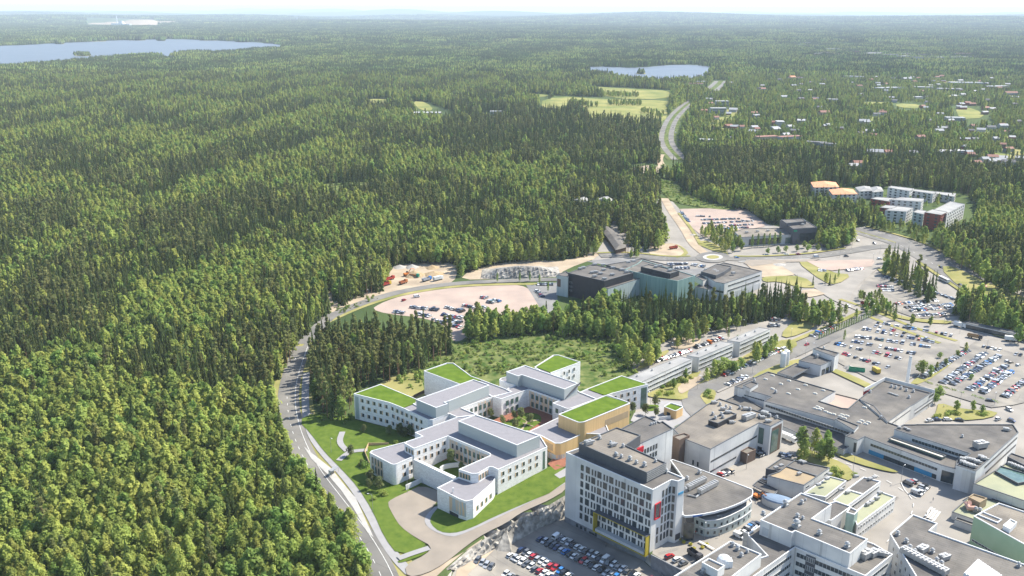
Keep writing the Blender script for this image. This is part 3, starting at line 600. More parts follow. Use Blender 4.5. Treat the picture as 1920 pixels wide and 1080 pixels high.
# lower front blocks, link wall with gate
ZL = 11.0
hs.blk([(694,849),(698,845),(760,829),(778,842),(778,855),(739,872.5)], ZL, -0.5, roof=M_roofg, r={0: 2, 1: 2}, plinth=M_plinth, pz=1.2, **CW)
hs.blk([(820.5,914.5),(858,896),(905,872),(936,884),(925,905),(888,937),(875,940),(862,935.5)], ZL, -0.6, roof=M_roofg, r={6: 3, 5: 3}, plinth=M_plinth, pz=1.2, **CW)
hs.blk([(776,861.5),(780,860),(856,894),(850,897)], 10.2, -0.3, wall=M_stone, roof=M_cope, cope=M_cope, ph=0.05, wname='link_wall', rname='link_roof')
def strip(b, p, q, zt, zs, n, w, h, kinds, **k):
    a = G(*p, zt); c = G(*q, zt)
    for j, z in enumerate(zs): b.row(a, c, z, n, w, h, kinds[j % len(kinds)], **k)
strip(hs, (664,738.5), (731,755), ZR, [11.2, 7.2, 3.0], 5, 1.5, 2.1, ['panel', 'panell'], t0=0.16, t1=1.0)
strip(hs, (731,755), (803,787), ZR, [11.2, 7.2, 3.0], 7, 1.4, 2.1, ['panel', 'panell'], t0=0.02, t1=0.9)
strip(hs, (795.5,695.5), (862,719), ZR, [11.2, 7.4], 6, 1.3, 2.1, ['panel', 'panell'], t0=0.1, t1=0.9)
strip(hs, (1089,678.5), (1060,690), ZR, [11.0, 7.0], 3, 1.3, 2.1, ['plain'], t0=0.25, t1=1.2)
strip(hs, (1149,737), (1216,720), ZR, [11.0, 7.2, 3.4], 4, 1.5, 2.2, ['panel', 'panell'], t0=0.0, t1=0.72)
panel(hs, (1149,737), (1216,720), ZR, 1.0, 12.6, M_glassg, 0.80, 0.97, 'glazed_corner')
panel(hs, (664,738.5), (731,755), ZR, 1.2, 12.6, M_pteal, 0.03, 0.13, 'glazed_corner')
strip(hs, (935,880.5), (1027,838), ZR, [11.0, 7.4], 6, 1.4, 2.1, ['panel'], t0=0.03, t1=0.85)
panel(hs, (935,880.5), (1027,838), ZR, 4.6, 9.0, M_glassg, 0.905, 0.955, 'glazed_corner')
strip(hs, (777,841), (841,817.5), ZR, [11.0, 7.2], 5, 1.3, 2.1, ['panel'], t0=0.05, t1=0.98)
strip(hs, (739,872.5), (778,855), ZL, [7.0, 3.0], 2, 1.4, 2.1, ['panel'], t0=0.35, t1=1.0)
panel(hs, (841,817.5), (924,852), ZR, 4.3, 9.4, M_screen, 0.03, 0.98, 'screen_facade')
strip(hs, (841,817.5), (924,852), ZR, [9.6, 5.2], 9, 1.5, 2.6, ['plain'], off=0.06)
panel(hs, (694,849), (739,872.5), ZL, 1.2, 8.2, M_screen, 0.05, 0.55, 'screen_facade')
strip(hs, (694,849), (739,872.5), ZL, [6.4, 2.0], 4, 0.8, 3.2, ['plain'], t0=0.06, t1=0.55, off=0.06)
panel(hs, (862,935.5), (875,940), ZL, 3.5, 6.4, M_screen, 0.0, 0.95, 'screen_facade'); panel(hs, (820.5,914.5), (862,935.5), ZL, 3.5, 6.4, M_screen, 0.55, 0.98, 'screen_facade')
panel(hs, (820.5,914.5), (862,935.5), ZL, -0.1, 3.3, M_dframe, 0.55, 0.95, 'garage_opening')
strip(hs, (888,937), (925,905), ZL, [4.4], 4, 1.3, 2.1, ['panel'], t0=0.1, t1=1.0)
strip(hs, (897,888), (921,873.5), ZR, [11.4], 4, 0.9, 2.4, ['panel'])
strip(hs, (861,880), (885,888), ZR, [11.4], 4, 0.9, 2.4, ['panel'])
strip(hs, (759,831), (777,841), ZR, [11.4], 3, 0.9, 2.2, ['panell'])
strip(hs, (780,861.5), (850,895), 10.2, [5.8], 5, 2.6, 2.6, ['grid'])
panel(hs, (776,861.5), (850,896), 10.2, -0.2, 4.0, M_dframe, 0.5, 0.82, 'gate')
panel(hs, (992,729.5), (1050,750), ZR-0.03, 4.8, 9.4, M_screen, 0.02, 0.98, 'screen_facade'); strip(hs, (992,729.5), (1050,750), ZR-0.03, [10.2, 5.8], 6, 1.6, 2.6, ['plain'], off=0.06)
panel(hs, (868,764), (925,743.5), ZR, 4.8, 9.4, M_screen, 0.03, 0.98, 'screen_facade'); strip(hs, (868,764), (925,743.5), ZR, [10.2, 5.8], 6, 1.6, 2.6, ['plain'], off=0.06)
strip(hs, (943,748), (985,732), ZR-0.03, [10.2, 5.8], 3, 1.9, 2.8, ['dark'], t0=0.1, t1=0.75)
strip(hs, (1037,755.5), (1066,767), ZR-0.03, [10.4], 2, 1.8, 2.4, ['green'])
hs.box('chimney_flue', (850.5, 922), ZL, 0.5, 0.5, 1.8, M_cope)
hs.done()
# garden walls, ramp and fences of the hospital
def wallthing(name, label, px, z, h, m, w=0.3, cat='wall', group=None, zf=None, parts=False):
    P = [G(a, b, z) for a, b in px] if z is not None else [Gt(a, b)[:2] for a, b in px]
    C = [Vector(p[:2]) for p in P]; L = []; R = []
    for i, c in enumerate(C):
        d = (C[min(i+1, len(C)-1)]-C[max(i-1, 0)]).normalized(); nn = Vector((-d.y, d.x)); L.append(tuple(c+nn*w/2)); R.append(tuple(c-nn*w/2))
    zb = z if z is not None else float(T(*C[0]))
    mb = MB(); mb.prism(L+R[::-1], zb-0.3, zb+h, 0, 0); o = part(name, mb, m, None); return tag(o, label, cat, group)
wallthing('garden_wall', 'white garden wall beside the tan driveway gate', [(762,921),(799,904)], 0, 3.0, M_cope, 0.4)
wallthing('curved_wall', 'curved white wall in the front courtyard by the lawn', smooth([(826,884),(832,879),(845,876),(866,874)], 2, False), 4.0, 2.0, M_cope, 0.4)
wallthing('timber_fence', 'timber fence around the garden corner below the low brick block', [(694,875),(685,853),(692,838),(730,838)], 0, 2.2, M_wood, 0.15, 'fence')
wallthing('timber_fence', 'dark timber fence beside the rear brick wing under the pines', [(776,748),(798,737)], 0, 2.2, M_brown, 0.15, 'fence')
wallthing('ramp_wall', 'white ramp wall beside the small timber kiosk', [(1236,787),(1258,784)], 1.5, 1.6, M_cope, 0.3)
for a, b, n in (((938,926),(946,931),1), ((987,899),(995,904),1)):
    g = Gt((a[0]+b[0])/2, (a[1]+b[1])/2); mb = MB(); mb.box(-2.2, 2.2, -1.3, 1.3, 0, 0.5); mb.box(-1.9, 1.9, -1.0, 1.0, 0.5, 0.6)
    o = inst('light_well', mb.mesh('light_well', [M_cope]), None, g, 0.7); tag(o, 'white light well cap on the lawn, '+('nearer the timber hall' if a[0] > 960 else 'nearer the driveway'), 'light well', 'light wells on the lawn')
k1 = Bld('kiosk_building', 'small square timber kiosk with grass roof beside the curved street', (1264, 785), 0)
kp = k1.blk([(1244.5,761.5),(1258.5,754.5),(1283,762),(1267.5,770.5)], 6.0, 0.6, wall=M_timber, roof=M_sedum, cope=M_cope, r=1.3, plinth=M_plinth, pz=0.4)
panel(k1, (1244.5,761.5), (1267.5,770.5), 6.0, 1.0, 2.8, M_glass, 0.30, 0.58, 'glass_door', 0.12); k1.done()

# ---------------------------------------------------------------- the white tower block
tw = Bld('tower_block', 'white eight-storey block with staggered windows above the sunken car park', (1130, 1000), -5)
A = G(1062, 848, 28); B = G(1225, 918, 28); Cc = G(1285, 896, 28)
A = Vector(A); B = Vector(B); Cc = Vector(Cc); D = A+(Cc-B)
n1 = Vector(G(1260, 899, 28)); n2 = Vector(G(1272, 902, 28))
tw.blk([A, B, n1, n2, Cc, D], 28, -2.4, roof=M_roof, cope=M_cope, world=True)
tw.blk([A, B, n1, n2, Cc, D], -2.4, -5.3, wall=M_base, world=True, deck=False, wname='stone_base')
pe = tw.blk([(1086.5,831),(1157,801),(1202,815.5),(1174,834.5),(1250,867.5),(1214,886)], 32.2, 27.4, wall=M_dgrey, roof=M_roofb, cope=M_dcope, wname='roof_box', rname='roof_box_deck')
fl = (B-A); nf = Vector((fl.y, -fl.x)).normalized(); nf = nf if nf.dot(-A) > 0 else -nf; L = fl.length
rr = random.Random(5)
for r in range(7):
    z = 24.0-r*3.75-1.2
    tw.win(A, B, 3.95*2.2/L*0.86+0.035, z, 1.5, 2.7, 'dark')
    x = 11.0; k = r
    while x < L-1.2:
        if k % 2 == 0: tw.win(A, B, (x+1.0)/L, z, 2.1, 2.9, 'dark'); x += 3.1
        else: tw.win(A, B, (x+0.4)/L, z, 0.8, 2.7, 'tall'); tw.win(A, B, (x+1.9)/L, z, 0.8, 2.7, 'tall'); x += 3.0
        k += 1
mbx = [(0.16, 1.2, 1.6), (0.21, 1.2, 1.6), (0.26, 1.2, 1.6), (0.34, 3.0, 1.0), (0.39, 1.0, 2.0)]
for t, w, h in mbx: tw.win(A, B, t, -4.6, w, h, 'dark', name='basement_door')
# yellow framed balcony
def frame3(b, a, c, t0, t1, z0, z1, d, th, m, name, normal):
    u = a+(c-a)*t0; v = a+(c-a)*t1; mb = MB(); dr = (v-u).normalized()
    def slab(p, q, za, zb_, dep): mb.prism([tuple(p), tuple(q), tuple(q+normal*dep), tuple(p+normal*dep)], za, zb_, 0, 0); mb.add([(x, y, za) for x, y in ccw([tuple(p), tuple(q), tuple(q+normal*dep), tuple(p+normal*dep)])], [(3, 2, 1, 0)])
    slab(u, u+dr*th, z0, z1, d); slab(v-dr*th, v, z0, z1, d); slab(u+dr*th, v-dr*th, z1-th, z1, d); slab(u+dr*th, v-dr*th, z0, z0+th, d)
    return part(name, mb, m, b.e, b.o)
frame3(tw, A, B, 0.395, 0.995, -0.9, 8.2, 2.6, 0.32, M_yel, 'yellow_balcony_frame', nf)
panel(tw, (1062,848), (1225,918), 28, 8.0, 0.32, M_dgrey, 0.394, 0.996, 'balcony_roof', 2.55); panel(tw, (1062,848), (1225,918), 28, -0.4, 1.2, M_grey, 0.42, 0.975, 'balcony_rail', 2.4)
# right side
for r in range(6):
    z = 22.2-r*3.9
    for t in (0.62, 0.80, 0.97) if r < 4 else (0.62, 0.8, 0.97, 0.4): tw.win(B, n1, t-0.04, z, 1.1 if t < 0.9 else 1.3, 3.0, 'dark')
    tw.win(n1, n2, 0.45, z, 1.1, 3.0, 'dark')
nr = Vector(((n1-B).y, -(n1-B).x)).normalized(); nr = nr if nr.dot(-B) > 0 else -nr
frame3(tw, B, n1, 0.14, 0.44, 14.0, 21.0, 0.5, 0.3, M_red, 'red_window_frame', nr); tw.win(B, n1, 0.30, 14.2, 1.8, 6.4, 'dark', off=0.02)
panel(tw, (1272,902), (1285,896), 28, 21.5, 1.0, M_blue, 0.15, 0.9, 'wall_sign', 0.15); panel(tw, (1272,902), (1285,896), 28, 1.2, 2.6, M_dframe, 0.1, 0.8, 'wall_sign', 0.15)
for q in ((1121,829),(1146,841),(1154,846.5),(1170,852)): pass
for q, k in (((1125,823),1.2),((1146,832),1.0),((1155,860-8),0.9),((1157,855),1.1),((1166,858),1.1),((1182,863),1.4),((1194,869),1.1),((1209,874),1.4),((1169,838),1.1),((1230,866),1.0)): tw.vent(q, 31.8, k)
tw.unit((1104,833), 31.8, 1.6, 0.5); tw.unit((1150,836), 31.8, 1.2, 0.5)
tw.vent((1250,886), 27.6, 1.3)
mb = MB(); q = Vector(G(1250, 867.5, 32.2)); p = Vector(G(1214, 886, 32.2))
for i in range(5): panel(tw, (1250,867.5), (1214,886), 32.2, 28.2+i*0.8, 0.5, M_metal, 0.0, 1.0, 'roof_louvre', 0.12)
tw.done()
rw = Bld('rear_wing', 'white four-storey wing behind the tower block with grey felt roof', (1230, 850), 0)
rw.blk([(1150,812),(1211,779),(1238,791.5),(1243,789),(1263,803),(1200,832)], 24, 0, roof=M_roof, cope=M_dcope)
for z in (17.8, 14.2, 10.6): rw.rowpx((1200,832), (1263,803), 24, [z], 6, 1.2, 2.4, 'tall', t0=0.05, t1=0.55)
panel(rw, (1200,832), (1263,803), 24, 19.8, 2.6, M_red, -0.08, 0.10, 'red_panel', 0.6)
for i in range(3): rw.vent((1222+i*4, 797-i*1.2), 23.5, 0.9)
rw.done()
# curved glass building
cv = Bld('curved_glass_building', 'low building with curved glass facade and wide grey roof beside the tower', (1340, 990), 0)
roofP = smooth([(1283,897),(1258,863),(1262,861),(1300,874),(1412,917)], 0)+[(1413,921),(1412,929)]+[(1401,936),(1390,942),(1376,948),(1362,953),(1341,959),(1321,963),(1300,966),(1286,967),(1281,965),(1280,957)]
cv.blk(roofP, 11.5, 10.6, wall=M_cope, roof=M_roof, cope=M_cope, ph=0.25, wname='roof_edge')
inn = [(1284,899),(1262,866),(1300,880),(1402,919),(1401,930),(1388,938),(1362,948),(1330,955),(1316,957),(1300,950),(1290,935)]
cv.blk(inn, 10.6, 0, wall=M_dgrey, deck=False, wname='recessed_glazing')
cw_ = [(1303,967.5),(1313,971),(1324,975.5),(1336,975.4),(1349,974),(1360,970.5),(1371,966),(1382,960.5),(1393,955),(1403,948),(1411,941),(1408,934),(1380,930),(1330,945),(1308,955)]
cvP = cv.blk(cw_, 7.6, 0, wall=M_pteal, roof=M_conc, cope=M_cope, ph=0.4, wname='curved_glass_wall', rname='terrace')
W = [Vector(G(a, b, 7.6)) for a, b in cw_]
for i in range(2, 10):
    L_ = (W[i+1]-W[i]).length; nn = max(1, int(L_/2.2))
    for z in (4.6, 1.2): cv.row(W[i], W[i+1], z, nn, 0.9, 1.3, 'dark')
for i in range(1, 10):
    cv_a, cv_b = W[i], W[i+1]; d = (cv_b-cv_a); n_ = Vector((d.y, -d.x)).normalized(); n_ = n_ if n_.dot(-cv_a) > 0 else -n_
    mb = MB(); mb.prism([tuple(cv_a), tuple(cv_b), tuple(cv_b+n_*0.25), tuple(cv_a+n_*0.25)], 3.6, 4.0, 0, 0); part('facade_band', mb, M_cope, cv.e, cv.o)
for z in (1.0, 4.6): cv.rowpx((1303,967.5), (1324,975.5), 7.6, [z], 2, 1.0, 1.6, 'dark')
panel(cv, (1284,968), (1304,966), 11.5, 0, 8.5, M_glass, 0.0, 1.0, 'entrance_glazing', 0.1)
M_sign = mat('blue_lettering', (0.03, 0.10, 0.30), rough=0.5)
panel(cv, (1300,966), (1318,963), 11.5, 10.75, 0.6, M_sign, 0, 1.0, 'roof_sign', 0.25)
for a, b in ((1300,911),(1322,918)):
    x, y = G(a+6, b, 11.3); mb = MB(); mb.box(-6, 6, -1.1, 1.1, 0.5, 2.3)
    for i in range(8):
        for j in (-0.5, 0.5): mb.cyl(-5.2+i*1.5, j, 2.3, 2.6, 0.45, n=8)
    for i in (-5, 0, 5): mb.box(i-0.15, i+0.15, -1, 1, 0, 0.5)
    inst('chiller_unit', mb.mesh('chiller_unit', [M_metal]), cv.e, (x-cv.o[0], y-cv.o[1], 11.3), 0.72)
mb = MB(); mb.tube([(*G(1290,928,11.6), 11.7), (*G(1306,932,11.6), 11.7), (*G(1318,922,11.6), 11.7)], 0.4, 6); part('roof_duct', mb, M_metal, cv.e, cv.o)
for q in ((1289,900),(1312,888),(1286,921)): cv.vent(q, 11.2, 1.4)
cv.done()
# conference building
cf = Bld('conference_building', 'white building with tan felt roof, brown stair tower and framed glass entrance', (1380, 870), 0)
cf.blk([(1263,803.5),(1325,758.5),(1349.6,746.7),(1366,752),(1469.6,786),(1446,798.5),(1424.4,792),(1333.3,841.5),(1291,825),(1277,818)], 15.5, 0, roof=M_roofb, cope=M_dcope)
cf.blk([(1262,817.5),(1283.7,811.5),(1294,815.5),(1275,824.8)], 16.4, 0, wall=M_brown, roof=M_roofb, cope=M_brown, wname='stair_tower')
cf.blk([(1329,787.5),(1364,770),(1382,775.5),(1346.7,793)], 17.6, 15, wall=M_blk, roof=M_roofb, cope=M_dcope, wname='roof_box', rname='roof_box_deck')
cf.blk([(1390,845),(1404,837),(1418.5,842),(1401.5,850)], 5.6, 0, wall=M_brown, roof=M_roofb, cope=M_brown, wname='annex')
cf.ribbon((1333.3,841.5), (1424.4,792), 15.5, [8.3], 0.9, 'dark', 0.02, 0.97); cf.ribbon((1333.3,841.5), (1424.4,792), 15.5, [3.2], 0.8, 'dark', 0.02, 0.55)
cf.rowpx((1291,825), (1333.3,841.5), 15.5, [4.2], 2, 0.9, 2.4, 'dark', t0=0.18, t1=0.6)
cf.rowpx((1424.4,792), (1446,798.5), 15.5, [4.8], 1, 2.6, 8.4, 'green', t0=0.0, t1=0.5); cf.rowpx((1424.4,792), (1446,798.5), 15.5, [1.4], 1, 2.2, 1.8, 'dark', t0=0.0, t1=0.5)
panel(cf, (1446,798.5), (1469.6,786), 15.5, 0.0, 13.9, M_brown, 0.12, 0.9, 'entrance_panel', 0.1); panel(cf, (1446,798.5), (1469.6,786), 15.5, 0.8, 11.4, M_glassg, 0.14, 0.66, 'entrance_glazing', 0.2)
for i, q in enumerate([(1339,756),(1351,760),(1362,764),(1356,768),(1370,767),(1388,766),(1398,768),(1407,769),(1337,777.5),(1372,793),(1376,784),(1424,782),(1430,784),(1444,781),(1457,784),(1440,791),(1342,785),(1353,778),(1365,774),(1356,783)]): (cf.vent if i % 3 else cf.unit)(q, 17.3 if i > 15 else 15.1, 1.15)
cf.unit((1401,786), 15.1, 2.2, 0.65); cf.unit((1408,783), 15.1, 2.0, 0.65); cf.unit((1434,777), 15.1, 1.6, -0.6)
cf.done()

# ---------------------------------------------------------------- hospital campus buildings (right side)
def gabled(b, px, zt, rise, wall, roof, hip=0.25, over=0.4, world=False, wname='wall', rname='roof', z0=0.0):
    """quad house: 4 eave corners (photo pixels at height zt), ridge along the long side"""
    P = ccw(px if world else [G(a, c, zt) for a, c in px]); P = [Vector(p) for p in P]
    if (P[1]-P[0]).length < (P[2]-P[1]).length: P = P[1:]+P[:1]
    part(wname, MB().prism([tuple(p) for p in P], z0, zt), wall, b.e, b.o)
    Q = [Vector(p) for p in inset([tuple(p) for p in P], -over)]
    if len(Q) != 4: return
    m1 = (Q[0]+Q[3])/2; m2 = (Q[1]+Q[2])/2; r1 = m1.lerp(m2, hip); r2 = m2.lerp(m1, hip)
    vs = [(*q, zt) for q in Q]+[(*r1, zt+rise), (*r2, zt+rise)]
    mb = MB(); mb.add(vs, [(0, 1, 5, 4), (2, 3, 4, 5), (1, 2, 5), (3, 0, 4), (3, 2, 1, 0)]); part(rname, mb, roof, b.e, b.o)

mc = Bld('main_hospital_building', 'sprawling low white building with dark felt roof and rows of roof domes', (1560, 800), 0)
mc.blk([(1440.7,696),(1567.4,733),(1537,751),(1579,764),(1591,765),(1612,747),(1640,760),(1667,791),(1687,798),(1800,845),(1793,878),(1766,870.7),(1633,822),(1622.5,817.5),(1609,824.5),(1586,816.5),(1603,807),(1567,787),(1433.5,751),(1447,743),(1394,728),(1378,724)], 8.3, 0, roof=M_roof)
mc.blk([(1612,747),(1661,709),(1754,731),(1717,756),(1709,760),(1665,791)], 8.6, 0, roof=M_roof, wall=M_wall2, wname='ward_wing')
mc.blk([(1360,750),(1385,738),(1433,765),(1580,812),(1600,830),(1583,843),(1500,812),(1469,799)], 3.6, 0, roof=M_roof, wall=M_grey, wname='front_strip')
mc.blk([(1394,721.5),(1409,714),(1422.5,718.5),(1408,728)], 10.2, 8, roof=M_roof, wname='roof_box', rname='roof_box_deck')
mc.blk([(1567,785),(1572,782),(1611,797),(1603,806)], 9.6, 8, roof=M_roof, wname='roof_box', rname='roof_box_deck')
mc.blk([(1537,752),(1568,737),(1600,745),(1611,748),(1591,766),(1579,765)], 3.5, 0, roof=M_pink, cope=M_roofb, wname='low_yard_block')
mc.ribbon((1433.5,751), (1603,807), 8.3, [5.2], 1.5, 'band', 0.02, 0.98); mc.ribbon((1394,728), (1447,743), 8.3, [4.3], 0.9, 'band', 0.05, 0.9)
mc.ribbon((1609,824.5), (1586,816.5), 8.3, [1.5], 5.0, 'dark', 0.05, 0.25); mc.ribbon((1633,822), (1766,870.7), 8.3, [4.6], 1.5, 'band', 0.01, 0.96); mc.ribbon((1633,822), (1766,870.7), 8.3, [0.4], 2.2, 'dark', 0.02, 0.96)
for t0, t1 in ((0.0, 0.22), (0.66, 0.90)): panel(mc, (1633,822), (1766,870.7), 8.3, 0.6, 2.0, M_blue, t0, t1, 'blue_sign', 0.25)
panel(mc, (1766,870.7), (1793,878), 8.3, 0.3, 5.6, M_glass, 0.1, 0.95, 'entrance_glazing', 0.12)
mc.ribbon((1717,756), (1754,731), 8.6, [1.6], 1.6, 'band', 0.03, 0.97); mc.ribbon((1717,756), (1754,731), 8.6, [4.4], 0.3, 'dark', 0.0, 0.97); mc.ribbon((1717,756), (1754,731), 8.6, [6.2], 1.2, 'dark', 0.7, 0.95)
mc.ribbon((1665,791), (1709,760), 8.6, [5.8], 0.5, 'dark', 0.0, 1.0)
# rooftop screen frame of the ward wing
for p, q in (((1621,727),(1661,706)), ((1661,706),(1754,730))): panel(mc, p, q, 10.5, 8.5, 1.9, M_wall, 0, 1, 'roof_screen', 0.3)
panel(mc, (1620,730), (1632,727), 9, 0.5, 7.6, M_red, 0, 1.0, 'red_panel', 0.3)
for x, y in ((1436,711),(1449,704),(1480,714),(1449,729),(1465,720),(1497,730),(1511,722),(1544,732),(1529,738),(1479,738),(1529,766),(1534,763),(1537,768),(1541,766),(1549,772),(1556,775),(1564,777),(1576,781),(1580,778),(1584,784),(1589,780),(1622,764),(1628,761),(1612,792),(1617,789),(1624,795),(1629,792)): mc.skylight((x, y), 7.8)
for x, y in ((1455,736),(1415,715),(1652,784),(1632,736),(1672,726),(1680,728),(1690,729),(1700,733),(1713,735),(1705,746)): mc.vent((x, y), 8.0, 1.2)
for i in range(5): mc.unit((1668+i*3.5, 737+i*1.2), 8.1, 0.6, -0.3)
mc.done()
rb = Bld('restaurant_building', 'wide white building with grey roof, ribbon windows and blank stair tower', (1800, 860), 0)
rb.blk([(1678,804),(1695,795),(1716,795),(1720,794.5),(1901,794.5),(1911,809.6),(1831.5,882),(1794,870.7),(1820,849),(1707.5,813.5)], 12, 0, roof=M_roof)
rb.ribbon((1707.5,813.5), (1820,849), 12, [8.6], 1.7, 'band', 0.04, 0.99); rb.ribbon((1831.5,882), (1911,809.6), 12, [9.0], 1.0, 'dark', 0.2, 0.98); rb.ribbon((1831.5,882), (1911,809.6), 12, [5.2], 1.0, 'dark', 0.25, 0.98)
panel(rb, (1794,870.7), (1831.5,882), 12, 0.3, 10.4, M_wall2, 0.36, 0.97, 'wall_panel', 0.2)
rb.blk([(1668,822),(1672,818),(1775,853),(1768,857)], 9.2, 8.2, wall=M_glassg, roof=M_skyl, wname='glazed_lantern', rname='lantern_roof')
for i, q in enumerate([(1687,802),(1698,803),(1704,806),(1806,868),(1812,871),(1818,873),(1824,875),(1815,862),(1824,864),(1832,867),(1840,858),(1845,861),(1806,862),(1887,806)]): rb.unit(q, 11.7, 1.2 if i > 2 else 0.7, -0.4)
rb.unit((1838,838), 11.7, 2.6, 0.3); rb.vent((1805,819), 11.6); rb.done()
gb = Bld('low_green_roof_building', 'grey concrete building with pale green roof and glazed canopy', (1860, 930), 0)
gb.blk([(1827,905.5),(1868,880),(1895,862),(2020,900),(2020,971)], 7, 0, wall=M_wall2, roof=M_grn)
gb.blk([(1867,882),(1877,872),(1990,905),(1980,925),(1925,902),(1910,905)], 7.8, 6.5, wall=M_dgrey, roof=M_glassg, wname='glass_canopy', rname='canopy_roof')
gb.blk([(1890,855),(1897,848),(1960,870),(1950,885)], 9.5, 6.5, wall=M_dgrey, roof=M_roof, wname='roof_box', rname='roof_box_deck')
for i in range(6): gb.unit((1895+i*6, 870+i*2.4), 8.0, 1.0, -0.4)
gb.ribbon((1827,905.5), (2020,971), 7, [1.0], 2.0, 'dark', 0.2, 0.7); gb.done()
gp = Bld('green_panel_building', 'tall building with green panelled wall and white edged grey roof', (1860, 1010), 0)
gp.blk([(1827,966.7),(1874,942),(2010,987),(2010,1068)], 13, 0, wall=M_gpanel, roof=M_roofb, cope=M_cope)
gp.blk([(1835,964),(1843,958),(1880,973),(1872,979)], 13.1, 12.6, wall=M_cope, roof=M_roofb, cope=M_cope, wname='roof_box', rname='roof_box_deck')
gp.blk([(1882,984),(1896,972),(1908,978),(1895,991)], 14.6, 12.6, wall=M_cope, roof=M_skyl, cope=M_cope, wname='skylight_box')
gp.ribbon((1827,966.7), (2010,1068), 13, [2.2], 1.0, 'band', 0.02, 0.6); gp.done()
pl = Bld('plant_building', 'low plant room with pale green roof, brown box and pink duct', (1800, 970), 0)
pl.blk([(1786,958.5),(1825,924.5),(1900,948),(1862,985)], 3.5, 0, wall=M_wall2, roof=M_grn)
pl.blk([(1817,931),(1826,925),(1852,933),(1838.5,941.5)], 7.0, 3.3, wall=M_brn, roof=M_brn, cope=M_brn, wname='plant_box', rname='plant_box_roof')
x, y = G(1815, 945, 3.5); x2, y2 = G(1830, 956, 3.5); mb = MB(); mb.tube([(*G(1819,943,6), 6.2), (x-1.5, y-1.5, 5.2), (x2-3, y2, 4.6), (x2, y2, 4.4)], 1.1, 10); part('duct', mb, mat('pink_duct', (0.55, 0.33, 0.26)), pl.e, pl.o)
pl.vent((1830,958), 3.5, 1.5); pl.vent((1838,960), 3.5, 1.5)
pl.done()
gx = Bld('concrete_shed', 'plain grey concrete shed behind the green panelled building', (1808, 990), 0)
gx.blk([(1791.5,972.5),(1795,968),(1830,980),(1826,985)], 3.2, 0, wall=M_grey, roof=M_roofb); gx.done()
br = Bld('dark_roof_building', 'large white building with ribbed dark roof, vents and white louvre box', (1700, 1060), 0)
br.blk([(1670,1000),(1712.6,963.7),(1759,980.7),(1744,994),(1900,1049),(2040,1100),(1980,1230),(1790,1195)], 14, 0, wall=M_wall2, roof=M_roof, cope=M_cope)
for z in (9.6, 6, 2.4): br.rowpx((1670,1000), (1790,1195), 14, [z], 12, 1.4, 1.8, 'plain', t0=0.05, t1=0.9)
for q in ((1684,1003),(1700,1017),(1707,1029),(1716,1037),(1749,1036),(1757,1053),(1766,1059),(1911,1062)): br.vent(q, 13.5, 1.35)
br.unit((1771,1048), 13.6, 1.7, 0.4); br.unit((1730,1034), 13.6, 2.0, 0.6)
x, y = G(1733, 1056, 13.6); mb = MB(); mb.box(-9, 9, -1.5, 1.5, 0.4, 2.4)
for i in range(11):
    for j in (-0.7, 0.7): mb.cyl(-8+i*1.6, j, 2.4, 2.7, 0.55, n=8)
for i in (-8, -3, 3, 8): mb.box(i-0.2, i+0.2, -1.3, 1.3, 0, 0.4)
inst('chiller_unit', mb.mesh('chiller_unit', [M_metal]), br.e, (x-br.o[0], y-br.o[1], 13.6), 2.15)
lp = Wd([(1808,1073),(1834.5,1047),(1880,1078),(1870,1100)], 16); mb = MB(); mb.prism(lp, 13.5, 15.7, 0, 0)
lp = [Vector(p) for p in ccw(lp)]
for i in range(11):
    a = lp[0].lerp(lp[3], (i+0.5)/11); b = lp[1].lerp(lp[2], (i+0.5)/11); d = (b-a).normalized(); n_ = Vector((-d.y, d.x))*0.35; mb.prism([tuple(a+n_), tuple(b+n_), tuple(b-n_), tuple(a-n_)], 15.7, 16.1, 0, 0)
part('louvre_box', mb, M_cope, br.e, br.o); br.done()

of = Bld('office_block', 'white office complex with stepped dark roofs, striped courtyard walls and roof dome', (1480, 1060), 0)
of.blk([(1427,974),(1503,923.5),(1560.5,945),(1524,971.5),(1628,1010),(1595,1037),(1492,994.5),(1486,998)], 18.5, 12, roof=M_roof, cope=M_cope)
of.blk([(1402,1001),(1440,975),(1520,975),(1600,1005),(1640,1019),(1660,1031),(1675,1038.5),(1624,1079),(1492,1025),(1415,1080),(1392,1098),(1404,1052),(1440,1041)], 12.5, 0, roof=M_roof, cope=M_cope)
of.blk([(1370,1014),(1429,1038.5),(1340,1107),(1225,1105)], 17.5, 0, roof=M_roof, cope=M_cope)
of.blk([(1317,1054),(1330,1046),(1360,1060),(1347,1070)], 20.4, 17, roof=M_roof, cope=M_cope, wname='roof_box', rname='roof_box_deck')
x, y = G(1358, 1057, 17.2); mb = MB()
mb.cyl(0, 0, 0, 1.6, 2.6, n=16); mb.cyl(0, 0, 1.6, 2.9, 2.6, 2.0, n=16); mb.cyl(0, 0, 2.9, 3.6, 2.0, 0.9, n=16); mb.box(0, 2.6, -2.2, 0.4, 0, 2.6)
inst('roof_dome', mb.mesh('roof_dome', [M_cope]), of.e, (x-of.o[0], y-of.o[1], 17.1))
for z in (8.7, 5.0, 1.3):
    of.ribbon((1624,1079), (1492,1025), 12.5, [z], 2.0, 'band', 0.03, 0.97); of.ribbon((1492,1025), (1392,1098), 12.5, [z], 1.7, 'band', 0.06, 0.95); of.ribbon((1624,1079), (1675,1038.5), 12.5, [z], 1.6, 'band', 0.15, 0.85)
panel(of, (1492,1025), (1624,1079), 12.5, 0.5, 11.0, M_dgrey, 0.17, 0.31, 'dark_bay', 0.14)
of.rowpx((1492,1025), (1624,1079), 12.5, [8.6, 4.9, 1.2], 4, 0.6, 2.2, 'plain', t0=0.18, t1=0.30, off=0.12)
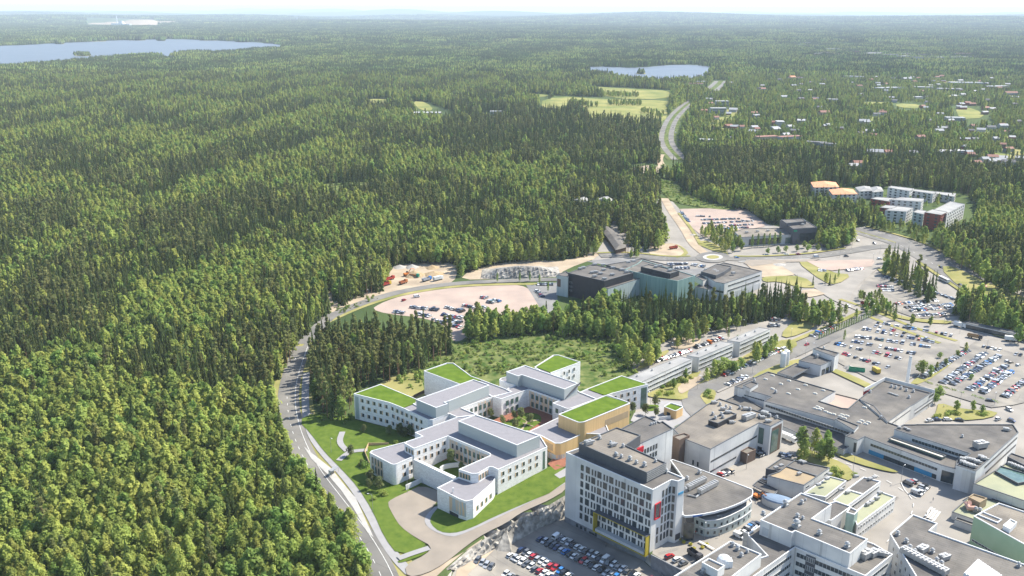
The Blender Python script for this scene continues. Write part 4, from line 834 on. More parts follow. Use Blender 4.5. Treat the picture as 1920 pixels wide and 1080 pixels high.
panel(of, (1427,974), (1486,998), 18.5, 12.7, 3.2, M_grey, 0.08, 0.28, 'loading_door', 0.12)
for q, k in (((1432,962),1.4),((1473,944),1.8),((1504,940),1.3),((1496,966),1.3),((1506,969),1.0),((1494,984),2.3),((1537,998),1.5),((1589,1022),1.6),((1511,934),0.7)): of.vent((q[0], q[1]+4), 18.0, k)
for q, k in (((1375,1024),1.3),((1384,1031),1.3),((1391,1043),1.2),((1319,1074),1.3),((1402,1036),1.0)): of.vent(q, 17.0, k)
of.unit((1623,1044), 12.1, 2.4, 0.6); of.unit((1638,1041), 12.1, 2.0, 0.6); of.unit((1652,1040), 12.1, 1.6, -0.4)
for i in range(5):
    x, y = G(1396+i*1.6, 1001+i*0.6, 14); of.e and inst('vent_pipe', (WINC.setdefault('pipe', MB().cyl(0, 0, 0, 15, 0.3, n=8).mesh('vent_pipe', [M_metal]))), of.e, (x-of.o[0], y-of.o[1], 0))
of.done()
lab = Bld('stepped_laboratory', 'low stepped building with tan and pale green roofs and green glass stair', (1560, 940), 0)
lab.blk([(1437,878),(1467.7,857),(1495,863),(1462,883)], 6.4, 0, wall=M_dgrey, roof=M_roof)
lab.blk([(1440,891),(1462,883),(1475,873),(1534,892),(1508.6,909)], 7.5, 0, wall=M_wall2, roof=M_brn)
lab.blk([(1475,872.8),(1491,862),(1556.6,876),(1534,891.8)], 7.52, 0, wall=M_wall2, roof=M_roof)
lab.blk([(1508,924),(1556,892),(1588,900.6),(1549,931)], 4.6, 0, roof=M_grn, cope=M_cope)
lab.blk([(1563,937),(1589,916.8),(1620,926),(1590.5,948)], 7.5, 0, roof=M_grn, cope=M_cope)
lab.blk([(1589,916.6),(1620,893.5),(1652.6,902),(1620,925.8)], 7.48, 0, roof=M_roof, cope=M_cope)
lab.blk([(1600,962),(1652,921),(1680,931),(1608,984)], 7.3, 0, roof=M_grn, cope=M_cope)
lab.blk([(1588,959.6),(1595,950),(1610,957),(1603,964)], 11.5, 0, wall=M_teal, roof=M_roof, cope=M_cope, wname='glass_stair_tower')
lab.blk([(1553,944),(1568,939),(1597,949),(1560,975),(1530,972)], 10, 0, roof=M_roof, cope=M_cope)
lab.ribbon((1508.6,909), (1556.6,876), 7.5, [4.8], 1.2, 'band', 0.08, 0.98); lab.ribbon((1549,931), (1588,900.6), 4.6, [1.6], 1.4, 'band', 0.05, 0.95); lab.ribbon((1590.5,948), (1652.6,902), 7.5, [4.6], 1.3, 'band', 0.05, 0.95)
for z in (4.4, 1.0): lab.rowpx((1608,984), (1680,931), 7.3, [z], 14, 1.2, 1.4, 'plain', t0=0.02, t1=0.98)
for q in ((1551,899),(1535,910),(1556,890),(1502,866),(1508,868),(1499,889),(1606,894),(1632,899),(1640,896),(1577,919),(1590,924),(1645,935),(1635,942),(1628,946),(1650,925),(1455,878),(1465,874)): lab.unit(q, 7.2, 0.9, 0.4)
lab.done()
cnp = Bld('entrance_canopy', 'flat dark canopy roof beside the blue oval pavilion', (1440, 925), 0)
cnp.blk([(1412,909),(1422,900),(1433,905),(1460,918),(1452,927),(1438,922)], 3.4, 2.8, wall=M_cope, roof=M_roof)
for q in ((1415,910),(1440,922),(1456,922),(1425,903)):
    x, y = G(q[0], q[1], 3.2); cnp.e and inst('canopy_post', WINC.setdefault('post', MB().cyl(0, 0, 0, 2.9, 0.15, n=8).mesh('canopy_post', [M_metal])), cnp.e, (x-cnp.o[0], y-cnp.o[1], 0))
cnp.done()
ov = Bld('oval_pavilion', 'small oval pavilion with domed blue roof', (1462, 945), 0)
x, y = G(1461, 938, 2.5); mb = MB(); n = 20; ang = -0.5
def el(rx, ry, z): return [(x-ov.o[0]+rx*math.cos(t)*math.cos(ang)-ry*math.sin(t)*math.sin(ang), y-ov.o[1]+rx*math.cos(t)*math.sin(ang)+ry*math.sin(t)*math.cos(ang), z) for t in [2*math.pi*i/n for i in range(n)]]
def loft(rings): 
    m = MB(); m.v = [q for r in rings for q in r]; k = len(rings[0])
    for i in range(len(rings)-1): m.f += [(i*k+j, i*k+(j+1) % k, (i+1)*k+(j+1) % k, (i+1)*k+j) for j in range(k)]
    m.f.append(tuple(range((len(rings)-1)*k, len(rings)*k))); m.m = [0]*len(m.f); return m
part('wall', loft([el(7.2, 3.8, 0), el(7.2, 3.8, 3.0)]), M_wall, ov.e); part('roof', loft([el(7.3, 3.9, 3.0), el(6.8, 3.5, 3.5), el(5, 2.4, 3.9), el(2.5, 1.1, 4.1)]), mat('blue_grey_roof', (0.16, 0.22, 0.30), rough=0.6), ov.e)

sv = Bld('service_building', 'grey service building with garage doors and raised white rear block', (1540, 695), 0)
sv.blk([(1498.5,675),(1525,661.5),(1566,672.6),(1540,684.5)], 7, 0, wall=M_grey, roof=M_roof)
sv.blk([(1525,653),(1533,650),(1574,661),(1566,668)], 10, 0, wall=M_wall, roof=M_roof, wname='raised_block')
sv.blk([(1458,698),(1493,680),(1521.5,687.5),(1487.5,706)], 4, 3.4, wall=M_grey, roof=M_roof, wname='canopy')
sv.blk([(1458,698),(1493,680),(1500,682),(1466,700)], 3.4, 0, wall=M_grey, deck=False, wname='canopy_wall')
sv.rowpx((1540,684.5), (1566,672.6), 7, [0.1], 3, 3.2, 3.6, 'dark', t0=0.08, t1=0.95, name='garage_door')
sv.vent((1532,670), 6.6, 1.6); sv.vent((1539,667), 6.6, 1.6); sv.vent((1545,654), 9.6, 1.2)
sv.done()
for i, (a, b) in enumerate(((1468,689),(1474,685))):
    g = Gt(a, b); t = thing('storage_silo', 'tall white storage silo beside the service canopy, '+('nearer the felt roof' if i == 0 else 'behind its twin'), 'silo', g, 0, 'white storage silos')
    part('tank', MB().cyl(0, 0, 0.8, 9.5, 1.7, n=16), M_cope, t); part('lid', MB().cyl(0, 0, 9.5, 10.2, 1.7, 0.7, n=16), M_cope, t); part('stand', MB().cyl(0, 0, 0, 0.8, 1.4, n=12), M_metal, t)
g = Gt(1700, 729); t = thing('chimney_stack', 'slender white chimney stack rising behind the ward wing', 'chimney', g); part('shaft', MB().cyl(0, 0, 0, 19.5, 0.95, 0.8, n=16), M_cope, t); part('rim', MB().cyl(0, 0, 19.5, 20.1, 0.9, n=16), M_metal, t)
for a, b, h in (((1188,712),0,0),):
    pass
# three long ward blocks with ribbon balconies
R_ = [([(1165,712),(1277,667.5),(1299,672.5),(1200,717.5)], 'nearest the grass-roofed wing'), ([(1288,665.8),(1351.7,639),(1376,643),(1311,670)], 'in the middle of the stepped row'), ([(1364,637.5),(1423,613),(1445,616),(1388,641)], 'at the far end of the stepped row')]
for P_, w_ in R_:
    g = G(*P_[3], 10); b = Bld('ward_block', 'long white ward block with ribbon balconies, '+w_, P_[3], 0, 'long white ward blocks'); b.o = (g[0], g[1], 0); b.e.location = b.o
    b.blk(P_, 10, 0, wall=M_wall, roof=M_roofl, cope=M_roofl, ph=0.2)
    for z in (7.0, 4.2, 1.5):
        b.ribbon(P_[3], P_[2], 10, [z], 1.3, 'band', 0.02, 0.98)
        for t in (0.2, 0.45, 0.7): b.win(G(*P_[3], 10), G(*P_[2], 10), t, z, 2.4, 1.3, 'plain', name='balcony_door', off=0.05)
    for t in (0.2, 0.45, 0.75): b.vent((P_[0][0]*(1-t)+P_[1][0]*t+8, P_[0][1]*(1-t)+P_[1][1]*t+3), 9.8, 0.8)
    b.done()
# dark and teal complex
dk = Bld('research_complex', 'black, teal and white research complex with flat grey roofs behind spruces', (1200, 570), 0)
dk.blk([(1066,511.5),(1111.5,494.7),(1188,511),(1133.7,526.6)], 18, 0, wall=M_blk, roof=M_roof)
dk.blk([(1044.5,515),(1062,508),(1068,513),(1066,519)], 16, 0, wall=M_pteal, roof=M_roof, wname='pale_glass_wall')
dk.blk([(1122,535),(1150,524),(1200.5,521.7),(1141,541)], 13, 0, wall=M_pteal, roof=M_roof, wname='pale_glass_wall')
dk.blk([(1137,496),(1204,484.5),(1262,498),(1230,506),(1190,512)], 15.5, 0, wall=M_dgrey, roof=M_roof)
dk.blk([(1172,505),(1196,494),(1204.5,487),(1303.7,516.7),(1271,526.5),(1225,518)], 17, 0, wall=M_teal, roof=M_roof, cope=M_teal, wname='green_glass_wall')
dk.blk([(1202,499.6),(1216,495),(1274,507),(1257,512.5)], 20.6, 16.6, wall=M_blk, roof=M_roof, wname='roof_box', rname='roof_box_deck')
dk.blk([(1303.7,536.7),(1323,528),(1345,536.7),(1329,542.5)], 9, 0, wall=M_wall, roof=M_roof)
dk.blk([(1303,516.5),(1312,512),(1329,521),(1319,526)], 13, 8.6, wall=M_wall2, roof=M_roof, wname='roof_box', rname='roof_box_deck')
dk.blk([(1342,528),(1314,511),(1357,491.5),(1429.6,507.5),(1359,531)], 14, 0, wall=M_wall, roof=M_roof)
dk.blk([(1315,508.5),(1345,494),(1372,499),(1358,509),(1343,516)], 16.4, 13.6, wall=M_dgrey, roof=M_roof, wname='roof_box', rname='roof_box_deck')
for z in (10.6, 7.4, 4.2): dk.ribbon((1066,511.5), (1122,523.5), 18, [z], 1.0, 'band', 0.05, 0.95)
dk.ribbon((1359,531), (1429.6,507.5), 14, [10.2], 1.5, 'band', 0.1, 0.95); dk.ribbon((1359,531), (1429.6,507.5), 14, [6.4], 1.5, 'band', 0.1, 0.95); dk.ribbon((1342,528), (1359,531), 14, [6.4], 1.5, 'dark', 0.0, 0.95)
panel(dk, (1359,531), (1429.6,507.5), 14, 0.3, 4.6, M_grey, 0.3, 0.97, 'grey_wall_panel', 0.1)
panel(dk, (1044.5,515), (1066,519), 16, 7.0, 6.0, M_brown, 0.05, 0.35, 'brown_panel', 0.1)
for q in ((1088,505),(1094,503),(1110,512),(1117,511),(1126,514),(1132,507),(1149,503),(1166,507),(1175,511),(1133,524),(1115,519),(1148,516),(1115,497),(1131,498),(1230,501),(1238,499),(1256,508),(1340,508),(1345,511),(1325,507),(1375,513),(1178,493),(1188,491)): dk.unit(q, 17.7 if q[0] < 1180 else (20.3 if q[0] < 1262 else 14.5), 1.3, 0.3)
dk.done()
bk = Bld('black_office_building', 'dark grey office building with long low glazed hall and poplars in front', (1450, 460), 0)
bk.blk([(1378,434),(1395,428),(1470,427),(1495,438),(1388,444.5)], 9, 0, wall=M_wall2, roof=M_roofb)
bk.ribbon((1388,444.5), (1495,438), 9, [1.0], 5.6, 'dark', 0.16, 0.72); bk.ribbon((1388,444.5), (1495,438), 9, [0.5], 5.6, 'green', 0.80, 0.98)
bk.blk([(1463,413),(1507,410),(1532.5,425.5),(1488,428.5)], 15, 0, wall=M_dgrey, roof=M_roof)
bk.blk([(1465,411),(1505,409),(1512,414),(1475,418)], 17.5, 14.5, wall=M_dgrey, roof=M_roof, wname='roof_box', rname='roof_box_deck')
bk.ribbon((1488,428.5), (1532.5,425.5), 15, [1.2], 9.0, 'dark', 0.3, 0.95)
panel(bk, (1488,428.5), (1532.5,425.5), 15, 12.2, 1.4, mat('green_sign', (0.02, 0.30, 0.14)), 0.02, 0.16, 'green_sign', 0.2)
for q in ((1400,436),(1420,434),(1440,433),(1490,419),(1505,421)): bk.unit(q, 9 if q[0] < 1450 else 14.8, 1.2)
bk.done()
# apartment blocks
def apt(label, P_, zt, wall, roof, win=None, nf=4, rise=0, group='apartment blocks beside the spruce wood', nc=7):
    g = G(*P_[3], zt); b = Bld('apartment_block', label, P_[3], 0, group); b.o = (g[0], g[1], 0); b.e.location = b.o
    if rise: gabled(b, P_, zt, rise, wall, roof)
    else: b.blk(P_, zt, 0, wall=wall, roof=roof, cope=M_roofl, ph=0.3)
    for (p, q) in ((P_[3], P_[2]), (P_[0], P_[3])):
        a = G(*p, zt); c = G(*q, zt); L_ = math.hypot(a[0]-c[0], a[1]-c[1]); n_ = max(1, int(L_/5.5))
        for k in range(nf): b.row(a, c, zt-2.3-k*3.0, min(n_, 9), 2.4, 1.6, 'dark', t0=0.04, t1=0.96)
    b.done()
apt('pale apartment block with orange tiled roof, the rear one of two', [(1521,341),(1567,341),(1573.5,350),(1526.5,350.5)], 10, M_wall2, M_orange, rise=3, nf=3)
apt('pale apartment block with orange tiled roof, the front one of two', [(1555,355),(1599,354),(1608,363),(1562,364)], 10, M_wall2, M_orange, rise=3, nf=3)
apt('small pale block with grey hipped roof beside the orange roofs', [(1604.5,350.5),(1631,349),(1637,357),(1612,358)], 9, M_wall2, M_roofl, rise=2.5, nf=2)
apt('cream block with grey hipped roof east of the orange roofs', [(1632,351),(1652,350),(1657,358),(1637,359.5)], 9, M_wall2, M_roofl, rise=2.5, nf=2)
apt('white block with rows of small dark windows behind the brick blocks', [(1665,350.5),(1672,347.5),(1714,352.5),(1706,357.5)], 13, M_wall, M_roofl, nf=4)
apt('long white block in the rear row beneath the spruces', [(1708,356.5),(1714,353.5),(1757,358.5),(1750,362.5)], 10.5, M_wall, M_roofl, nf=3)
apt('low grey-roofed white block at the end of the rear row', [(1751,361),(1757,358),(1793,361.5),(1790,368)], 8, M_wall2, M_roofl, nf=2)
apt('brick and white block with flat grey roof, leftmost of the front group', [(1633,371.5),(1645,368.5),(1678,370.5),(1668,377)], 13, M_brick, M_roofl, nf=4)
apt('white balconied block in the middle of the front group', [(1668,373.5),(1690,368.5),(1733,371.5),(1728,377.5)], 14, M_wall, M_roofl, nf=4)
apt('small red brick block half hidden by birches', [(1650,388),(1662,383.5),(1684,385.5),(1672,390.5)], 12, M_brick, M_roofl, nf=3)
apt('white block with glazed balconies facing the main road', [(1660,393.5),(1684,385.5),(1713,388.5),(1700,396)], 12, M_wall, M_roofl, nf=4)
apt('dark glazed link block between white and brick blocks', [(1712,396.5),(1722,392),(1737,394),(1732,401)], 12, M_pteal, M_roofl, nf=3)
apt('red brick corner block, tallest beside the road', [(1734,397),(1750,391.5),(1777,396.5),(1765,402)], 16, M_brick, M_roofl, nf=5)
apt('white and orange block with balconies at the end of the group', [(1752,392),(1783,376.5),(1810,381.5),(1776,400)], 15.5, M_wall, M_roofl, nf=5)
ho = Bld('wooden_house', 'long wooden building with angled dark grey roof among the trees', (1150, 455), 0)
P_ = Wd([(1125,426),(1139,424.5),(1168,445),(1174,463),(1156,468),(1141,446)], 4.5)
part('wall', MB().prism(P_, 0, 4.5), M_brown, ho.e, ho.o); c_ = [sum(p[i] for p in P_)/6 for i in (0, 1)]
Q_ = ccw(P_); Q_ = inset(Q_, -0.8); I_ = inset(Q_, 4.5); mb = MB(); n = 6
mb.add([(x, y, 4.5) for x, y in Q_]+[(x, y, 6.6) for x, y in I_], [(i, (i+1) % n, n+(i+1) % n, n+i) for i in range(n)]+[tuple(range(n, 2*n))]); part('roof', mb, M_roof, ho.e, ho.o)
for lab_, P_ in (('wooden pavilion with pale roof in the wood, larger and nearer the path', [(1120,374),(1132,369),(1148,374),(1140,381)]), ('wooden pavilion with pale roof half hidden by a pine', [(1078,375),(1092,370),(1104,375),(1092,381)])):
    b = Bld('pavilion', lab_, P_[3], 0, 'wooden pavilions in the wood'); g = G(*P_[3], 5); b.o = (g[0], g[1], 0); b.e.location = b.o; gabled(b, P_, 5, 2.5, mat('warm_wood', (0.40, 0.22, 0.10)), M_roofl, hip=0.1, over=1.0)
dp = Bld('loading_shelter', 'long low concrete shelter with open bays beside the car park', (1860, 628), 0)
dp.blk([(1804,603),(1813,601),(1990,637),(1990,644)], 4.2, 0, wall=M_wall2, roof=M_dcope, cope=M_dcope)
dp.ribbon((1804,603), (1990,644), 4.2, [0.3], 3.0, 'dark', 0.01, 0.99, name='open_bay')
dp.done()

HOUSES = [((1437,263),38,14,7,'yellow','red',0),((1480,263),42,14,7,'white','red',0),((1322,268),24,14,6,'white','grey',0),((1530,275),30,12,8,'grey','dark',0),((1553,278),24,12,8,'grey','dark',0),((1462,236),14,20,9,'white','white',0),((1503,230),16,36,6,'white','grey',0),((1640,292),22,12,7,'yellow','grey',1),((1666,291),14,10,6,'white','red',1),((1710,292),14,10,6,'white','dark',1),((1780,289),44,18,6,'white','white',0),((1610,312),16,10,6,'white','red',1),((1600,316),12,10,5,'yellow','white',1),((1545,215),20,12,6,'yellow','red',1),((1655,215),14,10,6,'white','red',1),((1620,232),18,12,6,'white','grey',1),((1725,262),14,10,6,'white','red',1),((1760,250),14,10,6,'yellow','grey',1),((1860,300),14,10,6,'white','red',1),((1890,310),16,10,6,'white','dark',1),((1790,225),34,18,6,'white','grey',0),((1880,240),16,10,6,'white','grey',1),((1560,190),26,12,6,'white','white',0),((1470,185),16,10,6,'white','grey',1),((1430,170),16,10,6,'white','red',1),((1375,210),16,12,6,'white','white',1),((1330,190),14,10,6,'grey','grey',1),
 ((1490,148),40,14,6,'white','red',0),((1485,147),18,12,6,'yellow','orange',1),((1600,147),60,20,8,'white','grey',0),((1568,122),30,14,9,'white','white',0),((1670,168),90,24,7,'white','grey',0),((1730,167),50,20,7,'grey','grey',0),((1780,170),60,20,7,'white','white',0),((1720,187),24,14,8,'white','grey',0),((1810,158),90,30,7,'white','grey',0),((1870,165),60,24,7,'yellow','grey',0),((1895,178),30,12,7,'white','red',1),((1540,135),30,14,7,'white','grey',0),((1590,135),26,14,7,'red','dark',0),((1650,140),30,12,6,'white','red',1),((1700,150),30,12,6,'white','grey',1),((1760,145),30,12,6,'yellow','red',1),((1305,160),40,16,6,'white','red',0),((1315,156),30,14,6,'white','white',0),((1200,88),50,20,8,'white','white',0),((1228,92),80,24,8,'white','grey',0),((1180,84),30,14,8,'white','white',0),((1355,110),60,24,9,'white','white',0),((1245,122),16,10,6,'white','grey',1),((1232,121),14,10,6,'yellow','red',1)]+[((1353,201),28,12,14,'white','white',9),((1346,215),32,12,14,'white','white',9),((800,216.5),60,20,6,'white','white',9),((930,214),24,14,6,'white','grey',9)]
def exec_house_list():
    r = random.Random(77)
    for cx, cy, wx, wy, n in ((1500,200,190,60,40),(1800,195,110,55,42),(1860,275,55,35,20),(1420,245,60,25,12),(1700,140,210,22,36)):
        for i in range(n): HOUSES.append(((cx+r.uniform(-wx, wx), cy+r.uniform(-wy, wy)), r.uniform(9, 15), r.uniform(7, 10), r.uniform(4, 6), r.choice(['white', 'yellow', 'grey', 'brown', 'red']), r.choice(['red', 'grey', 'dark', 'white']), 2))

# ---------------------------------------------------------------- trees
M_spr = mat('spruce_needles', (0.13, 0.168, 0.055), c2=(0.074, 0.102, 0.034), scale=0.5, rough=0.9, spec=0.1, rnd=0.35)
M_pin = mat('pine_needles', (0.235, 0.255, 0.09), c2=(0.135, 0.155, 0.057), scale=0.5, rough=0.9, spec=0.1, rnd=0.25)
M_bir = mat('birch_leaves', (0.36, 0.415, 0.10), c2=(0.235, 0.285, 0.068), scale=0.6, rough=0.8, spec=0.15, rnd=0.26)
M_brd = mat('broadleaf_leaves', (0.255, 0.345, 0.083), c2=(0.16, 0.235, 0.056), scale=0.6, rough=0.8, spec=0.15, rnd=0.26)
M_wil = mat('grey_green_leaves', (0.20, 0.23, 0.09), c2=(0.12, 0.15, 0.05), scale=0.6, rough=0.8, rnd=0.2)
M_bark = mat('bark', (0.10, 0.075, 0.055), c2=(0.06, 0.045, 0.035), scale=2, rough=1)
M_pbark = mat('pine_bark', (0.30, 0.17, 0.10), c2=(0.16, 0.10, 0.07), scale=1, rough=1)
M_wbark = mat('birch_bark', (0.42, 0.41, 0.38), c2=(0.12, 0.11, 0.10), scale=2, rough=1)
def leafy(m, tr=0.5):
    t = m.node_tree; b = t.nodes['Principled BSDF']; src = b.inputs['Base Color'].links[0].from_socket; out = t.nodes['Material Output']
    tl = t.nodes.new('ShaderNodeBsdfTranslucent'); mx = t.nodes.new('ShaderNodeMixShader'); mx.inputs[0].default_value = tr; t.links.new(src, tl.inputs[0]); t.links.new(b.outputs[0], mx.inputs[1]); t.links.new(tl.outputs[0], mx.inputs[2]); t.links.new(mx.outputs[0], out.inputs[0])
for m_ in (M_pin, M_bir, M_brd, M_wil): leafy(m_)
leafy(M_spr, 0.35)
def leafquad(mb, p, s, r, up=0.3, mi=0, o=None):
    n = Vector((r.gauss(0, 1), r.gauss(0, 1), r.gauss(0, 1)+up))
    if o is not None: n = n*0.55+o*1.5
    n = n.normalized(); u = n.orthogonal().normalized(); w = n.cross(u)
    a = r.uniform(0, 6.28); u, w = u*math.cos(a)+w*math.sin(a), w*math.cos(a)-u*math.sin(a); k = r.uniform(0.6, 1.1)
    mb.add([p-u*s, p-w*s*0.6*k, p+u*s*k, p+w*s*0.7], [(0, 1, 2, 3)], mi)
def crown_spruce(r, h=20, w=2.7, tiers=15, blades=9, low=0.06):
    mb = MB(); lean = (r.uniform(-.02, .02), r.uniform(-.02, .02))
    for t in range(tiers):
        f = t/(tiers-1); z = h*(low+(1-low)*f*0.96); rad = w*(1-f)**0.85*(0.92+0.2*r.random())+0.22; a0 = r.uniform(0, 6.28); dz = h/tiers*1.35
        for k in range(blades):
            if r.random() < 0.08: continue
            a = a0+2*math.pi*k/blades+r.uniform(-.15, .15); rr = rad*r.uniform(0.65, 1.15); da = 2.6/blades*r.uniform(.8, 1.2)
            cx, cy = lean[0]*z, lean[1]*z
            tip = (cx+rr*math.cos(a), cy+rr*math.sin(a), z-dz*r.uniform(.35, .7)); top = (cx, cy, z+dz*0.55)
            l = (cx+rr*.62*math.cos(a-da), cy+rr*.62*math.sin(a-da), z-dz*.42); q = (cx+rr*.62*math.cos(a+da), cy+rr*.62*math.sin(a+da), z-dz*.42)
            mb.add([top, l, tip, q], [(0, 1, 2), (0, 2, 3)])
    return mb
def lobes(r, h, w, base, n, top=1.0):
    L = []
    for i in range(n):
        f = (i+0.5)/n; z = base+(h-base)*(f*0.9+0.02); prof = math.sin(math.pi*(0.16+0.78*f)) if top else 1
        a = r.uniform(0, 6.28); d = w*prof*0.5*r.uniform(0.3, 1.0)
        L.append((Vector((d*math.cos(a), d*math.sin(a), z)), w*prof*r.uniform(0.42, 0.62)+0.5))
    return L
def crown_leafy(r, h=16, w=3.4, base=3.0, nl=9, nq=620, s=0.62, vs=1.0):
    mb = MB(); L = lobes(r, h, w, base, nl); tot = sum(q[1]**2 for q in L)
    for c, R in L:
        for _ in range(int(nq*R*R/tot)):
            d = Vector((r.gauss(0, 1), r.gauss(0, 1), r.gauss(0.25, 1))).normalized(); p = c+Vector((d.x, d.y, d.z*0.95*vs))*R*(r.random()**0.28)
            if p.z > h: p.z = h-r.random()
            leafquad(mb, p, s*r.uniform(.7, 1.3), r, o=d)
    return mb
def crown_birch(r, h=17, w=2.3, nq=560, s=0.55):
    mb = MB()
    for _ in range(nq):
        f = r.random()**0.8; z = h*(0.16+0.84*f); prof = w*(math.sin(math.pi*min(1, 0.2+0.8*f))**0.7)*(1.08-0.28*f)+0.2
        a = r.uniform(0, 6.28); bump = 1+0.28*math.sin(3*a+z*0.9)+0.2*math.sin(5*a-z*1.7); d = prof*bump*(r.random()**0.35)
        leafquad(mb, Vector((d*math.cos(a), d*math.sin(a), z)), s*r.uniform(.6, 1.3), r, 0.1, o=Vector((math.cos(a), math.sin(a), .35+.8*f*f)).normalized())
    return mb
def crown_pine(r, h=20, w=2.6, nq=420, s=0.55):
    mb = MB(); L = []
    for i in range(9):
        f = i/8; z = h*(0.48+0.46*f); a = r.uniform(0, 6.28); R = w*(0.55 if f < .2 else 0.62-0.25*f); d = w*(0.75-0.6*f)*r.uniform(.3, 1); L.append((Vector((d*math.cos(a), d*math.sin(a), z)), R))
    for c, R in L:
        for _ in range(nq//9):
            d = Vector((r.gauss(0, 1), r.gauss(0, 1), r.gauss(.2, 1))).normalized(); leafquad(mb, c+Vector((d.x, d.y, d.z*.7))*R*(r.random()**.3), s*r.uniform(.7, 1.3), r, 0.5, o=d)
    return mb
def trunk(h, r0, r, lean=0.3, limbs=4, h0=0.4):
    mb = MB(); lx, ly = r.uniform(-lean, lean), r.uniform(-lean, lean)
    mb.tube([(0, 0, -0.4), (lx*.3, ly*.3, h*.35), (lx, ly, h*.7), (lx, ly, h*.95)], [r0, r0*.8, r0*.45, 0.04], 6)
    for i in range(limbs):
        z = h*(h0+0.4*i/max(1, limbs)); a = r.uniform(0, 6.28); l = h*0.13; mb.tube([(lx*.7, ly*.7, z), (lx*.7+l*math.cos(a), ly*.7+l*math.sin(a), z+l*.6)], [r0*.35, 0.03], 4)
    return mb
R3 = random.Random(3)
KIND = {
 'spruce_tree': dict(mc=M_spr, mt=M_bark, cat='spruce', crown=lambda r: crown_spruce(r, 20, r.uniform(2.3, 3.1)), tr=lambda r: trunk(18, .26, r, .1, 0), far=lambda r: crown_spruce(r, 20, r.uniform(2.3, 3.0), 8, 7)),
 'pine_tree': dict(mc=M_pin, mt=M_pbark, cat='pine', crown=lambda r: crown_pine(r), tr=lambda r: trunk(19, .24, r, .4, 4, .5), far=lambda r: crown_pine(r, 20, 2.7, 170, 0.85)),
 'birch_tree': dict(mc=M_bir, mt=M_wbark, cat='birch', crown=lambda r: crown_birch(r, 16, 3.0, 1100, .5), tr=lambda r: trunk(15, .2, r, .3, 3), far=lambda r: crown_birch(r, 16, 3.0, 330, .9)),
 'broadleaf_tree': dict(mc=M_brd, mt=M_bark, cat='tree', crown=lambda r: crown_leafy(r, 16, 4.0, 3, 10, 780, .66), tr=lambda r: trunk(12, .3, r, .3, 4), far=lambda r: crown_leafy(r, 16, 4.0, 2.5, 8, 260, 1.15)),
}
KN = list(KIND)
for k, d in KIND.items():
    d['near'] = [(d['crown'](R3).mesh('crown', [d['mc']]), d['tr'](R3).mesh('trunk', [d['mt']])) for _ in range(6)]
# candidates -------------------------------------------------------------
EXC = [
 [(566,640),(545,680),(508,735),(512,770),(530,830),(565,905),(620,965),(655,1015),(688,1080),(700,1250),(1400,3200),(6500,3200),(2400,800),(1960,560),(1870,506),(1800,472),(1745,440),(1700,436),(1640,428),(1600,420),(1595,448),(1540,452),(1530,425),(1440,420),(1400,395),(1290,388),(1275,378),(1262,372),(1250,335),(1236,372),(1215,408),(1150,412),(1130,450),(1120,478),(1060,488),(1010,490),(940,495),(880,512),(862,522),(858,495),(760,497),(735,502),(718,545),(640,575),(615,540),(606,560),(620,590),(590,615)],
 LAKE1, LAKE2,
 [(1075,201),(1150,195),(1256,197),(1248,234),(1180,234),(1108,228)], [(1040,179),(1256,187),(1256,199),(1020,198)], [(1095,160),(1262,169),(1256,188),(1140,187)], [(1010,183),(1065,190),(1064,216),(1010,214)],
 [(1780,197),(1840,200),(1870,238),(1790,238)], [(1670,191),(1738,194),(1735,214),(1675,214)], [(683,185),(738,186),(732,203),(695,203)], [(768,189),(803,191),(850,212),(852,226),(785,222)], [(983,175),(1033,177),(1026,189),(988,188)], [(900,211),(950,211),(952,224),(900,224)], [(1618,189),(1672,191),(1660,202),(1619,200)],
 [(1240,312),(1232,262),(1241,232),(1264,205),(1290,190),(1298,197),(1282,232),(1274,262),(1282,292),(1292,322),(1262,328)], [(1322,170),(1336,150),(1366,150),(1350,180)],
 [(1170,310),(1215,305),(1262,316),(1260,332),(1190,334)], [(1228,333),(1268,340),(1295,370),(1400,398),(1330,394),(1262,382),(1238,360)], [(780,313),(1080,316),(1115,323),(1080,327),(800,320)],
 [(1508,362),(1600,350),(1720,352),(1812,364),(1836,392),(1822,440),(1750,455),(1690,440),(1640,425),(1580,400),(1512,392)], [(1118,374),(1150,374),(1150,390),(1118,390)], [(1076,376),(1106,374),(1106,388),(1078,388)],
 [(155,42),(300,42),(305,54),(155,54)],
]
def fnoise(x, y, s, seed):
    g = np.random.default_rng(seed); v = 0
    for o in range(5):
        a = g.uniform(0, 6.28); k = 2*math.pi/s*(1.6**o)*g.uniform(.8, 1.2); v = v+np.sin((x*math.cos(a)+y*math.sin(a))*k+g.uniform(0, 6.28)+1.7*np.sin((y*math.cos(a)-x*math.sin(a))*k*.7+g.uniform(0, 6.28)))*(0.8**o)
    return v/2.4
def grid(y0, y1, sp, amax=37.0, jit=0.42):
    Y = np.arange(y0, y1, sp); pts = []
    for j, y in enumerate(Y):
        w = y*math.tan(math.radians(amax))+40; X = np.arange(-w, w, sp)+(sp/2 if j % 2 else 0); pts.append(np.stack([X, np.full_like(X, y)], 1))
    P = np.concatenate(pts); P += NR.uniform(-jit, jit, P.shape)*sp; return P
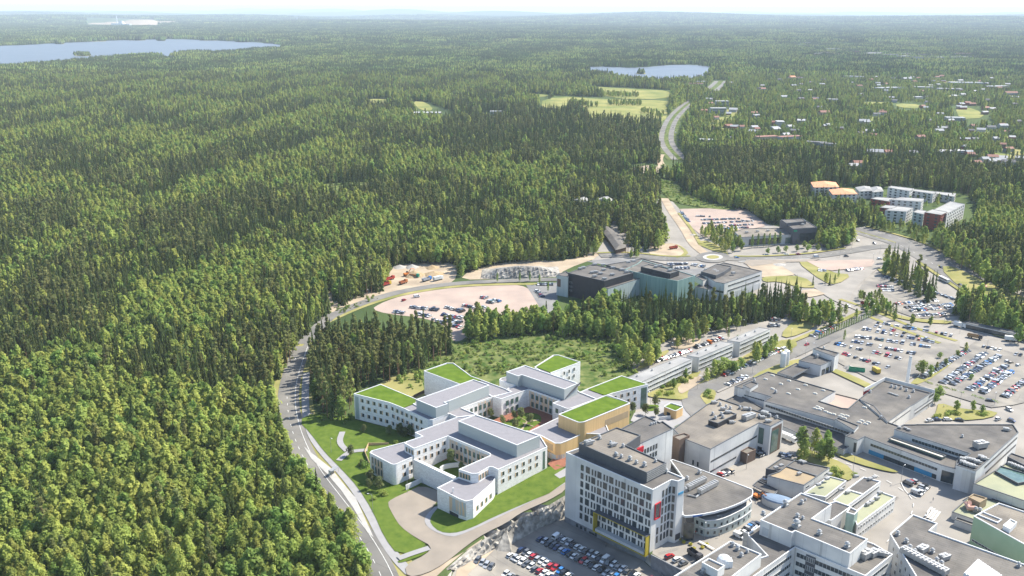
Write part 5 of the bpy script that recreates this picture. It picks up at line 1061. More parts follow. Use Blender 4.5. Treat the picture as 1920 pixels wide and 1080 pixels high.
def typ(x, y, px, py):
    """kind index 0 spruce 1 pine 2 birch 3 broadleaf, from noise and the stands seen in the photo"""
    n1 = fnoise(x, y*0.55, 330, 5)+0.35*fnoise(x, y, 60, 6); n2 = fnoise(x, y*.6, 210, 9)
    u = NR.random(x.shape); k = np.zeros(x.shape, int)
    lf = (py > 700+0.14*px) & (px < 720); dk = ((py > 640) & (py <= 700+0.14*px) & (px < 520) & (n2 > -0.5)); dk2 = (py > 205) & (py < 300) & (px > 830) & (px < 1240); dk3 = (py < 370) & (py > 290) & (px > 1280)
    dk |= (py > 395) & (py < 500) & (px < 640) & (n2 > -0.15)
    leafy = np.clip(0.56+0.95*n1, 0.05, 0.96); leafy = np.where(lf, 0.93, leafy); leafy = np.where(dk, np.minimum(leafy, 0.25), leafy); leafy = np.where(dk2 | dk3, 0.10, leafy); leafy = np.where((px > 1290) & (py < 292), np.clip(.72+.5*n2, .3, .95), leafy); leafy = np.where((px < 1290) & (py < 200), np.clip(leafy+.12, 0, .9), leafy)
    L = u < leafy; v = NR.random(x.shape); br = 0.72+0.2*n2
    k[L] = np.where(v[L] < np.clip(br[L], .3, .9), 2, 3); pine = np.clip(0.18+0.35*n2, 0.03, 0.6); k[~L] = np.where(v[~L] < pine[~L], 1, 0)
    return k
CLR = []
exec_house_list()
for p_, L_, h_ in [(q[0], q[1], q[3]) for q in HOUSES]+[((1134,379),26,7),((1092,380),24,7),((1155,466),40,7),((1550,350),60,14),((1585,363),60,14),((1620,357),40,10),((1645,359),40,10)]: gx_, gy_ = G(*p_); CLR.append((gx_, gy_, L_/2+5, h_))
CLR = np.array(CLR)
LAWNS = []
for cx, cy, wx, wy, n_ in ((1500,195,190,55,18),(1800,190,115,50,20),(1880,280,45,30,7),(450,250,400,120,8),(900,150,280,45,9)):
    for i in range(n_):
        x_, y_ = G(cx+NR.uniform(-wx, wx), cy+NR.uniform(-wy, wy)); a_, b_, t_ = NR.uniform(12, 38), NR.uniform(18, 60), NR.uniform(0, 6.28); ph = NR.uniform(0, 6, 2)
        P_ = [(x_+a_*(1+.25*math.sin(3*u+ph[0]))*math.cos(u), y_+b_*(1+.2*math.sin(2*u+ph[1]))*math.sin(u)) for u in [2*math.pi*k/16 for k in range(16)]]
        px_, py_ = PX(np.array([p[0] for p in P_]), np.array([p[1] for p in P_])); 
        if any(inpoly(px_, py_, e).any() for e in EXC): continue
        LAWNS.append(P_)
        if cx > 1400: drape('lawn', P_, 1, M_field if i % 2 else M_dry, world=True)
        else: drape('clearing', P_, 1, M_meadow, world=True)
def houseclear(x, y, s):
    keep = np.ones(x.shape, bool); s = s.copy()
    for hx, hy, hw, hh_ in CLR:
        dn = math.hypot(hx, hy); ux, uy = hx/dn, hy/dn; al = (hx-x)*ux+(hy-y)*uy; ac = np.abs((x-hx)*uy-(y-hy)*ux)
        keep &= ~((al > -9) & (al < 14) & (ac < hw)); m = (al >= 22) & (al < 22+dn*0.045) & (ac < hw*1.1); s = np.where(m, np.minimum(s, (.40+.35*(al-22)/(dn*.045))), s)
    return keep, s
def collect(P, keep_thin=True):
    x, y = P[:, 0], P[:, 1]; px, py = PX(x, y, 0.0); m = py < 1290
    for e in EXC: m &= ~inpoly(px, py, e)
    for e in LAWNS:
        q_ = (np.abs(x-e[0][0]) < 110) & (np.abs(y-e[0][1]) < 130)
        if q_.any(): m[q_] &= ~(inpoly(x[q_], y[q_], e) & (NR.random(q_.sum()) > .08))
    # thin out the garden suburb on the right and leave gaps elsewhere
    sub = (px > 1290) & (py < 290) & (py > 60); g = fnoise(x, y, 140, 21); m &= ~(sub & (g > 0.25) & (NR.random(x.shape) < 0.62)); m &= NR.random(x.shape) > 0.04
    return x[m], y[m], px[m], py[m]
ALL = []
for y0, y1, sp in ((225, 950, 3.9), (950, 1600, 4.8), (1600, 3000, 6.8)):
    x, y, px, py = collect(grid(y0, y1, sp)); k = typ(x, y, px, py)
    s = np.clip(NR.normal(0.97, 0.17, x.shape), .5, 1.4)*(0.93 if sp < 4.5 else (.97 if sp < 6 else 1.08)); big = fnoise(x, y, 90, 31); s = s*(1+0.10*big)
    s = np.where((k == 2) & (NR.random(x.shape) < .3), s*.8, s)
    sub = (px > 1290) & (py < 290); s = np.where(sub, s*.78, s); kp, s = houseclear(x, y, s); kp &= ~((s < .5) & (NR.random(x.shape) < .3))
    ALL.append(np.stack([x, y, np.zeros_like(x), k, s, px, py, np.zeros_like(x)], 1)[kp])
# groves and rows inside the built area: (polygon, spacing, weights spruce/pine/birch/broadleaf, size, region index)
REG = ['in the wood across the road', 'in the wooded strip beside the road', 'in the belt before the teal buildings', 'in the wood beside the roundabout',
       'beside the black office building', 'near the apartment blocks', 'along the main road beside the car parks', 'around the long white ward blocks', 'on the green spot between low buildings', 'in the wood beyond the pinkish car park']
INC = [
 ([(582,668),(620,652),(680,640),(790,642),(850,654),(846,664),(800,692),(768,704),(740,718),(712,716),(664,742),(660,785),(640,790),(603,785),(585,750),(577,700)], 4.6, (.30,.60,.06,.04), .98, 1),
 ([(870,622),(872,646),(920,638),(1000,628),(1060,634),(1160,640),(1165,612),(1110,605),(1050,606),(1000,610),(900,614)], 5.0, (.06,.05,.35,.54), .92, 2),
 ([(1090,596),(1160,590),(1160,612),(1100,616)], 4.6, (.0,.0,.2,.8), 1.12, 2),
 ([(1150,596),(1200,592),(1300,594),(1400,588),(1440,578),(1490,570),(1500,590),(1440,602),(1390,612),(1300,622),(1200,630),(1160,625)], 4.4, (.80,.08,.05,.07), 1.02, 2),
 ([(1165,632),(1200,634),(1300,626),(1390,615),(1395,622),(1330,634),(1280,648),(1230,650),(1180,655)], 6.0, (.1,.05,.3,.55), .8, 2),
 ([(1150,650),(1200,660),(1205,680),(1185,700),(1165,690)], 6.0, (.0,.05,.7,.25), .8, 2),
 ([(1478,590),(1560,592),(1580,612),(1540,618),(1500,610),(1480,604)], 6.2, (.15,.1,.3,.45), .85, 2),
 ([(1140,398),(1236,402),(1250,455),(1238,470),(1215,470),(1192,486),(1170,482),(1182,457),(1165,440)], 4.6, (.35,.35,.2,.1), .95, 3),
 ([(1120,398),(1140,398),(1150,420),(1125,424)], 7, (.1,.3,.4,.2), .8, 3),
 ([(1530,425),(1600,425),(1598,460),(1560,470),(1532,462)], 4.6, (.1,.1,.45,.35), .9, 4),
 ([(1305,432),(1375,440),(1395,470),(1370,478),(1330,460)], 7.5, (.0,.05,.85,.1), .68, 4),
 ([(1625,415),(1690,425),(1700,440),(1640,432)], 7, (.1,.1,.6,.2), .55, 5), ([(1700,430),(1745,445),(1735,462),(1705,450)], 6.5, (.1,.1,.5,.3), .6, 5),
 ([(1560,378),(1660,398),(1650,415),(1600,408)], 6.5, (.25,.05,.4,.3), .62, 5), ([(1520,356),(1560,362),(1600,372),(1560,378),(1522,372)], 6, (.7,.1,.1,.1), .9, 5),
 ([(1745,440),(1800,470),(1870,505),(1960,560),(1960,580),(1880,552),(1800,505),(1755,470)], 6.5, (.1,.15,.5,.25), 1.0, 6),
 ([(1660,492),(1700,505),(1760,560),(1745,575),(1690,540),(1655,520)], 7.0, (.55,.25,.15,.05), .95, 6), ([(1800,570),(1880,590),(1990,620),(1990,640),(1880,622),(1815,612),(1790,590)], 5.0, (.35,.15,.25,.25), 1.0, 6),
 ([(1600,555),(1650,560),(1665,575),(1690,590),(1670,596),(1620,590)], 5.5, (.15,.1,.4,.35), .5, 6), ([(1905,640),(1990,655),(1990,670),(1905,652)], 8, (.2,.3,.2,.3), .8, 6),
 ([(1405,672),(1450,655),(1455,662),(1410,690)], 5.2, (.0,.05,.8,.15), .72, 7), ([(1300,715),(1350,700),(1350,712),(1310,722)], 6, (.0,.0,.8,.2), .65, 7), ([(1195,662),(1260,655),(1250,672),(1200,700),(1188,690)], 7.5, (.0,.0,.8,.2), .8, 7),
 ([(1140,193),(1205,194),(1205,199),(1140,198)], 9, (.1,.1,.5,.3), .7, 0), ([(1050,206),(1100,212),(1102,219),(1052,216)], 9, (.1,.1,.5,.3), .7, 0), ([(1120,176),(1200,179),(1200,183),(1120,181)], 9, (.1,.1,.5,.3), .7, 0), ([(1195,210),(1212,206),(1246,216),(1240,222)], 9, (.1,.1,.5,.3), .6, 0), ([(1085,196),(1125,200),(1100,203)], 9, (.3,.1,.4,.2), .7, 0),
 ([(1505,352),(1520,350),(1600,346),(1660,352),(1640,366),(1560,368),(1510,362)], 11, (.3,.1,.3,.3), .5, 5), ([(1660,362),(1740,366),(1800,376),(1740,390),(1690,384)], 13, (.1,.1,.4,.4), .5, 5),
 ([(1250,640),(1300,628),(1345,628),(1300,652),(1262,662)], 13, (.0,.0,.5,.5), .6, 7), ([(1455,668),(1510,648),(1515,655),(1462,680)], 11, (.0,.1,.5,.4), .45, 7), ([(1500,545),(1560,520),(1570,530),(1530,545)], 12, (.5,.1,.2,.2), .5, 6), ([(1570,590),(1640,612),(1645,605),(1600,588)], 9, (.1,.1,.4,.4), .5, 6), ([(1650,585),(1700,602),(1790,612),(1790,618),(1700,610),(1650,595)], 9, (.1,.1,.4,.4), .5, 6), ([(1728,710),(1760,690),(1815,652),(1820,655),(1765,696),(1733,716)], 9, (.0,.0,.5,.5), .4, 6), ([(1755,756),(1800,766),(1850,772),(1850,782),(1760,786)], 13, (.2,.1,.3,.4), .45, 8), ([(1215,715),(1260,700),(1300,700),(1300,715),(1240,742)], 10, (.0,.0,.5,.5), .45, 7),
 ([(1497,845),(1545,850),(1575,868),(1590,882),(1550,882),(1505,865)], 6.5, (.15,.35,.25,.25), .8, 8),
]
for poly, sp, w, s0, reg in INC:
    xs, ys = zip(*[G(a, b) for a, b in poly]); X, Y = np.meshgrid(np.arange(min(xs), max(xs), sp), np.arange(min(ys), max(ys), sp)); X = X.ravel()+NR.uniform(-.4, .4, X.size)*sp; Y = Y.ravel()+NR.uniform(-.4, .4, Y.size)*sp
    px, py = PX(X, Y, 0.0); m = inpoly(px, py, poly); X, Y, px, py = X[m], Y[m], px[m], py[m]
    k = NR.choice(4, X.size, p=np.array(w)/sum(w)); s = np.clip(NR.normal(s0, .12*s0, X.size), .4*s0, 1.35*s0)
    kp, s = houseclear(X, Y, s) if reg in (3, 5) else (np.ones(X.shape, bool), s)
    ALL.append(np.stack([X, Y, np.full_like(X, reg), k, s, px, py, np.ones_like(X)], 1)[kp])
A_ = np.concatenate(ALL); A_[(A_[:, 7] == 0) & (A_[:, 5] > 1240), 2] = 9
D_ = np.hypot(A_[:, 0], A_[:, 1])
vis = (A_[:, 5] > -10) & (A_[:, 5] < 1930) & (A_[:, 6] < 1080+70)
near = np.zeros(len(A_), bool)
for ki in range(4):
    idx = np.where((A_[:, 3] == ki) & vis)[0]
    idx = idx[np.argsort(D_[idx]-A_[idx, 7]*90)][:290]; near[idx] = True
TZ = np.zeros(len(A_)); zz = (A_[:, 0] > ZONE[0]) & (A_[:, 0] < ZONE[1]) & (A_[:, 1] > ZONE[2]) & (A_[:, 1] < ZONE[3]); TZ[zz] = T(A_[zz, 0], A_[zz, 1])
DESC = {'spruce_tree': 'dark conical spruce', 'pine_tree': 'tall pine with reddish trunk', 'birch_tree': 'slim light green birch', 'broadleaf_tree': 'rounded mid green broadleaf tree'}
for i in np.where(near)[0]:
    x, y, rg, k, s = A_[i, :5]; kn = KN[int(k)]; d = KIND[kn]; cm, tm = d['near'][RN.randrange(6)]
    o = thing(kn, DESC[kn]+' '+REG[int(rg)], d['cat'], (x, y, TZ[i]), RN.uniform(0, 6.28), DESC[kn].split(' with')[0]+'s '+REG[int(rg)]); o.scale = (s*RN.uniform(.92, 1.08), s*RN.uniform(.92, 1.08), s)
    inst('crown', cm, o, (0, 0, 0)); inst('trunk', tm, o, (0, 0, 0))

def instancer(name, label, pts, protos, cat):
    """points with rotation, scale and kind -> one stuff object whose trees are instanced by geometry nodes"""
    me = bpy.data.meshes.new(name); n = len(pts); me.vertices.add(n); me.vertices.foreach_set('co', pts[:, :3].astype(np.float32).ravel())
    for nm, ty, v in (('rot', 'FLOAT', pts[:, 3]), ('scl', 'FLOAT', pts[:, 4]), ('idx', 'INT', pts[:, 5].astype(np.int32))):
        at = me.attributes.new(nm, ty, 'POINT'); at.data.foreach_set('value', v.astype(np.float32) if ty == 'FLOAT' else v)
    o = link(bpy.data.objects.new(name, me)); tag(o, label, cat, None, 'stuff')
    col = bpy.data.collections.new(name+'_sources')
    for j, (m_, mt) in enumerate(protos): q = bpy.data.objects.new('%s_source_%02d' % (name, j), m_); col.objects.link(q)
    g = bpy.data.node_groups.new(name, 'GeometryNodeTree'); g.interface.new_socket('Geometry', in_out='INPUT', socket_type='NodeSocketGeometry'); g.interface.new_socket('Geometry', in_out='OUTPUT', socket_type='NodeSocketGeometry')
    N = g.nodes; Lk = g.links; gi = N.new('NodeGroupInput'); go = N.new('NodeGroupOutput'); mp = N.new('GeometryNodeMeshToPoints'); ip = N.new('GeometryNodeInstanceOnPoints'); ci = N.new('GeometryNodeCollectionInfo')
    ci.inputs[0].default_value = col; ci.inputs['Separate Children'].default_value = True; ci.inputs['Reset Children'].default_value = True; ip.inputs['Pick Instance'].default_value = True
    def na(nm, ty): q = N.new('GeometryNodeInputNamedAttribute'); q.data_type = ty; q.inputs[0].default_value = nm; return q
    r = na('rot', 'FLOAT'); s = na('scl', 'FLOAT'); ix = na('idx', 'INT'); cx = N.new('ShaderNodeCombineXYZ'); er = N.new('FunctionNodeEulerToRotation')
    Lk.new(gi.outputs[0], mp.inputs[0]); Lk.new(mp.outputs[0], ip.inputs['Points']); Lk.new(ci.outputs[0], ip.inputs['Instance']); Lk.new(ix.outputs[0], ip.inputs['Instance Index'])
    Lk.new(r.outputs[0], cx.inputs[2]); Lk.new(cx.outputs[0], er.inputs[0]); Lk.new(er.outputs[0], ip.inputs['Rotation']); Lk.new(s.outputs[0], ip.inputs['Scale']); Lk.new(ip.outputs[0], go.inputs[0])
    md = o.modifiers.new('trees', 'NODES'); md.node_group = g; return o
for ki, kn in enumerate(KN):
    d = KIND[kn]; fars = []
    for j in range(5):
        c = d['far'](R3); t_ = d['tr'](R3); o_ = len(c.v); c.v += t_.v; c.f += [tuple(i+o_ for i in f) for f in t_.f]; c.m += [1]*len(t_.f); fars.append((c.mesh(kn+'_far', [d['mc'], d['mt']]), None))
    sel = np.where((A_[:, 3] == ki) & ~near)[0]
    pts = np.stack([A_[sel, 0], A_[sel, 1], TZ[sel], NR.uniform(0, 6.28, len(sel)), A_[sel, 4], NR.integers(0, 5, len(sel))], 1)
    instancer(kn.replace('_tree', '_forest'), 'mass of '+DESC[kn].split(' with')[0]+'s in the forest', pts, fars, 'forest')
# scrub of the clearing and undergrowth at the forest edges
def scrubmesh(r, m_, h, w, n, s): return (crown_leafy(r, h, w, -.3, 4, n, s).mesh('scrub', [m_]), None)
SCR = [scrubmesh(R3, M_brd, 1.6, 1.3, 90, .4), scrubmesh(R3, M_bir, 1.2, 1.0, 70, .35), scrubmesh(R3, M_wil, 1.0, 1.1, 70, .35), scrubmesh(R3, M_brd, 3.2, 1.4, 110, .5), scrubmesh(R3, M_pin, .7, 1.0, 50, .3)]
SP_ = []
for poly, sp in (([(775,690),(790,670),(830,652),(870,645),(920,632),(1000,618),(1080,622),(1155,630),(1180,672),(1195,700),(1205,722),(1105,700),(1095,680),(1050,662),(1000,685),(960,705),(900,708),(850,680),(800,692),(790,735),(735,720)], 2.5), ([(1170,690),(1195,700),(1225,722),(1225,740),(1205,720)], 3), ([(563,655),(552,672),(518,722),(512,738),(505,735),(540,680),(558,650)], 2.6), ([(518,790),(535,850),(560,895),(600,945),(596,950),(550,905),(518,830)], 2.6), ([(608,548),(622,600),(645,588),(720,556),(716,548),(640,578)], 4), ([(1232,338),(1265,342),(1290,368),(1380,392),(1300,388),(1262,378),(1240,362)], 3.0), ([(600,800),(640,802),(660,790),(664,745),(640,750),(600,775)], 2.6)):
    xs, ys = zip(*[G(a, b) for a, b in poly]); X, Y = np.meshgrid(np.arange(min(xs), max(xs), sp), np.arange(min(ys), max(ys), sp)); X = X.ravel()+NR.uniform(-.5, .5, X.size)*sp; Y = Y.ravel()+NR.uniform(-.5, .5, Y.size)*sp
    px, py = PX(X, Y, 0.0); m = inpoly(px, py, poly) & (fnoise(X, Y, 38, 77)+NR.normal(0, .35, X.shape) > -.1); X, Y = X[m], Y[m]; SP_.append(np.stack([X, Y, T(X, Y), NR.uniform(0, 6.28, X.size), NR.uniform(.5, 1.3, X.size), NR.choice(5, X.size, p=[.38, .16, .14, .14, .18])], 1))
instancer('scrub', 'rough scrub and low bushes in the clearing behind the hospital', np.concatenate(SP_), SCR, 'scrub')
# far forest: patches of small trees out to the hills
def patch(r, kinds, size=62.0, n=62):
    mb = MB()
    for i in range(n):
        x = r.uniform(-size/2, size/2); y = r.uniform(-size/2, size/2); k = r.choice(kinds); s = r.uniform(.8, 1.25); m = 6; a0 = r.uniform(0, 6)
        if k == 0:
            ring = [(x+3.2*s*r.uniform(.7, 1.2)*math.cos(a0+2*math.pi*j/m), y+3.2*s*math.sin(a0+2*math.pi*j/m), r.uniform(2, 5)) for j in range(m)]
            mb.add(ring+[(x, y, 20*s)], [(j, (j+1) % m, m) for j in range(m)], 0)
        else:
            w = 3.9*s; r1 = [(x+w*r.uniform(.7, 1.2)*math.cos(a0+2*math.pi*j/m), y+w*math.sin(a0+2*math.pi*j/m), r.uniform(4, 7)) for j in range(m)]
            r2 = [(x+w*.75*r.uniform(.7, 1.2)*math.cos(a0+.5+2*math.pi*j/m), y+w*.75*math.sin(a0+.5+2*math.pi*j/m), 12*s+r.uniform(-1, 1)) for j in range(m)]
            mb.add(r1+r2+[(x, y, 16*s)], [(j, (j+1) % m, m+(j+1) % m, m+j) for j in range(m)]+[(m+j, m+(j+1) % m, 2*m) for j in range(m)], k)
    return (mb.mesh('far_patch', [M_spr, M_bir, M_brd]), None)
PR = [patch(R3, [0]*6+[2]) for _ in range(2)]+[patch(R3, [0, 0, 1, 2, 2]) for _ in range(3)]+[patch(R3, [1, 1, 2, 0]) for _ in range(2)]
FP = []
for y0, y1, sp, sc in ((2960, 6000, 56, 1.0), (6000, 12500, 84, 1.5), (12500, 24000, 170, 3.0)):
    x, y, px, py = collect(grid(y0, y1, sp, 36, .25)); n1 = fnoise(x, y*.5, 900, 5)+.6*fnoise(x, y*.6, 300, 8)
    n1 = n1+np.where(px > 1290, .35, .1); idx = np.where(n1+NR.normal(0, .3, x.shape) < -.25, NR.integers(0, 2, x.size), np.where(n1 > .45, NR.integers(5, 7, x.size), NR.integers(2, 5, x.size)))
    FP.append(np.stack([x, y, hill(x, y)-0.5, NR.uniform(0, 6.28, x.size), np.full(x.size, min(sc, 2.2))*NR.uniform(.9, 1.1, x.size), idx], 1))
instancer('far_forest', 'far forest stretching to the horizon, fading blue', np.concatenate(FP), PR, 'forest')
print('trees', len(A_), near.sum(), sum(len(f) for f in FP))

# ---------------------------------------------------------------- cars
M_tyre = mat('tyre_rubber', (0.02, 0.02, 0.02), rough=0.9)
M_cglass = mat('car_glass', (0.02, 0.025, 0.03), rough=0.08, spec=0.9)
CCOL = {'white': (0.62, 0.62, 0.60), 'silver': (0.36, 0.37, 0.38), 'grey': (0.12, 0.125, 0.13), 'black': (0.014, 0.015, 0.018), 'dark blue': (0.015, 0.03, 0.085), 'red': (0.33, 0.015, 0.018), 'blue': (0.03, 0.16, 0.42), 'dark green': (0.02, 0.055, 0.04), 'beige': (0.33, 0.27, 0.19), 'orange': (0.50, 0.13, 0.02)}
CMAT = {}
for k, c in CCOL.items():
    m = mat('car_paint_'+k.replace(' ', '_'), c, rough=0.28, c2=c, spec=0.6, metal=0.25 if k in ('silver', 'grey', 'dark blue') else 0.0); m.node_tree.nodes['Principled BSDF'].inputs['Coat Weight'].default_value = 0.4; CMAT[k] = m
SHAPE = {'hatchback': (4.1, 1.76, 0.86, 1.46, -1.95, -1.55, 0.35, 1.15), 'estate car': (4.7, 1.8, 0.86, 1.44, -2.2, -1.75, 0.45, 1.25), 'saloon': (4.6, 1.8, 0.88, 1.42, -1.75, -1.0, 0.5, 1.3), 'van': (5.0, 1.95, 1.05, 2.05, -2.4, -2.3, 1.2, 1.75)}
def car_bits(shape):
    L, Wd_, hb, ht, rb, rt, ft, fb = SHAPE[shape]; l = L/2; w = Wd_/2
    b = MB(); sec = [(-l, .45, .72), (-l+.12, .28, hb-.06), (-l+.5, .24, hb), (rb, .24, hb), (fb, .24, hb), (l-.7, .24, hb-.10), (l-.12, .27, hb-.26), (l, .42, hb-.36)]
    R = []
    for x, z0, z1 in sec:
        k = w*(0.90 if abs(x) > l-.2 else 1.0); R.append([(x, -k*.94, z0), (x, -k, (z0+z1)/2), (x, -k*.93, z1), (x, k*.93, z1), (x, k, (z0+z1)/2), (x, k*.94, z0)])
    b.v = [q for r in R for q in r]
    for i in range(len(R)-1): b.f += [(i*6+j, i*6+(j+1) % 6, (i+1)*6+(j+1) % 6, (i+1)*6+j)[::-1] for j in range(6)]
    b.f += [tuple(range(6)), tuple(reversed(range(len(b.v)-6, len(b.v))))]; b.m = [0]*len(b.f)
    wt = w*.78
    b.box(rt+.05, ft-.05, -wt, wt, ht-.05, ht, 0)
    g = MB(); g.add([(rb, -w*.92, hb), (fb, -w*.92, hb), (fb, w*.92, hb), (rb, w*.92, hb), (rt, -wt, ht-.04), (ft, -wt, ht-.04), (ft, wt, ht-.04), (rt, wt, ht-.04)], [(4, 5, 6, 7), (0, 1, 5, 4), (1, 2, 6, 5), (2, 3, 7, 6), (3, 0, 4, 7)])
    if shape == 'van': b.box(rb+.1, .75, -w*.93, w*.93, hb, ht-.02, 0)
    return b, g
def wheel_bm(m=None):
    m = m or MB(); n = 10; vs = [(.32*math.cos(2*math.pi*i/n), s*.11, .32*math.sin(2*math.pi*i/n)) for s in (-1, 1) for i in range(n)]
    return m.add(vs, [(i, n+i, n+(i+1) % n, (i+1) % n) for i in range(n)]+[tuple(range(n)), tuple(reversed(range(n, 2*n)))])
WH = wheel_bm().mesh('wheel', [M_tyre]); CM = {}
def wheels(sh): L = SHAPE[sh][0]; w = SHAPE[sh][1]/2-.08; return [(sx*L*.31, sy*w, .32) for sx in (-1, 1) for sy in (-1, 1)]
def carmesh(sh, col):
    if (sh, col) not in CM:
        b, g = car_bits(sh); whole = MB(); whole.v += b.v; whole.f += b.f; whole.m += [0]*len(b.f); whole.add(g.v, g.f, 1)
        for x, y, z in wheels(sh):
            wv = wheel_bm(); whole.add([(a+x, c+y, d+z) for a, c, d in wv.v], wv.f, 2)
        CM[(sh, col)] = (b.mesh('body', [CMAT[col]]), g.mesh('cabin_glass', [M_cglass]), whole.mesh('parked_car', [CMAT[col], M_cglass, M_tyre]), whole)
    return CM[(sh, col)]
CARS = []; BAY = MB()
def cars(a, b, n, lot, p=1.0, head=None, flip=0.5, jit=0.12):
    A0 = Gt(*a); B0 = Gt(*b); d = math.atan2(B0[1]-A0[1], B0[0]-A0[0])
    if n > 3:
        nx, ny = -math.sin(d), math.cos(d)
        for i in range(n+1):
            x = A0[0]+(B0[0]-A0[0])*i/n; y = A0[1]+(B0[1]-A0[1])*i/n
            if inpoly(np.array([x]), np.array([y]), PIT)[0] or A0[2] > -1:
                zb_ = float(T(x, y))+(.32 if T(x, y) > -1 else .12); tx, ty = math.cos(d)*.06, math.sin(d)*.06; BAY.add([(x-nx*2.4-tx, y-ny*2.4-ty, zb_), (x-nx*2.4+tx, y-ny*2.4+ty, zb_), (x+nx*2.4+tx, y+ny*2.4+ty, zb_), (x+nx*2.4-tx, y+ny*2.4-ty, zb_)], [(0, 1, 2, 3)])
    for i in range(n):
        if RN.random() > p: continue
        t = (i+0.5)/n if n > 1 else 0.5; x = A0[0]+(B0[0]-A0[0])*t+RN.uniform(-jit, jit); y = A0[1]+(B0[1]-A0[1])*t+RN.uniform(-.3, .3)
        h = (d+math.pi/2 if head is None else head)+RN.uniform(-.03, .03)+(math.pi if RN.random() < flip else 0)
        col = RN.choices(['white', 'silver', 'grey', 'black', 'dark blue', 'red', 'blue', 'dark green', 'beige', 'orange'], [24, 24, 14, 18, 7, 7, 2, 1.5, 2, .5])[0]
        sh = RN.choices(['hatchback', 'estate car', 'saloon', 'van'], [38, 34, 22, 6])[0]; CARS.append((x, y, float(T(x, y))+(0.09 if T(x, y) < 0 else 0.3), h, col, sh, lot))
def onecar(p, q, col, sh, lot):
    a = Gt(*p); b = Gt(*q); CARS.append((a[0], a[1], a[2]+0.35, math.atan2(b[1]-a[1], b[0]-a[0]), col, sh, lot))
L0 = 'in the sunken car park below the white tower'
cars((1041,1006), (1200,1084), 19, L0); cars((1011,1011), (1160,1086), 18, L0); cars((975,1031), (1072,1082), 12, L0); cars((954,1041), (1042,1087), 11, L0); cars((892,1050), (926,1067), 4, L0); cars((945,1075), (990,1098), 5, L0); cars((1215,1092), (1260,1115), 5, L0)
onecar((1256,1046), (1265,1042), 'red', 'estate car', 'on the plaza by the tower entrance'); onecar((1271,1052), (1280,1048), 'white', 'estate car', 'on the plaza by the tower entrance'); onecar((1282,1059), (1291,1055), 'grey', 'saloon', 'on the plaza by the tower entrance')
L1 = 'beside the curved glass building'; cars((1384,1009), (1420,982), 8, L1, .9)
L2 = 'below the white conference building'; cars((1349,893), (1373,884), 5, L2); cars((1420,857), (1430,850), 3, L2); cars((1463,852), (1486,859), 4, L2); cars((1432,905), (1440,898), 3, L2)
L3 = 'in the row along the street by the ward blocks'; cars((1354,706), (1472,653), 30, L3, .95); cars((1362,723), (1405,705), 10, L3, .95)
L4 = 'behind the long white ward blocks'; cars((1229,679), (1295,658), 14, L4, .9); cars((1303,653), (1355,634), 11, L4, .85)
L5 = 'beside the hedge of small columnar trees'; cars((1521,632), (1571,611), 13, L5, 1)
L6 = 'in the loosely filled square car park'
for a, b, n, p in (((1645,606),(1787,630),26,.72),((1619,618),(1753,643),26,.7),((1598,631),(1752,653),28,.75),((1592,640),(1718,665),22,.75),((1565,645),(1698,676),22,.5),((1580,664),(1680,695),17,.5),((1640,612),(1740,636),20,.45)): cars(a, b, n, L6, p)
L7 = 'in the packed car park beside the ward wing'
for a, b, n in (((1726,711),(1816,657),27),((1766,720),(1850,661),31),((1784,723),(1872,669),31),((1817,733),(1887,686),25),((1840,739),(1902,693),24),((1882,746),(1925,713),18)): cars(a, b, n, L7, .95)
cars((1842,650), (1917,668), 10, L7, .9); cars((1886,678), (1920,690), 5, L7, .8)
L8 = 'at the forecourt of the low white building'; cars((1700,909), (1716,902), 3, L8); cars((1718,929), (1738,911), 5, L8)
for p, q, c, s in (((1743,790),(1750,789),'white','saloon'),((1757.5,788),(1764,788),'dark blue','saloon'),((1777,788),(1784,788),'white','estate car'),((1800,789),(1807,790),'black','saloon'),((1872,787),(1880,784),'white','hatchback'),((1893,769),(1900,773),'white','estate car'),((1857,753),(1864,754),'black','estate car'),((1897,790),(1903,792),'dark blue','hatchback')): onecar(p, q, c, s, 'by the planted island beyond the ward wing')
L9 = 'in the long car park beside the main road'
for a, b, n in (((1678,571),(1763,564),19),((1697,578),(1786,572),20),((1706,584),(1786,578),18),((1715,593),(1776,590),14),((1657,518),(1792,563),38),((1645,538),(1675,539),7),((1649,545),(1698,546),11),((1668,524),(1735,548),15)): cars(a, b, n, L9, .9)
LA = 'in the pinkish gravel car park by the black office building'
for a, b, n in (((1305,406),(1333,407),8),((1315,413),(1387,411),20),((1318,420),(1413,415),26),((1323,426),(1412,422),24),((1327,431),(1403,427),21),((1333,437),(1379,436),13),((1277,398),(1292,417),13)): cars(a, b, n, LA, .88)
LB = 'behind the teal research building'; cars((1251,497), (1290,495), 9, LB, .8); cars((1297,497), (1322,501), 7, LB, .9); cars((1267,504), (1293,503), 7, LB, .9)
LC = 'in the gravel car park beyond the strip of wood'
for a, b, n in (((903,558),(943,568),11),((915,566),(935,571),6),((836,577),(870,586),8),((865,572),(892,579),6),((905,577),(915,580),4),((770,577),(823,583),13),((829,591),(870,598),10),((836,600),(866,607),8),((780,588),(812,596),8),((812,600),(835,608),6),((845,610),(866,616),5),((738,586),(760,588),5)): cars(a, b, n, LC, .92)
onecar((782,558),(790,557),'white','van',LC); onecar((758,564.5),(765,562),'red','hatchback',LC)
LD = 'in the small car park beside the black building'; cars((1003,534.5), (1043,534.5), 9, LD, .8); cars((1007,546), (1018,558), 6, LD, 1)
LE = 'between trees east of the ward blocks'; cars((1437,586), (1466,585), 8, LE, .9); cars((1444,601), (1462,600), 5, LE); cars((1443,611), (1462,611), 5, LE); cars((1492,596), (1502,595), 2, LE)
LF = 'beside the pink gravel field'; cars((1588,508), (1618,504), 8, LF, .95); cars((1534,508), (1550,509), 4, LF)
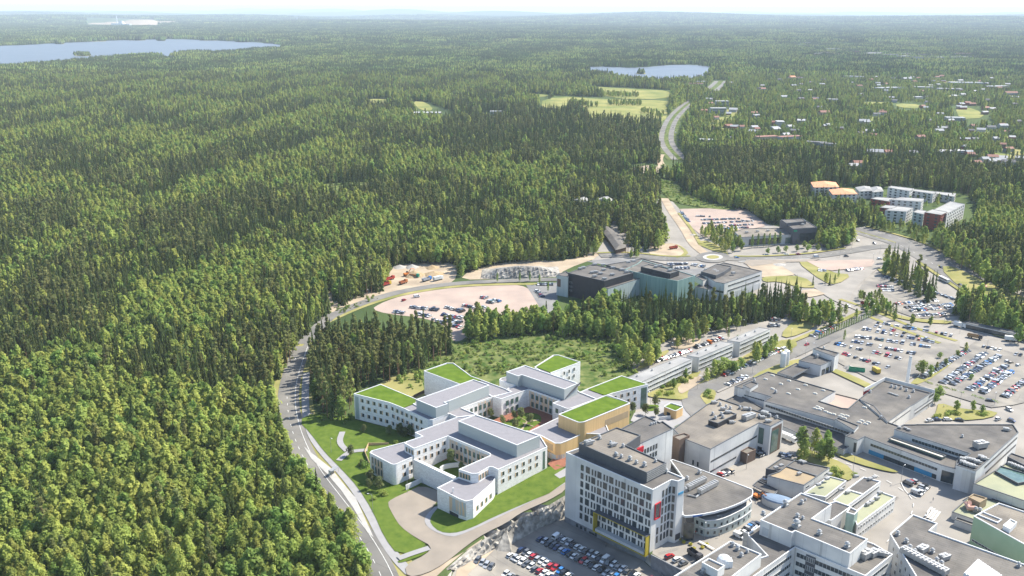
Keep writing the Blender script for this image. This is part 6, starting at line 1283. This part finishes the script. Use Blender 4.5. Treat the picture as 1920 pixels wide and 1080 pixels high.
for p, q, c, s in (((1382,484),(1390,484),'blue','hatchback'),((1438,479),(1446,479),'silver','saloon'),((1475,478),(1483,478),'white','saloon'),((1497,477.5),(1505,477.5),'red','saloon'),((1531,482),(1539,482),'white','van'),((1587,481),(1595,481),'dark blue','saloon'),((1650,486),(1658,486),'white','estate car'),((1609,452),(1615,454),'grey','saloon'),((1640,457),(1646,459),'dark blue','hatchback'),((1765,502),(1771,505),'black','estate car'),((1801,535),(1807,538),'black','saloon'),((1847,537),(1853,540),'red','hatchback'),((1621,582),(1629,584),'grey','saloon'),((1513,648),(1508,650),'red','hatchback'),((1590,575),(1596,577),'white','hatchback'),((1255,262),(1256,256),'white','hatchback'),((1262,240),(1264,234),'dark blue','hatchback'),((1247,250),(1248,244),'red','hatchback'),((1271,222),(1275,217),'black','hatchback'),((1267,250),(1266,256),'silver','van'),((1185,716),(1192,713),'black','hatchback')): onecar(p, q, c, s, 'driving on the road')
CARS.sort(key=lambda c: math.hypot(c[0], c[1])); far = MB(); fm = [CMAT[k] for k in CCOL]+[M_cglass, M_tyre]; CI = {k: i for i, k in enumerate(CCOL)}
for i, (x, y, z, h, col, sh, lot) in enumerate(CARS):
    b, g, wm, raw = carmesh(sh, col)
    lab = '%s %s %s' % (col, sh, lot); gp_ = '%s %ss %s' % (col, sh, lot)
    if i < 95:
        o = thing('parked_car', lab, 'car', (x, y, z), h, gp_); inst('body', b, o, (0, 0, 0)); inst('cabin_glass', g, o, (0, 0, 0))
        for q in wheels(sh): inst('wheel', WH, o, q)
    elif i < 300: o = inst('parked_car', wm, None, (x, y, z), h); tag(o, lab, 'car', gp_)
    else:
        M = Matrix.Translation((x, y, z)) @ Matrix.Rotation(h, 4, 'Z'); o_ = len(far.v); far.v += [tuple(M @ Vector(q)) for q in raw.v]; far.f += [tuple(j+o_ for j in f) for f in raw.f]; far.m += [{0: CI[col], 1: len(CCOL), 2: len(CCOL)+1}[m_] for m_ in raw.m]
tag(part('distant_cars', far, fm, None), 'more cars of many colours in the farther car parks', 'cars', None, 'stuff')
print('cars', len(CARS))
tag(part('bay_marking', BAY, M_white, None), kind='structure')
# lorries, buses, machines
def lorry(label, p, q, cabc, bedc, L=8.0, kind='truck', closed=False):
    a = Gt(*p); b = Gt(*q); t = thing('lorry' if kind == 'truck' else 'bus', label, kind, (a[0], a[1], a[2]+.35), math.atan2(b[1]-a[1], b[0]-a[0]))
    mc_ = mat('paint_'+''.join('%02d' % int(99*v) for v in cabc), cabc, rough=.35); mb_ = mat('paint_'+''.join('%02d' % int(99*v) for v in bedc), bedc, rough=.5)
    if kind == 'bus':
        part('body', MB().box(-L/2, L/2, -1.25, 1.25, .4, 3.0, taper=.08), mc_, t)
        for s in (-1, 1):
            w = MB(); w.box(-L/2+.5, L/2-.5, s*1.2-.05, s*1.2+.05, 1.5, 2.5); part('window_band', w, M_cglass, t)
    else:
        part('cab', MB().box(L/2-2.1, L/2, -1.2, 1.2, .6, 2.9, taper=.12), mc_, t); part('windscreen', MB().box(L/2-.1, L/2+.03, -1.0, 1.0, 1.7, 2.5), M_cglass, t); part('chassis', MB().box(-L/2, L/2-2.1, -.5, .5, .5, .9), M_tyre, t)
        m = MB()
        if closed: m.box(-L/2, L/2-2.3, -1.25, 1.25, .9, 3.3)
        else:
            m.box(-L/2, L/2-2.3, -1.25, 1.25, .9, 1.1)
            for x0, x1, y0, y1 in ((-L/2, L/2-2.3, -1.25, -1.13), (-L/2, L/2-2.3, 1.13, 1.25), (-L/2, -L/2+.12, -1.13, 1.13), (L/2-2.42, L/2-2.3, -1.13, 1.13)): m.box(x0, x1, y0, y1, 1.1, 2.4)
        part('load_bed', m, mb_, t)
    for x in (-L*.36, -L*.2, L*.33):
        for s in (-1, 1): inst('wheel', WH, t, (x, s*1.05, .5), 0, (1.5, 1.6, 1.5))
    return t
RD = (.30, .035, .025); WT = (.62, .62, .6); YL = (.45, .32, .04); GR = (.03, .25, .17); BL = (.04, .17, .45); OR = (.34, .13, .04); DK = (.05, .05, .055)
lorry('white truck with red load bed at the street junction', (1627,574), (1635,576), WT, RD, 10); lorry('white truck behind the red bed truck at the junction', (1639,588), (1642,580), WT, DK, 7)
lorry('red dump truck on the pale gravel by the roundabout', (1263,467), (1270,466), RD, (.5, .1, .04), 8); lorry('green cab truck by the sand heap', (778,520), (786,521), GR, OR, 8); lorry('blue truck on the construction yard edge', (801,527), (808,525), BL, (.3, .32, .35), 9)
lorry('white tanker truck beside the blue truck', (822,526), (830,524), WT, (.5, .52, .5), 9, closed=True); lorry('red trailer truck at the forest edge of the construction yard', (731,526), (740,523), RD, RD, 10); lorry('yellow truck at the lower end of the construction yard', (725,536), (735,533), YL, RD, 9)
lorry('orange truck on the road by the construction yard', (757,532.5), (764,530), OR, (.3, .1, .04), 8)
lorry('white bus on the main road by the pines', (1770,527), (1778,531), WT, WT, 12, 'bus'); lorry('yellow van truck in the service yard', (1643,699), (1636,694), YL, YL, 6, closed=True)
lorry('black flatbed truck on the plaza below the tower', (1304,1046), (1312,1052), DK, DK, 7); lorry('white box truck passing the entrance of the conference building', (1478,826), (1490,831), WT, WT, 9, closed=True); lorry('white tanker parked beside the loading shelter', (1800,613), (1809,615), WT, WT, 8, closed=True)
lorry('low loader with machinery parts beside the loading shelter', (1828,634), (1838,636), DK, (.25, .16, .08), 9); lorry('white van truck on the road edge by the loading shelter', (1895,639), (1905,640), WT, WT, 7, closed=True)
def excavator(label, p, rz, k=1.0):
    a = Gt(*p); t = thing('excavator', label, 'excavator', (a[0], a[1], a[2]+.3), rz); t.scale = (k, k, k); mo = mat('machine_orange', (.55, .17, .03), rough=.5)
    for s in (-1, 1): part('track', MB().box(-2, 2, s*1.2-.3, s*1.2+.3, 0, .9, taper=.15), M_tyre, t)
    part('body', MB().box(-2.2, 1.2, -1.3, 1.3, 1.0, 2.2, taper=.1), mo, t); part('cab', MB().box(.1, 1.5, .2, 1.2, 2.2, 3.2, taper=.1), M_cglass, t)
    part('boom', MB().tube([(1.0, -.3, 1.8), (3.4, -.3, 5.0), (6.0, -.3, 4.6)], .28, 4), mo, t); part('arm', MB().tube([(6.0, -.3, 4.6), (6.6, -.3, 1.8)], .2, 4), mo, t); part('bucket', MB().box(6.1, 7.1, -.9, .3, .9, 1.9, taper=.15), M_dgrey, t)
excavator('orange excavator beside the big sand heap', (763,518), 0.6, 1.1); excavator('orange machine on the gravel behind the curved building', (1420,935), -.9, .8)
def heap(label, p, r, h, m):
    r *= .72; h *= .75; a = Gt(*p); mb = MB(); n = 18; R = []
    for k in range(5): f = k/4; R.append([(a[0]+r*(1-f)*(1+.12*math.sin(3*t_+k)+.08*math.sin(7*t_))*math.cos(t_), a[1]+r*(1-f)*(1+.12*math.sin(2*t_+k))*math.sin(t_), a[2]+h*(f**.85)) for t_ in [2*math.pi*j/n for j in range(n)]])
    mb.v = [q for r_ in R for q in r_]; mb.f = [(i*n+j, i*n+(j+1) % n, (i+1)*n+(j+1) % n, (i+1)*n+j) for i in range(4) for j in range(n)]; mb.m = [0]*len(mb.f); tag(part('gravel_heap', mb, m, None), label, 'heap', 'heaps of sand and gravel')
M_heap = mat('heap_sand', (.36, .27, .16), c2=(.26, .19, .11), scale=.6, rough=1, bump=.5); M_heapg = mat('heap_gravel', (.36, .34, .31), c2=(.25, .24, .22), scale=.6, rough=1, bump=.5)
for lb, p, r, h, m in (('largest brown sand heap beside the excavator', (777,517), 12, 6, M_heap), ('yellowish sand heap at the back of the yard', (811,503), 8, 4, M_heap), ('brown earth heap nearest the blue truck', (814,515), 12, 4, M_heap), ('pale gravel heap under the trees', (773,502), 8, 4, M_heapg), ('pinkish gravel heap at the corner of the yard', (750,502), 8, 3.5, M_heapg), ('grey gravel heap behind the garage doors', (1593,690), 5, 3, M_heapg), ('dark rubble heap beside the trees at the sandy road', (1300,441), 6, 2, M_heapg), ('rubble on the pale gravel field', (1462,497), 10, 2, M_heapg)): heap(lb, p, r, h, m)
g = Gt(1607, 696); t = thing('waste_container', 'open green waste container at the yard wall', 'container', g, -.35); mb = MB(); mb.box(-4.5, 4.5, -1.3, 1.3, 0, .2)
for q in ((-4.5, 4.5, -1.3, -1.15), (-4.5, 4.5, 1.15, 1.3), (-4.5, -4.35, -1.15, 1.15), (4.35, 4.5, -1.15, 1.15)): mb.box(*q, .2, 2.3)
part('container_box', mb, mat('container_green', (.03, .22, .12), rough=.6), t)
# rock faces
def rockface(name, label, base, topl, back, hts, m):
    """steep broken face from the base line up to the top line, then back down gently"""
    nu = 70; rows = []
    def along(Pl, t): 
        k = t*(len(Pl)-1); i = min(int(k), len(Pl)-2); f = k-i; return [Pl[i][c]*(1-f)+Pl[i+1][c]*f for c in range(len(Pl[0]))]
    vs = []; nv = 9; r = random.Random(9)
    for v in range(nv):
        f = v/(nv-1)
        for u in range(nu):
            t = u/(nu-1); b = along(base, t); p = along(topl, t); o_ = 1 if 0 < v < nv-1 else 0
            q = [b[c]*(1-f)+p[c]*f for c in range(3)]; st = .9*math.sin(u*1.7+v*.6)+.7*math.sin(u*.83-v*1.9)+r.uniform(-.7, .7)
            vs.append((q[0]+o_*st*.4, q[1]-o_*abs(st)*.5, q[2]+o_*st*.3))
    if back:
        for f, dz in ((.5, .6), (1.0, -.05)):
            for u in range(nu): p = along(topl, u/(nu-1)); vs.append((p[0]+back[0]*f, p[1]+back[1]*f, (p[2])*dz))
        nv += 2
    mb = MB(); mb.add(vs, [(i*nu+j, i*nu+j+1, (i+1)*nu+j+1, (i+1)*nu+j) for i in range(nv-1) for j in range(nu-1)]); return tag(part(name, mb, m, None), label, 'rock')
rockface('rock_cutting', 'blasted rock wall dropping from the gravel road to the sunken car park', [(p[0]+.8, p[1]-1.3, pitz(p[0])-.15) for p in PIT_LOW], [(p[0]+.3, p[1]-.5, float(hup(*p))+.5) for p in PIT_TOP], None, None, M_rock)
bl = [G(a, b) for a, b in ((900,523),(930,523.5),(970,522.5),(1010,521),(1048,519))]; hh = [.5, 7, 9, 7.5, 2]
rockface('rock_outcrop', 'grey striped rock face beside the curved road under the forest', [(x, y, -.1) for x, y in bl], [(x+1, y+6, h) for (x, y), h in zip(bl, hh)], (0, 26), None, M_rock)
wallthing('retaining_wall', 'grey retaining wall between the tower plaza and the sunken car park', [(1222,1043),(1277,1071),(1346,1108)], 0, 0.9, M_base, .5)
mb = MB(); a = Vector((*G(1222,1043.4,0), 0)); 
rt = [G(1222,1044.5,0), G(1277,1072.5,0), G(1346,1109.5,0)]; mb.add([(x, y, z) for x, y in rt for z in (-5, 0.1)], [(0, 2, 3, 1), (2, 4, 5, 3)]); 
for i in range(9): 
    x, y = Vector(G(1262,1083,-2.5)).lerp(Vector(G(1290,1098,-2.5)), i/8); mb.box(x-.6, x+.6, y-1.3, y+1.3, -5, -4.6+i*.45)
tag(part('retaining_steps', mb, M_base, None), 'stone wall face and steps climbing from the car park to the plaza', 'steps')
# lamp posts
def lamp_mesh():
    p = MB(); p.tube([(0, 0, 0), (0, 0, 8.2)], [.10, .06], 6); a = MB(); a.tube([(0, 0, 8.1), (.5, 0, 8.5), (1.6, 0, 8.6)], .05, 5); h = MB(); h.box(1.3, 2.2, -.16, .16, 8.5, 8.66, taper=.04)
    return p.mesh('pole', [M_metal]), a.mesh('arm', [M_metal]), h.mesh('lamp_head', [M_cope])
LPm = lamp_mesh()
for i, (a, b) in enumerate([(1308,731),(1411,703),(1371,693),(1262,668),(1334,640),(1389,621),(1483,640),(1511,690-25),(1448,590),(1378,500),(1251,500),(1282,505),(1533,455),(1545,455),(1575,482),(1597,465),(1620,440),(1650,475),(1637,492),(1700,490),(1720,515),(1650,540),(1690,600),(1770,610),(1800,625),(1850,660),(1800,700),(1700,640),(1630,680),(1530,668),(1690,905),(1800,760),(1865,760),(1010,560),(850,525),(693,565),(555,700),(622,850),(700,960),(765,925),(1283,1008),(1322,1010),(1352,1000),(1340,880),(1400,880),(1600,885),(1520,845),(1220,760)]):
    g = Gt(a, b); o = thing('street_lamp', 'slim grey street lamp beside the roads and car parks', 'lamp', g, RN.uniform(0, 6.28), 'street lamps')
    for nm, m_ in zip(('pole', 'arm', 'lamp_head'), LPm): inst(nm, m_, o, (0, 0, 0))
# shrubs, young trees, columnar trees
def simple_tree(name, label, cat, p, sc, meshes, group, z=None):
    g = Gt(*p) if z is None else (*G(p[0], p[1], z), z); o = thing(name, label, cat, g, RN.uniform(0, 6.28), group); o.scale = (sc, sc, sc) if not isinstance(sc, tuple) else sc
    for nm, m_ in meshes: inst(nm, m_, o, (0, 0, 0))
yt = [(('crown', crown_leafy(R3, 5.5, 1.7, 2.0, 7, 520, .30).mesh('crown', [M_wil])), ('trunk', trunk(4.5, .09, R3, .1, 3).mesh('trunk', [M_bark]))) for _ in range(3)]
for p, s, z, w in (((845,872),1.5,4,'in the front courtyard'),((866,882),.8,4,'in the front courtyard'),((921,786),1.1,4.6,'in the rear courtyard'),((943,799),1.1,4.6,'in the rear courtyard'),((965,790),1.1,4.6,'in the rear courtyard'),((978,789),1.35,4.6,'in the rear courtyard'),((995,799),1.25,4.6,'in the rear courtyard'),((966,808),1.3,4.6,'in the rear courtyard'),
 ((697,907),1.3,0,'on the lawn by the low brick wing'),((693,919),1.0,0,'on the lawn by the low brick wing'),((712,922),1.35,0,'on the lawn by the low brick wing'),((659,858),1.2,0,'by the footpath crossing on the lawn'),((683,814),1.0,0,'in front of the grass-roofed wing'),((731,818),1.1,0,'in front of the grass-roofed wing'),((752,820),1.4,0,'in front of the grass-roofed wing'),((760,824),1.2,0,'in front of the grass-roofed wing'),((772,824),1.5,0,'in front of the grass-roofed wing'),((679,875),.7,0,'on the lawn by the timber fence'),((1186,775),1.2,2.5,'beside the timber hall'),((1211,780),1.3,1.5,'beside the timber hall'),((1230,764),1.3,1,'by the kiosk'),((1230,783),1.1,1,'by the kiosk')):
    simple_tree('young_tree', 'young tree with pale grey-green crown '+w, 'young tree', p, s, yt[RN.randrange(3)], 'young trees '+w, z)
ct = [(('crown', crown_birch(R3, 11, 1.1, 330, .4).mesh('crown', [M_brd])), ('trunk', trunk(8, .12, R3, .1, 0).mesh('trunk', [M_bark]))) for _ in range(2)]
for p in ((1410,465),(1421,463),(1432,462.5),(1442,462),(1452,461),(1462,459),(1378,465),(1371,464),(1495,457),(1521,454)): simple_tree('columnar_tree', 'narrow columnar poplar in the row along the black office building', 'poplar', p, 1.15, ct[RN.randrange(2)], 'columnar poplars by the black office building')
for i in range(24):
    t = i/23; simple_tree('columnar_tree', 'small columnar tree in the hedge row beside the square car park', 'small tree', (1536+t*107, 637-t*46), RN.uniform(.42, .6), ct[RN.randrange(2)], 'small columnar trees beside the square car park')
for p in ((994,528),(1012,533),(1028,548),(933,530),(975,529),(1204,662),(1300,645),(1366,635),(1418,642),(1551,530),(1565,533),(1572,522),(1583,640)): simple_tree('columnar_tree', 'small dark columnar conifer standing alone on grass or gravel', 'small conifer', p, .75, ct[0], 'small columnar conifers')
rt_ = [(('crown', crown_leafy(R3, 6.5, 2.6, 1.6, 7, 420, .42).mesh('crown', [M_brd])), ('trunk', trunk(5, .12, R3, .1, 3).mesh('trunk', [M_bark]))) for _ in range(3)]
for p, s, w in [((1440,476),.9,0),((1459,474),1.0,0),((1474,473),1.0,0),((1494,471),1.0,0),((1515,471),1.1,0),((1534,470),1.0,0),((1551,469.5),1.0,0),((1508,465),1.1,0),((1522,462),1.1,0)]: simple_tree('round_tree', 'small round street tree in front of the black office building', 'street tree', p, s, rt_[RN.randrange(3)], 'round street trees')
for p, s in [((1377,700),1.25),((1368,698),1.2),((1389,690),1.1),((1356,700),1.6),((1345,705),1.6),((1762,745),1.1),((1753,757),1.0),((1822,712),.6),((1795,668),.7),((1774,684),.7),((1745,700),.9),((1729,703),1.5),((1763,672),.7),((1843,773),.7),((1755,746),.9),((1498,602),1.1),((1512,603),1.1),((1160,668),1.3),((1400,655),1.5),((1420,645),1.5),((1385,655),1.5)]: simple_tree('round_tree', 'leafy round tree on the campus lawns and verges', 'tree', p, s, rt_[RN.randrange(3)], 'round trees on the campus')
sh = [crown_leafy(R3, 2.2, 1.5, -.2, 5, 260, .28).mesh('shrub', [m_]) for m_ in (M_brd, M_bir, M_brd)]
SHR = [(1277,716),(1271,718),(1265,721),(1259,724),(1254,726),(1283,719),(1295,710),(1288,717),(1298,712),(1240,737),(1252,742),(1260,740),(1243,729),(1236,742),(1780,778),(1786,776),(1792,774),(1795,779),(1755,783),(1762,781),(1834,778),(1841,780),(1848,779),(1776,780),(1512,855),(1502,868),(1560,892),(1571,895),(1580,890),(1566,886),(1555,888),(1605,893),(1468,590),(1480,596),(1490,600),(720,930),(676,874),(683,877),(735,843),(745,846),(702,938),(745,835),(1620,575),(1640,580),(1655,583),(1630,572),(1508,686),(1520,682),(1323,745),(1328,740),(1333,748),(975,695),(965,692),(985,697)]
for p in SHR:
    g = Gt(*p); s = RN.uniform(.8, 1.5); o = inst('shrub', sh[RN.randrange(3)], None, g, RN.uniform(0, 6), (s*1.2, s*1.2, s)); tag(o, 'low green shrub in the planted beds', 'shrub', 'low green shrubs in planted beds')
def hedge(a, b, n, w=1.6, h=1.3, lab='clipped green hedge along the car park edge'):
    A0 = Gt(*a); B0 = Gt(*b); mb = MB(); r = random.Random(n)
    L_ = math.hypot(B0[0]-A0[0], B0[1]-A0[1])
    for i in range(int(L_*16)):
        t = r.random(); leafquad(mb, Vector((A0[0]+(B0[0]-A0[0])*t+r.uniform(-w/2, w/2), A0[1]+(B0[1]-A0[1])*t+r.uniform(-w/2, w/2), A0[2]+r.uniform(0, h))), .35, r, .6)
    tag(part('hedge', mb, M_brd, None), lab, 'hedge', 'clipped hedges')
hedge((1734,716), (1750,722), 1); hedge((1757,723), (1795,734), 2); hedge((1801,736), (1808,738), 3); hedge((1821,741), (1845,749), 4); hedge((1862,752), (1874,756), 5)
# people
def person_mesh(cols):
    mb = MB(); 
    mb.tube([(-.1, .12, .03), (-.09, .06, .45), (-.08, 0, .88), (0, 0, 1.0)], [.05, .06, .09, .13], 7, 1); mb.tube([(.1, -.14, .03), (.09, -.03, .45), (.08, 0, .88), (0, 0, 1.0)], [.05, .06, .09, .13], 7, 1)
    mb.tube([(0, 0, .92), (0, 0, 1.15), (0, 0, 1.38), (0, 0, 1.46)], [.15, .14, .18, .06], 8, 0)
    for s in (-1, 1): mb.tube([(s*.19, 0, 1.40), (s*.24, .03*s, 1.12), (s*.22, .12, .88)], [.06, .045, .035], 6, 0)
    mb.tube([(0, 0, 1.44), (0, .01, 1.52), (0, .02, 1.64), (0, .01, 1.74)], [.055, .08, .105, .05], 8, 2)
    return mb.mesh('person', [mat('cloth_'+cols[0], CCOL[cols[0]]), mat('cloth_'+cols[1], CCOL[cols[1]]), mat('skin', (.42, .26, .18))])
for (p, c, w) in (((1744,962),('dark blue','grey'),'crossing at the zebra stripes'),((1737,968),('black','dark blue'),'walking behind another on the zebra stripes'),((1750,940),('silver','dark blue'),'standing by the parking lane near the forecourt'),((1733,898),('white','grey'),'beside the van on the forecourt'),((1738,764),('red','grey'),'walking beside the ward wing'),((1741,766),('black','grey'),'walking in dark clothes beside the ward wing'),((1770,765),('white','dark blue'),'on the path by the planted island'),((1305,1003),('red','grey'),'under the curved glass facade'),((1349,1008),('beige','grey'),'on the plaza before the curved glass facade'),((1137,1027),('grey','black'),'in the shade at the foot of the tower'),((1280,1012),('white','dark blue'),'at the tower entrance')):
    g = Gt(*p); o = inst('person', person_mesh(c), None, (g[0], g[1], g[2]+.5), RN.uniform(0, 6)); tag(o, 'person in %s top and %s trousers %s' % (c[0], c[1], w), 'person')
mb = MB(); g = Gt(627, 890); t = thing('bus_shelter', 'small glazed bus shelter on the pale roadside island', 'bus shelter', (g[0], g[1], .5), 1.05)
part('roof', MB().box(-2.6, 2.6, -1.0, 1.0, 2.5, 2.65), M_metal, t); part('back_glass', MB().box(-2.5, 2.5, .85, .9, .1, 2.5), M_pteal, t); part('bench', MB().box(-1.5, 1.5, .3, .7, .4, .5), M_wood, t)
for x_ in (-2.4, 2.4): part('post', MB().box(x_-.05, x_+.05, -.8, -.7, 0, 2.5), M_metal, t)
mb = MB(); 
for i in range(16): mb.tube([(i*.6, 0, .35), (i*.6+.1, .5, .8), (i*.6, 1.0, .35)], .04, 4)
g = Gt(1228, 1044); t = thing('bicycle_rack', 'rack full of bicycles beside the tower entrance', 'bicycle rack', (g[0]+2, g[1]+1, .1), .4); part('bicycle_row', mb, M_metal, t)
mb = MB()
for i in range(46): mb.tube([(i*.75, 0, .35), (i*.75+.1, .5, .9), (i*.75, 1.1, .35)], .06, 4)
a = Gt(1612, 987); b = Gt(1682, 938); t = thing('bicycle_rack', 'long rack of bicycles along the stepped laboratory wall', 'bicycle rack', a, math.atan2(b[1]-a[1], b[0]-a[0])); part('bicycle_row', mb, M_dgrey, t)
for i, (p, r_) in enumerate((((1275,1012),0),((1283,1018),0),((1296,1022),0),((1302,1030),0),((1326,1022),0),((1318,1028),0))):
    g = Gt(*p); t = thing('planter', 'round yellow planter on the plaza by the tower entrance', 'planter', (g[0], g[1], .1), 0, 'yellow planters on the plaza'); part('tub', MB().cyl(0, 0, 0, .7, .6, .8, 12), M_yel, t); part('plants', crown_leafy(R3, 1.3, .7, .4, 3, 60, .18), M_bir, t)

# ---------------------------------------------------------------- far buildings
WC = {'white': (.36, .36, .34), 'grey': (.24, .25, .26), 'yellow': (.40, .34, .22), 'red': (.24, .09, .065), 'brown': (.2, .13, .09)}
WM = {k: mat('far_wall_'+k, v) for k, v in WC.items()}; RM = {'red': mat('far_roof_red', (.24, .12, .09)), 'grey': mat('far_roof_grey', (.30, .31, .32)), 'dark': mat('far_roof_dark', (.12, .12, .125)), 'white': mat('far_roof_white', (.36, .36, .36)), 'orange': M_orange}
PLC = [(1500,'in the far garden suburb')]
HO = []
def far_b(p, L_, D2, h, wc, rc, rz, pitched, where, wins=0):
    x, y = G(*p, 0); z = float(hill(x, y)); nm = 'house' if pitched else 'distant_building'
    t = thing(nm, '%s %s with %s roof %s' % (wc, 'house' if pitched else 'flat-roofed building', rc, where), 'house' if pitched else 'building', (x, y, z), rz, '%s %s with %s roofs %s' % (wc, 'houses' if pitched else 'buildings', rc, where))
    part('wall', MB().box(-L_/2, L_/2, -D2/2, D2/2, -.5, h), WM[wc], t)
    m = MB()
    if pitched: m.add([(-L_/2-.5, -D2/2-.5, h), (L_/2+.5, -D2/2-.5, h), (L_/2+.5, D2/2+.5, h), (-L_/2-.5, D2/2+.5, h), (-L_/2-.5, 0, h+D2*.3), (L_/2+.5, 0, h+D2*.3)], [(0, 1, 5, 4), (2, 3, 4, 5), (1, 2, 5), (3, 0, 4), (3, 2, 1, 0)])
    else: m.box(-L_/2-.2, L_/2+.2, -D2/2-.2, D2/2+.2, h, h+.5)
    part('roof', m, RM[rc], t)
    for k in range(wins):
        w = MB(); w.box(-L_/2+1, L_/2-1, -D2/2-.12, -D2/2+.02, 1.5+k*3, 3+k*3); part('ribbon_window', w, M_glass, t)
far_b((1353,201),28,12,14,'white','white',.05,False,'rising from the trees beside the motorway, farther one',4); far_b((1346,215),32,12,14,'white','white',.05,False,'rising from the trees beside the motorway, nearer one',4)
S = 'among the suburb trees'
for p, L_, D2, h, wc, rc, pt in [q for q in HOUSES if q[6] != 9]: far_b(p, L_, D2, h, wc, rc, RN.uniform(-.5, .5), bool(pt), S if pt < 2 else 'scattered in the tree-covered suburb', 1 if L_ > 25 else 0)
Tn = 'in the distant town'; r = random.Random(21)
for cx, cy, wx, wy, n in ((1480,79,30,5,12),(1560,76,35,3,9),(1600,80,30,4,8),(1575,98,30,4,10),(1570,106,40,3,10),(1645,108,60,4,20),(1750,110,60,4,16),(1840,112,40,4,8),(1690,88,40,4,8),(1510,87,30,3,6),(1840,60,60,6,12),(1740,50,60,5,8),(1650,47,40,3,6)):
    for i in range(n): sc_ = max(1, 70/ cy); far_b((cx+r.uniform(-wx, wx), cy+r.uniform(-wy, wy)), r.uniform(25, 80)*sc_, r.uniform(15, 30), r.uniform(8, 18)*sc_**.5, r.choice(['white', 'white', 'white', 'grey', 'yellow', 'red']), r.choice(['white', 'grey', 'red', 'dark', 'white']), r.uniform(-.4, .4), False, Tn)
for cx, cy, wx, wy, n in ((1750,125,160,16,30),(560,72,40,8,10)):
    for i in range(n): far_b((cx+r.uniform(-wx, wx), cy+r.uniform(-wy, wy)), r.uniform(10, 20), r.uniform(8, 11), r.uniform(5, 7), r.choice(['white', 'yellow', 'white', 'red']), r.choice(['red', 'grey', 'dark', 'white']), r.uniform(-.7, .7), True, 'scattered in the tree-covered suburb' if cx > 700 else 'near the far lake shore')
far_b((800,216.5),60,20,6,'white','white',0,False,'in the forest clearing, longer one'); far_b((930,214),24,14,6,'white','grey',0,False,'in the forest clearing, shorter one'); far_b((1010,173.5),14,9,5,'white','grey',.2,True,'at the edge of the far field')
# factory on the far shore
def at(px, py): x, y = G(px, py, 0); return x, y, float(hill(x, y))
x, y, z = at(228, 51); t = thing('factory', 'distant pale factory with tall smoking chimney beyond the lake', 'factory', (x, y, z))
part('main_hall', MB().box(-110, 40, -40, 40, 0, 34), M_cope, t); part('side_hall', MB().box(40, 120, -40, 40, 0, 24), M_grey, t); part('tall_block', MB().box(-20, 25, -30, 30, 34, 60), M_cope, t); part('chimney', MB().cyl(-50, 0, 0, 125, 7, 5, 12), M_cope, t)
mb = MB(); n = 16
x, y, z = at(228, 49)
for i, (dx, w_, h_) in enumerate(((-300, 260, 34), (60, 420, 62), (420, 300, 42), (-560, 240, 20))): mb.cyl(x+dx, y+500+i*30, z-10, z+h_, w_, w_*.35, 16, cap=True)
tag(part('gravel_hill', mb, M_sand, None), kind='structure')
x, y, z = at(557, 43); t = thing('water_tower', 'small pale water tower rising above the far forest', 'water tower', (x, y, z)); part('shaft', MB().cyl(0, 0, 0, 60, 9, 9, 12), M_cope, t); part('tank', MB().cyl(0, 0, 60, 85, 14, 26, 14), M_cope, t)
# islands with trees in the lakes
for (cx, cy, rx, ry, nm) in ((155,105,16,1.7,'small rocky island nearest the shore'),(112,83,9,.9,'tiny wooded island off the north shore'),(160,78,40,1.2,'long wooded island at the north shore'),(255,76,18,1.0,'wooded island in the middle of the far shore'),(302,77,8,.7,'small wooded island by the far shore'),(390,76,16,1.0,'wooded island near the lake end'),(455,79,13,.9,'wooded island at the east end of the lake'),(75,81,16,1.2,'wooded point at the north shore'),(1202,138,9,1.2,'small wooded island in the nearer lake')):
    P_ = [G(cx+rx*math.cos(2*math.pi*i/20), cy+ry*math.sin(2*math.pi*i/20)) for i in range(20)]; c = G(cx, cy); mb = MB(); mb.prism(P_, -.5, 1.2, 0, 0); t = thing('island', nm, 'island', (c[0], c[1], 0)); part('shore', mb, M_dry, t, (c[0], c[1], 0))
    m = MB(); r = random.Random(int(cx)); X0 = min(p[0] for p in P_); X1 = max(p[0] for p in P_); Y0 = min(p[1] for p in P_); Y1 = max(p[1] for p in P_); nt_ = int(min(150, (X1-X0)*(Y1-Y0)/110)); far_ = c[1] > 5000
    for i in range(nt_):
        x = r.uniform(X0, X1); y = r.uniform(Y0, Y1)
        if not inpoly(np.array([x]), np.array([y]), P_)[0]: continue
        s = (2.0 if far_ else 1.2)*r.uniform(.8, 1.2); ring = [(x-c[0]+4.5*s*math.cos(j*1.047+i), y-c[1]+4.5*s*math.sin(j*1.047+i), 5*s) for j in range(6)]; m.add(ring+[(x-c[0], y-c[1], 15*s)]+[(x-c[0], y-c[1], 1)], [(j, (j+1) % 6, 6) for j in range(6)]+[((j+1) % 6, j, 7) for j in range(6)], r.randrange(2))
    if m.v: part('foliage', m, [M_spr, M_brd], t)
# ---------------------------------------------------------------- haze: the air between the camera and the hills
mb = MB(); mb.box(-66000, 66000, -66000, 66000, -7, 420)
mh = bpy.data.materials.new('haze'); mh.use_nodes = True; t_ = mh.node_tree; t_.nodes.remove(t_.nodes['Principled BSDF']); pv = t_.nodes.new('ShaderNodeVolumePrincipled'); t_.links.new(pv.outputs[0], t_.nodes['Material Output'].inputs['Volume'])
pv.inputs['Color'].default_value = (0.74, 0.87, 1.0, 1); pv.inputs['Density'].default_value = HAZE_D; pv.inputs['Anisotropy'].default_value = 0.0
o = part('haze', mb, mh, None); tag(o, kind='stuff')
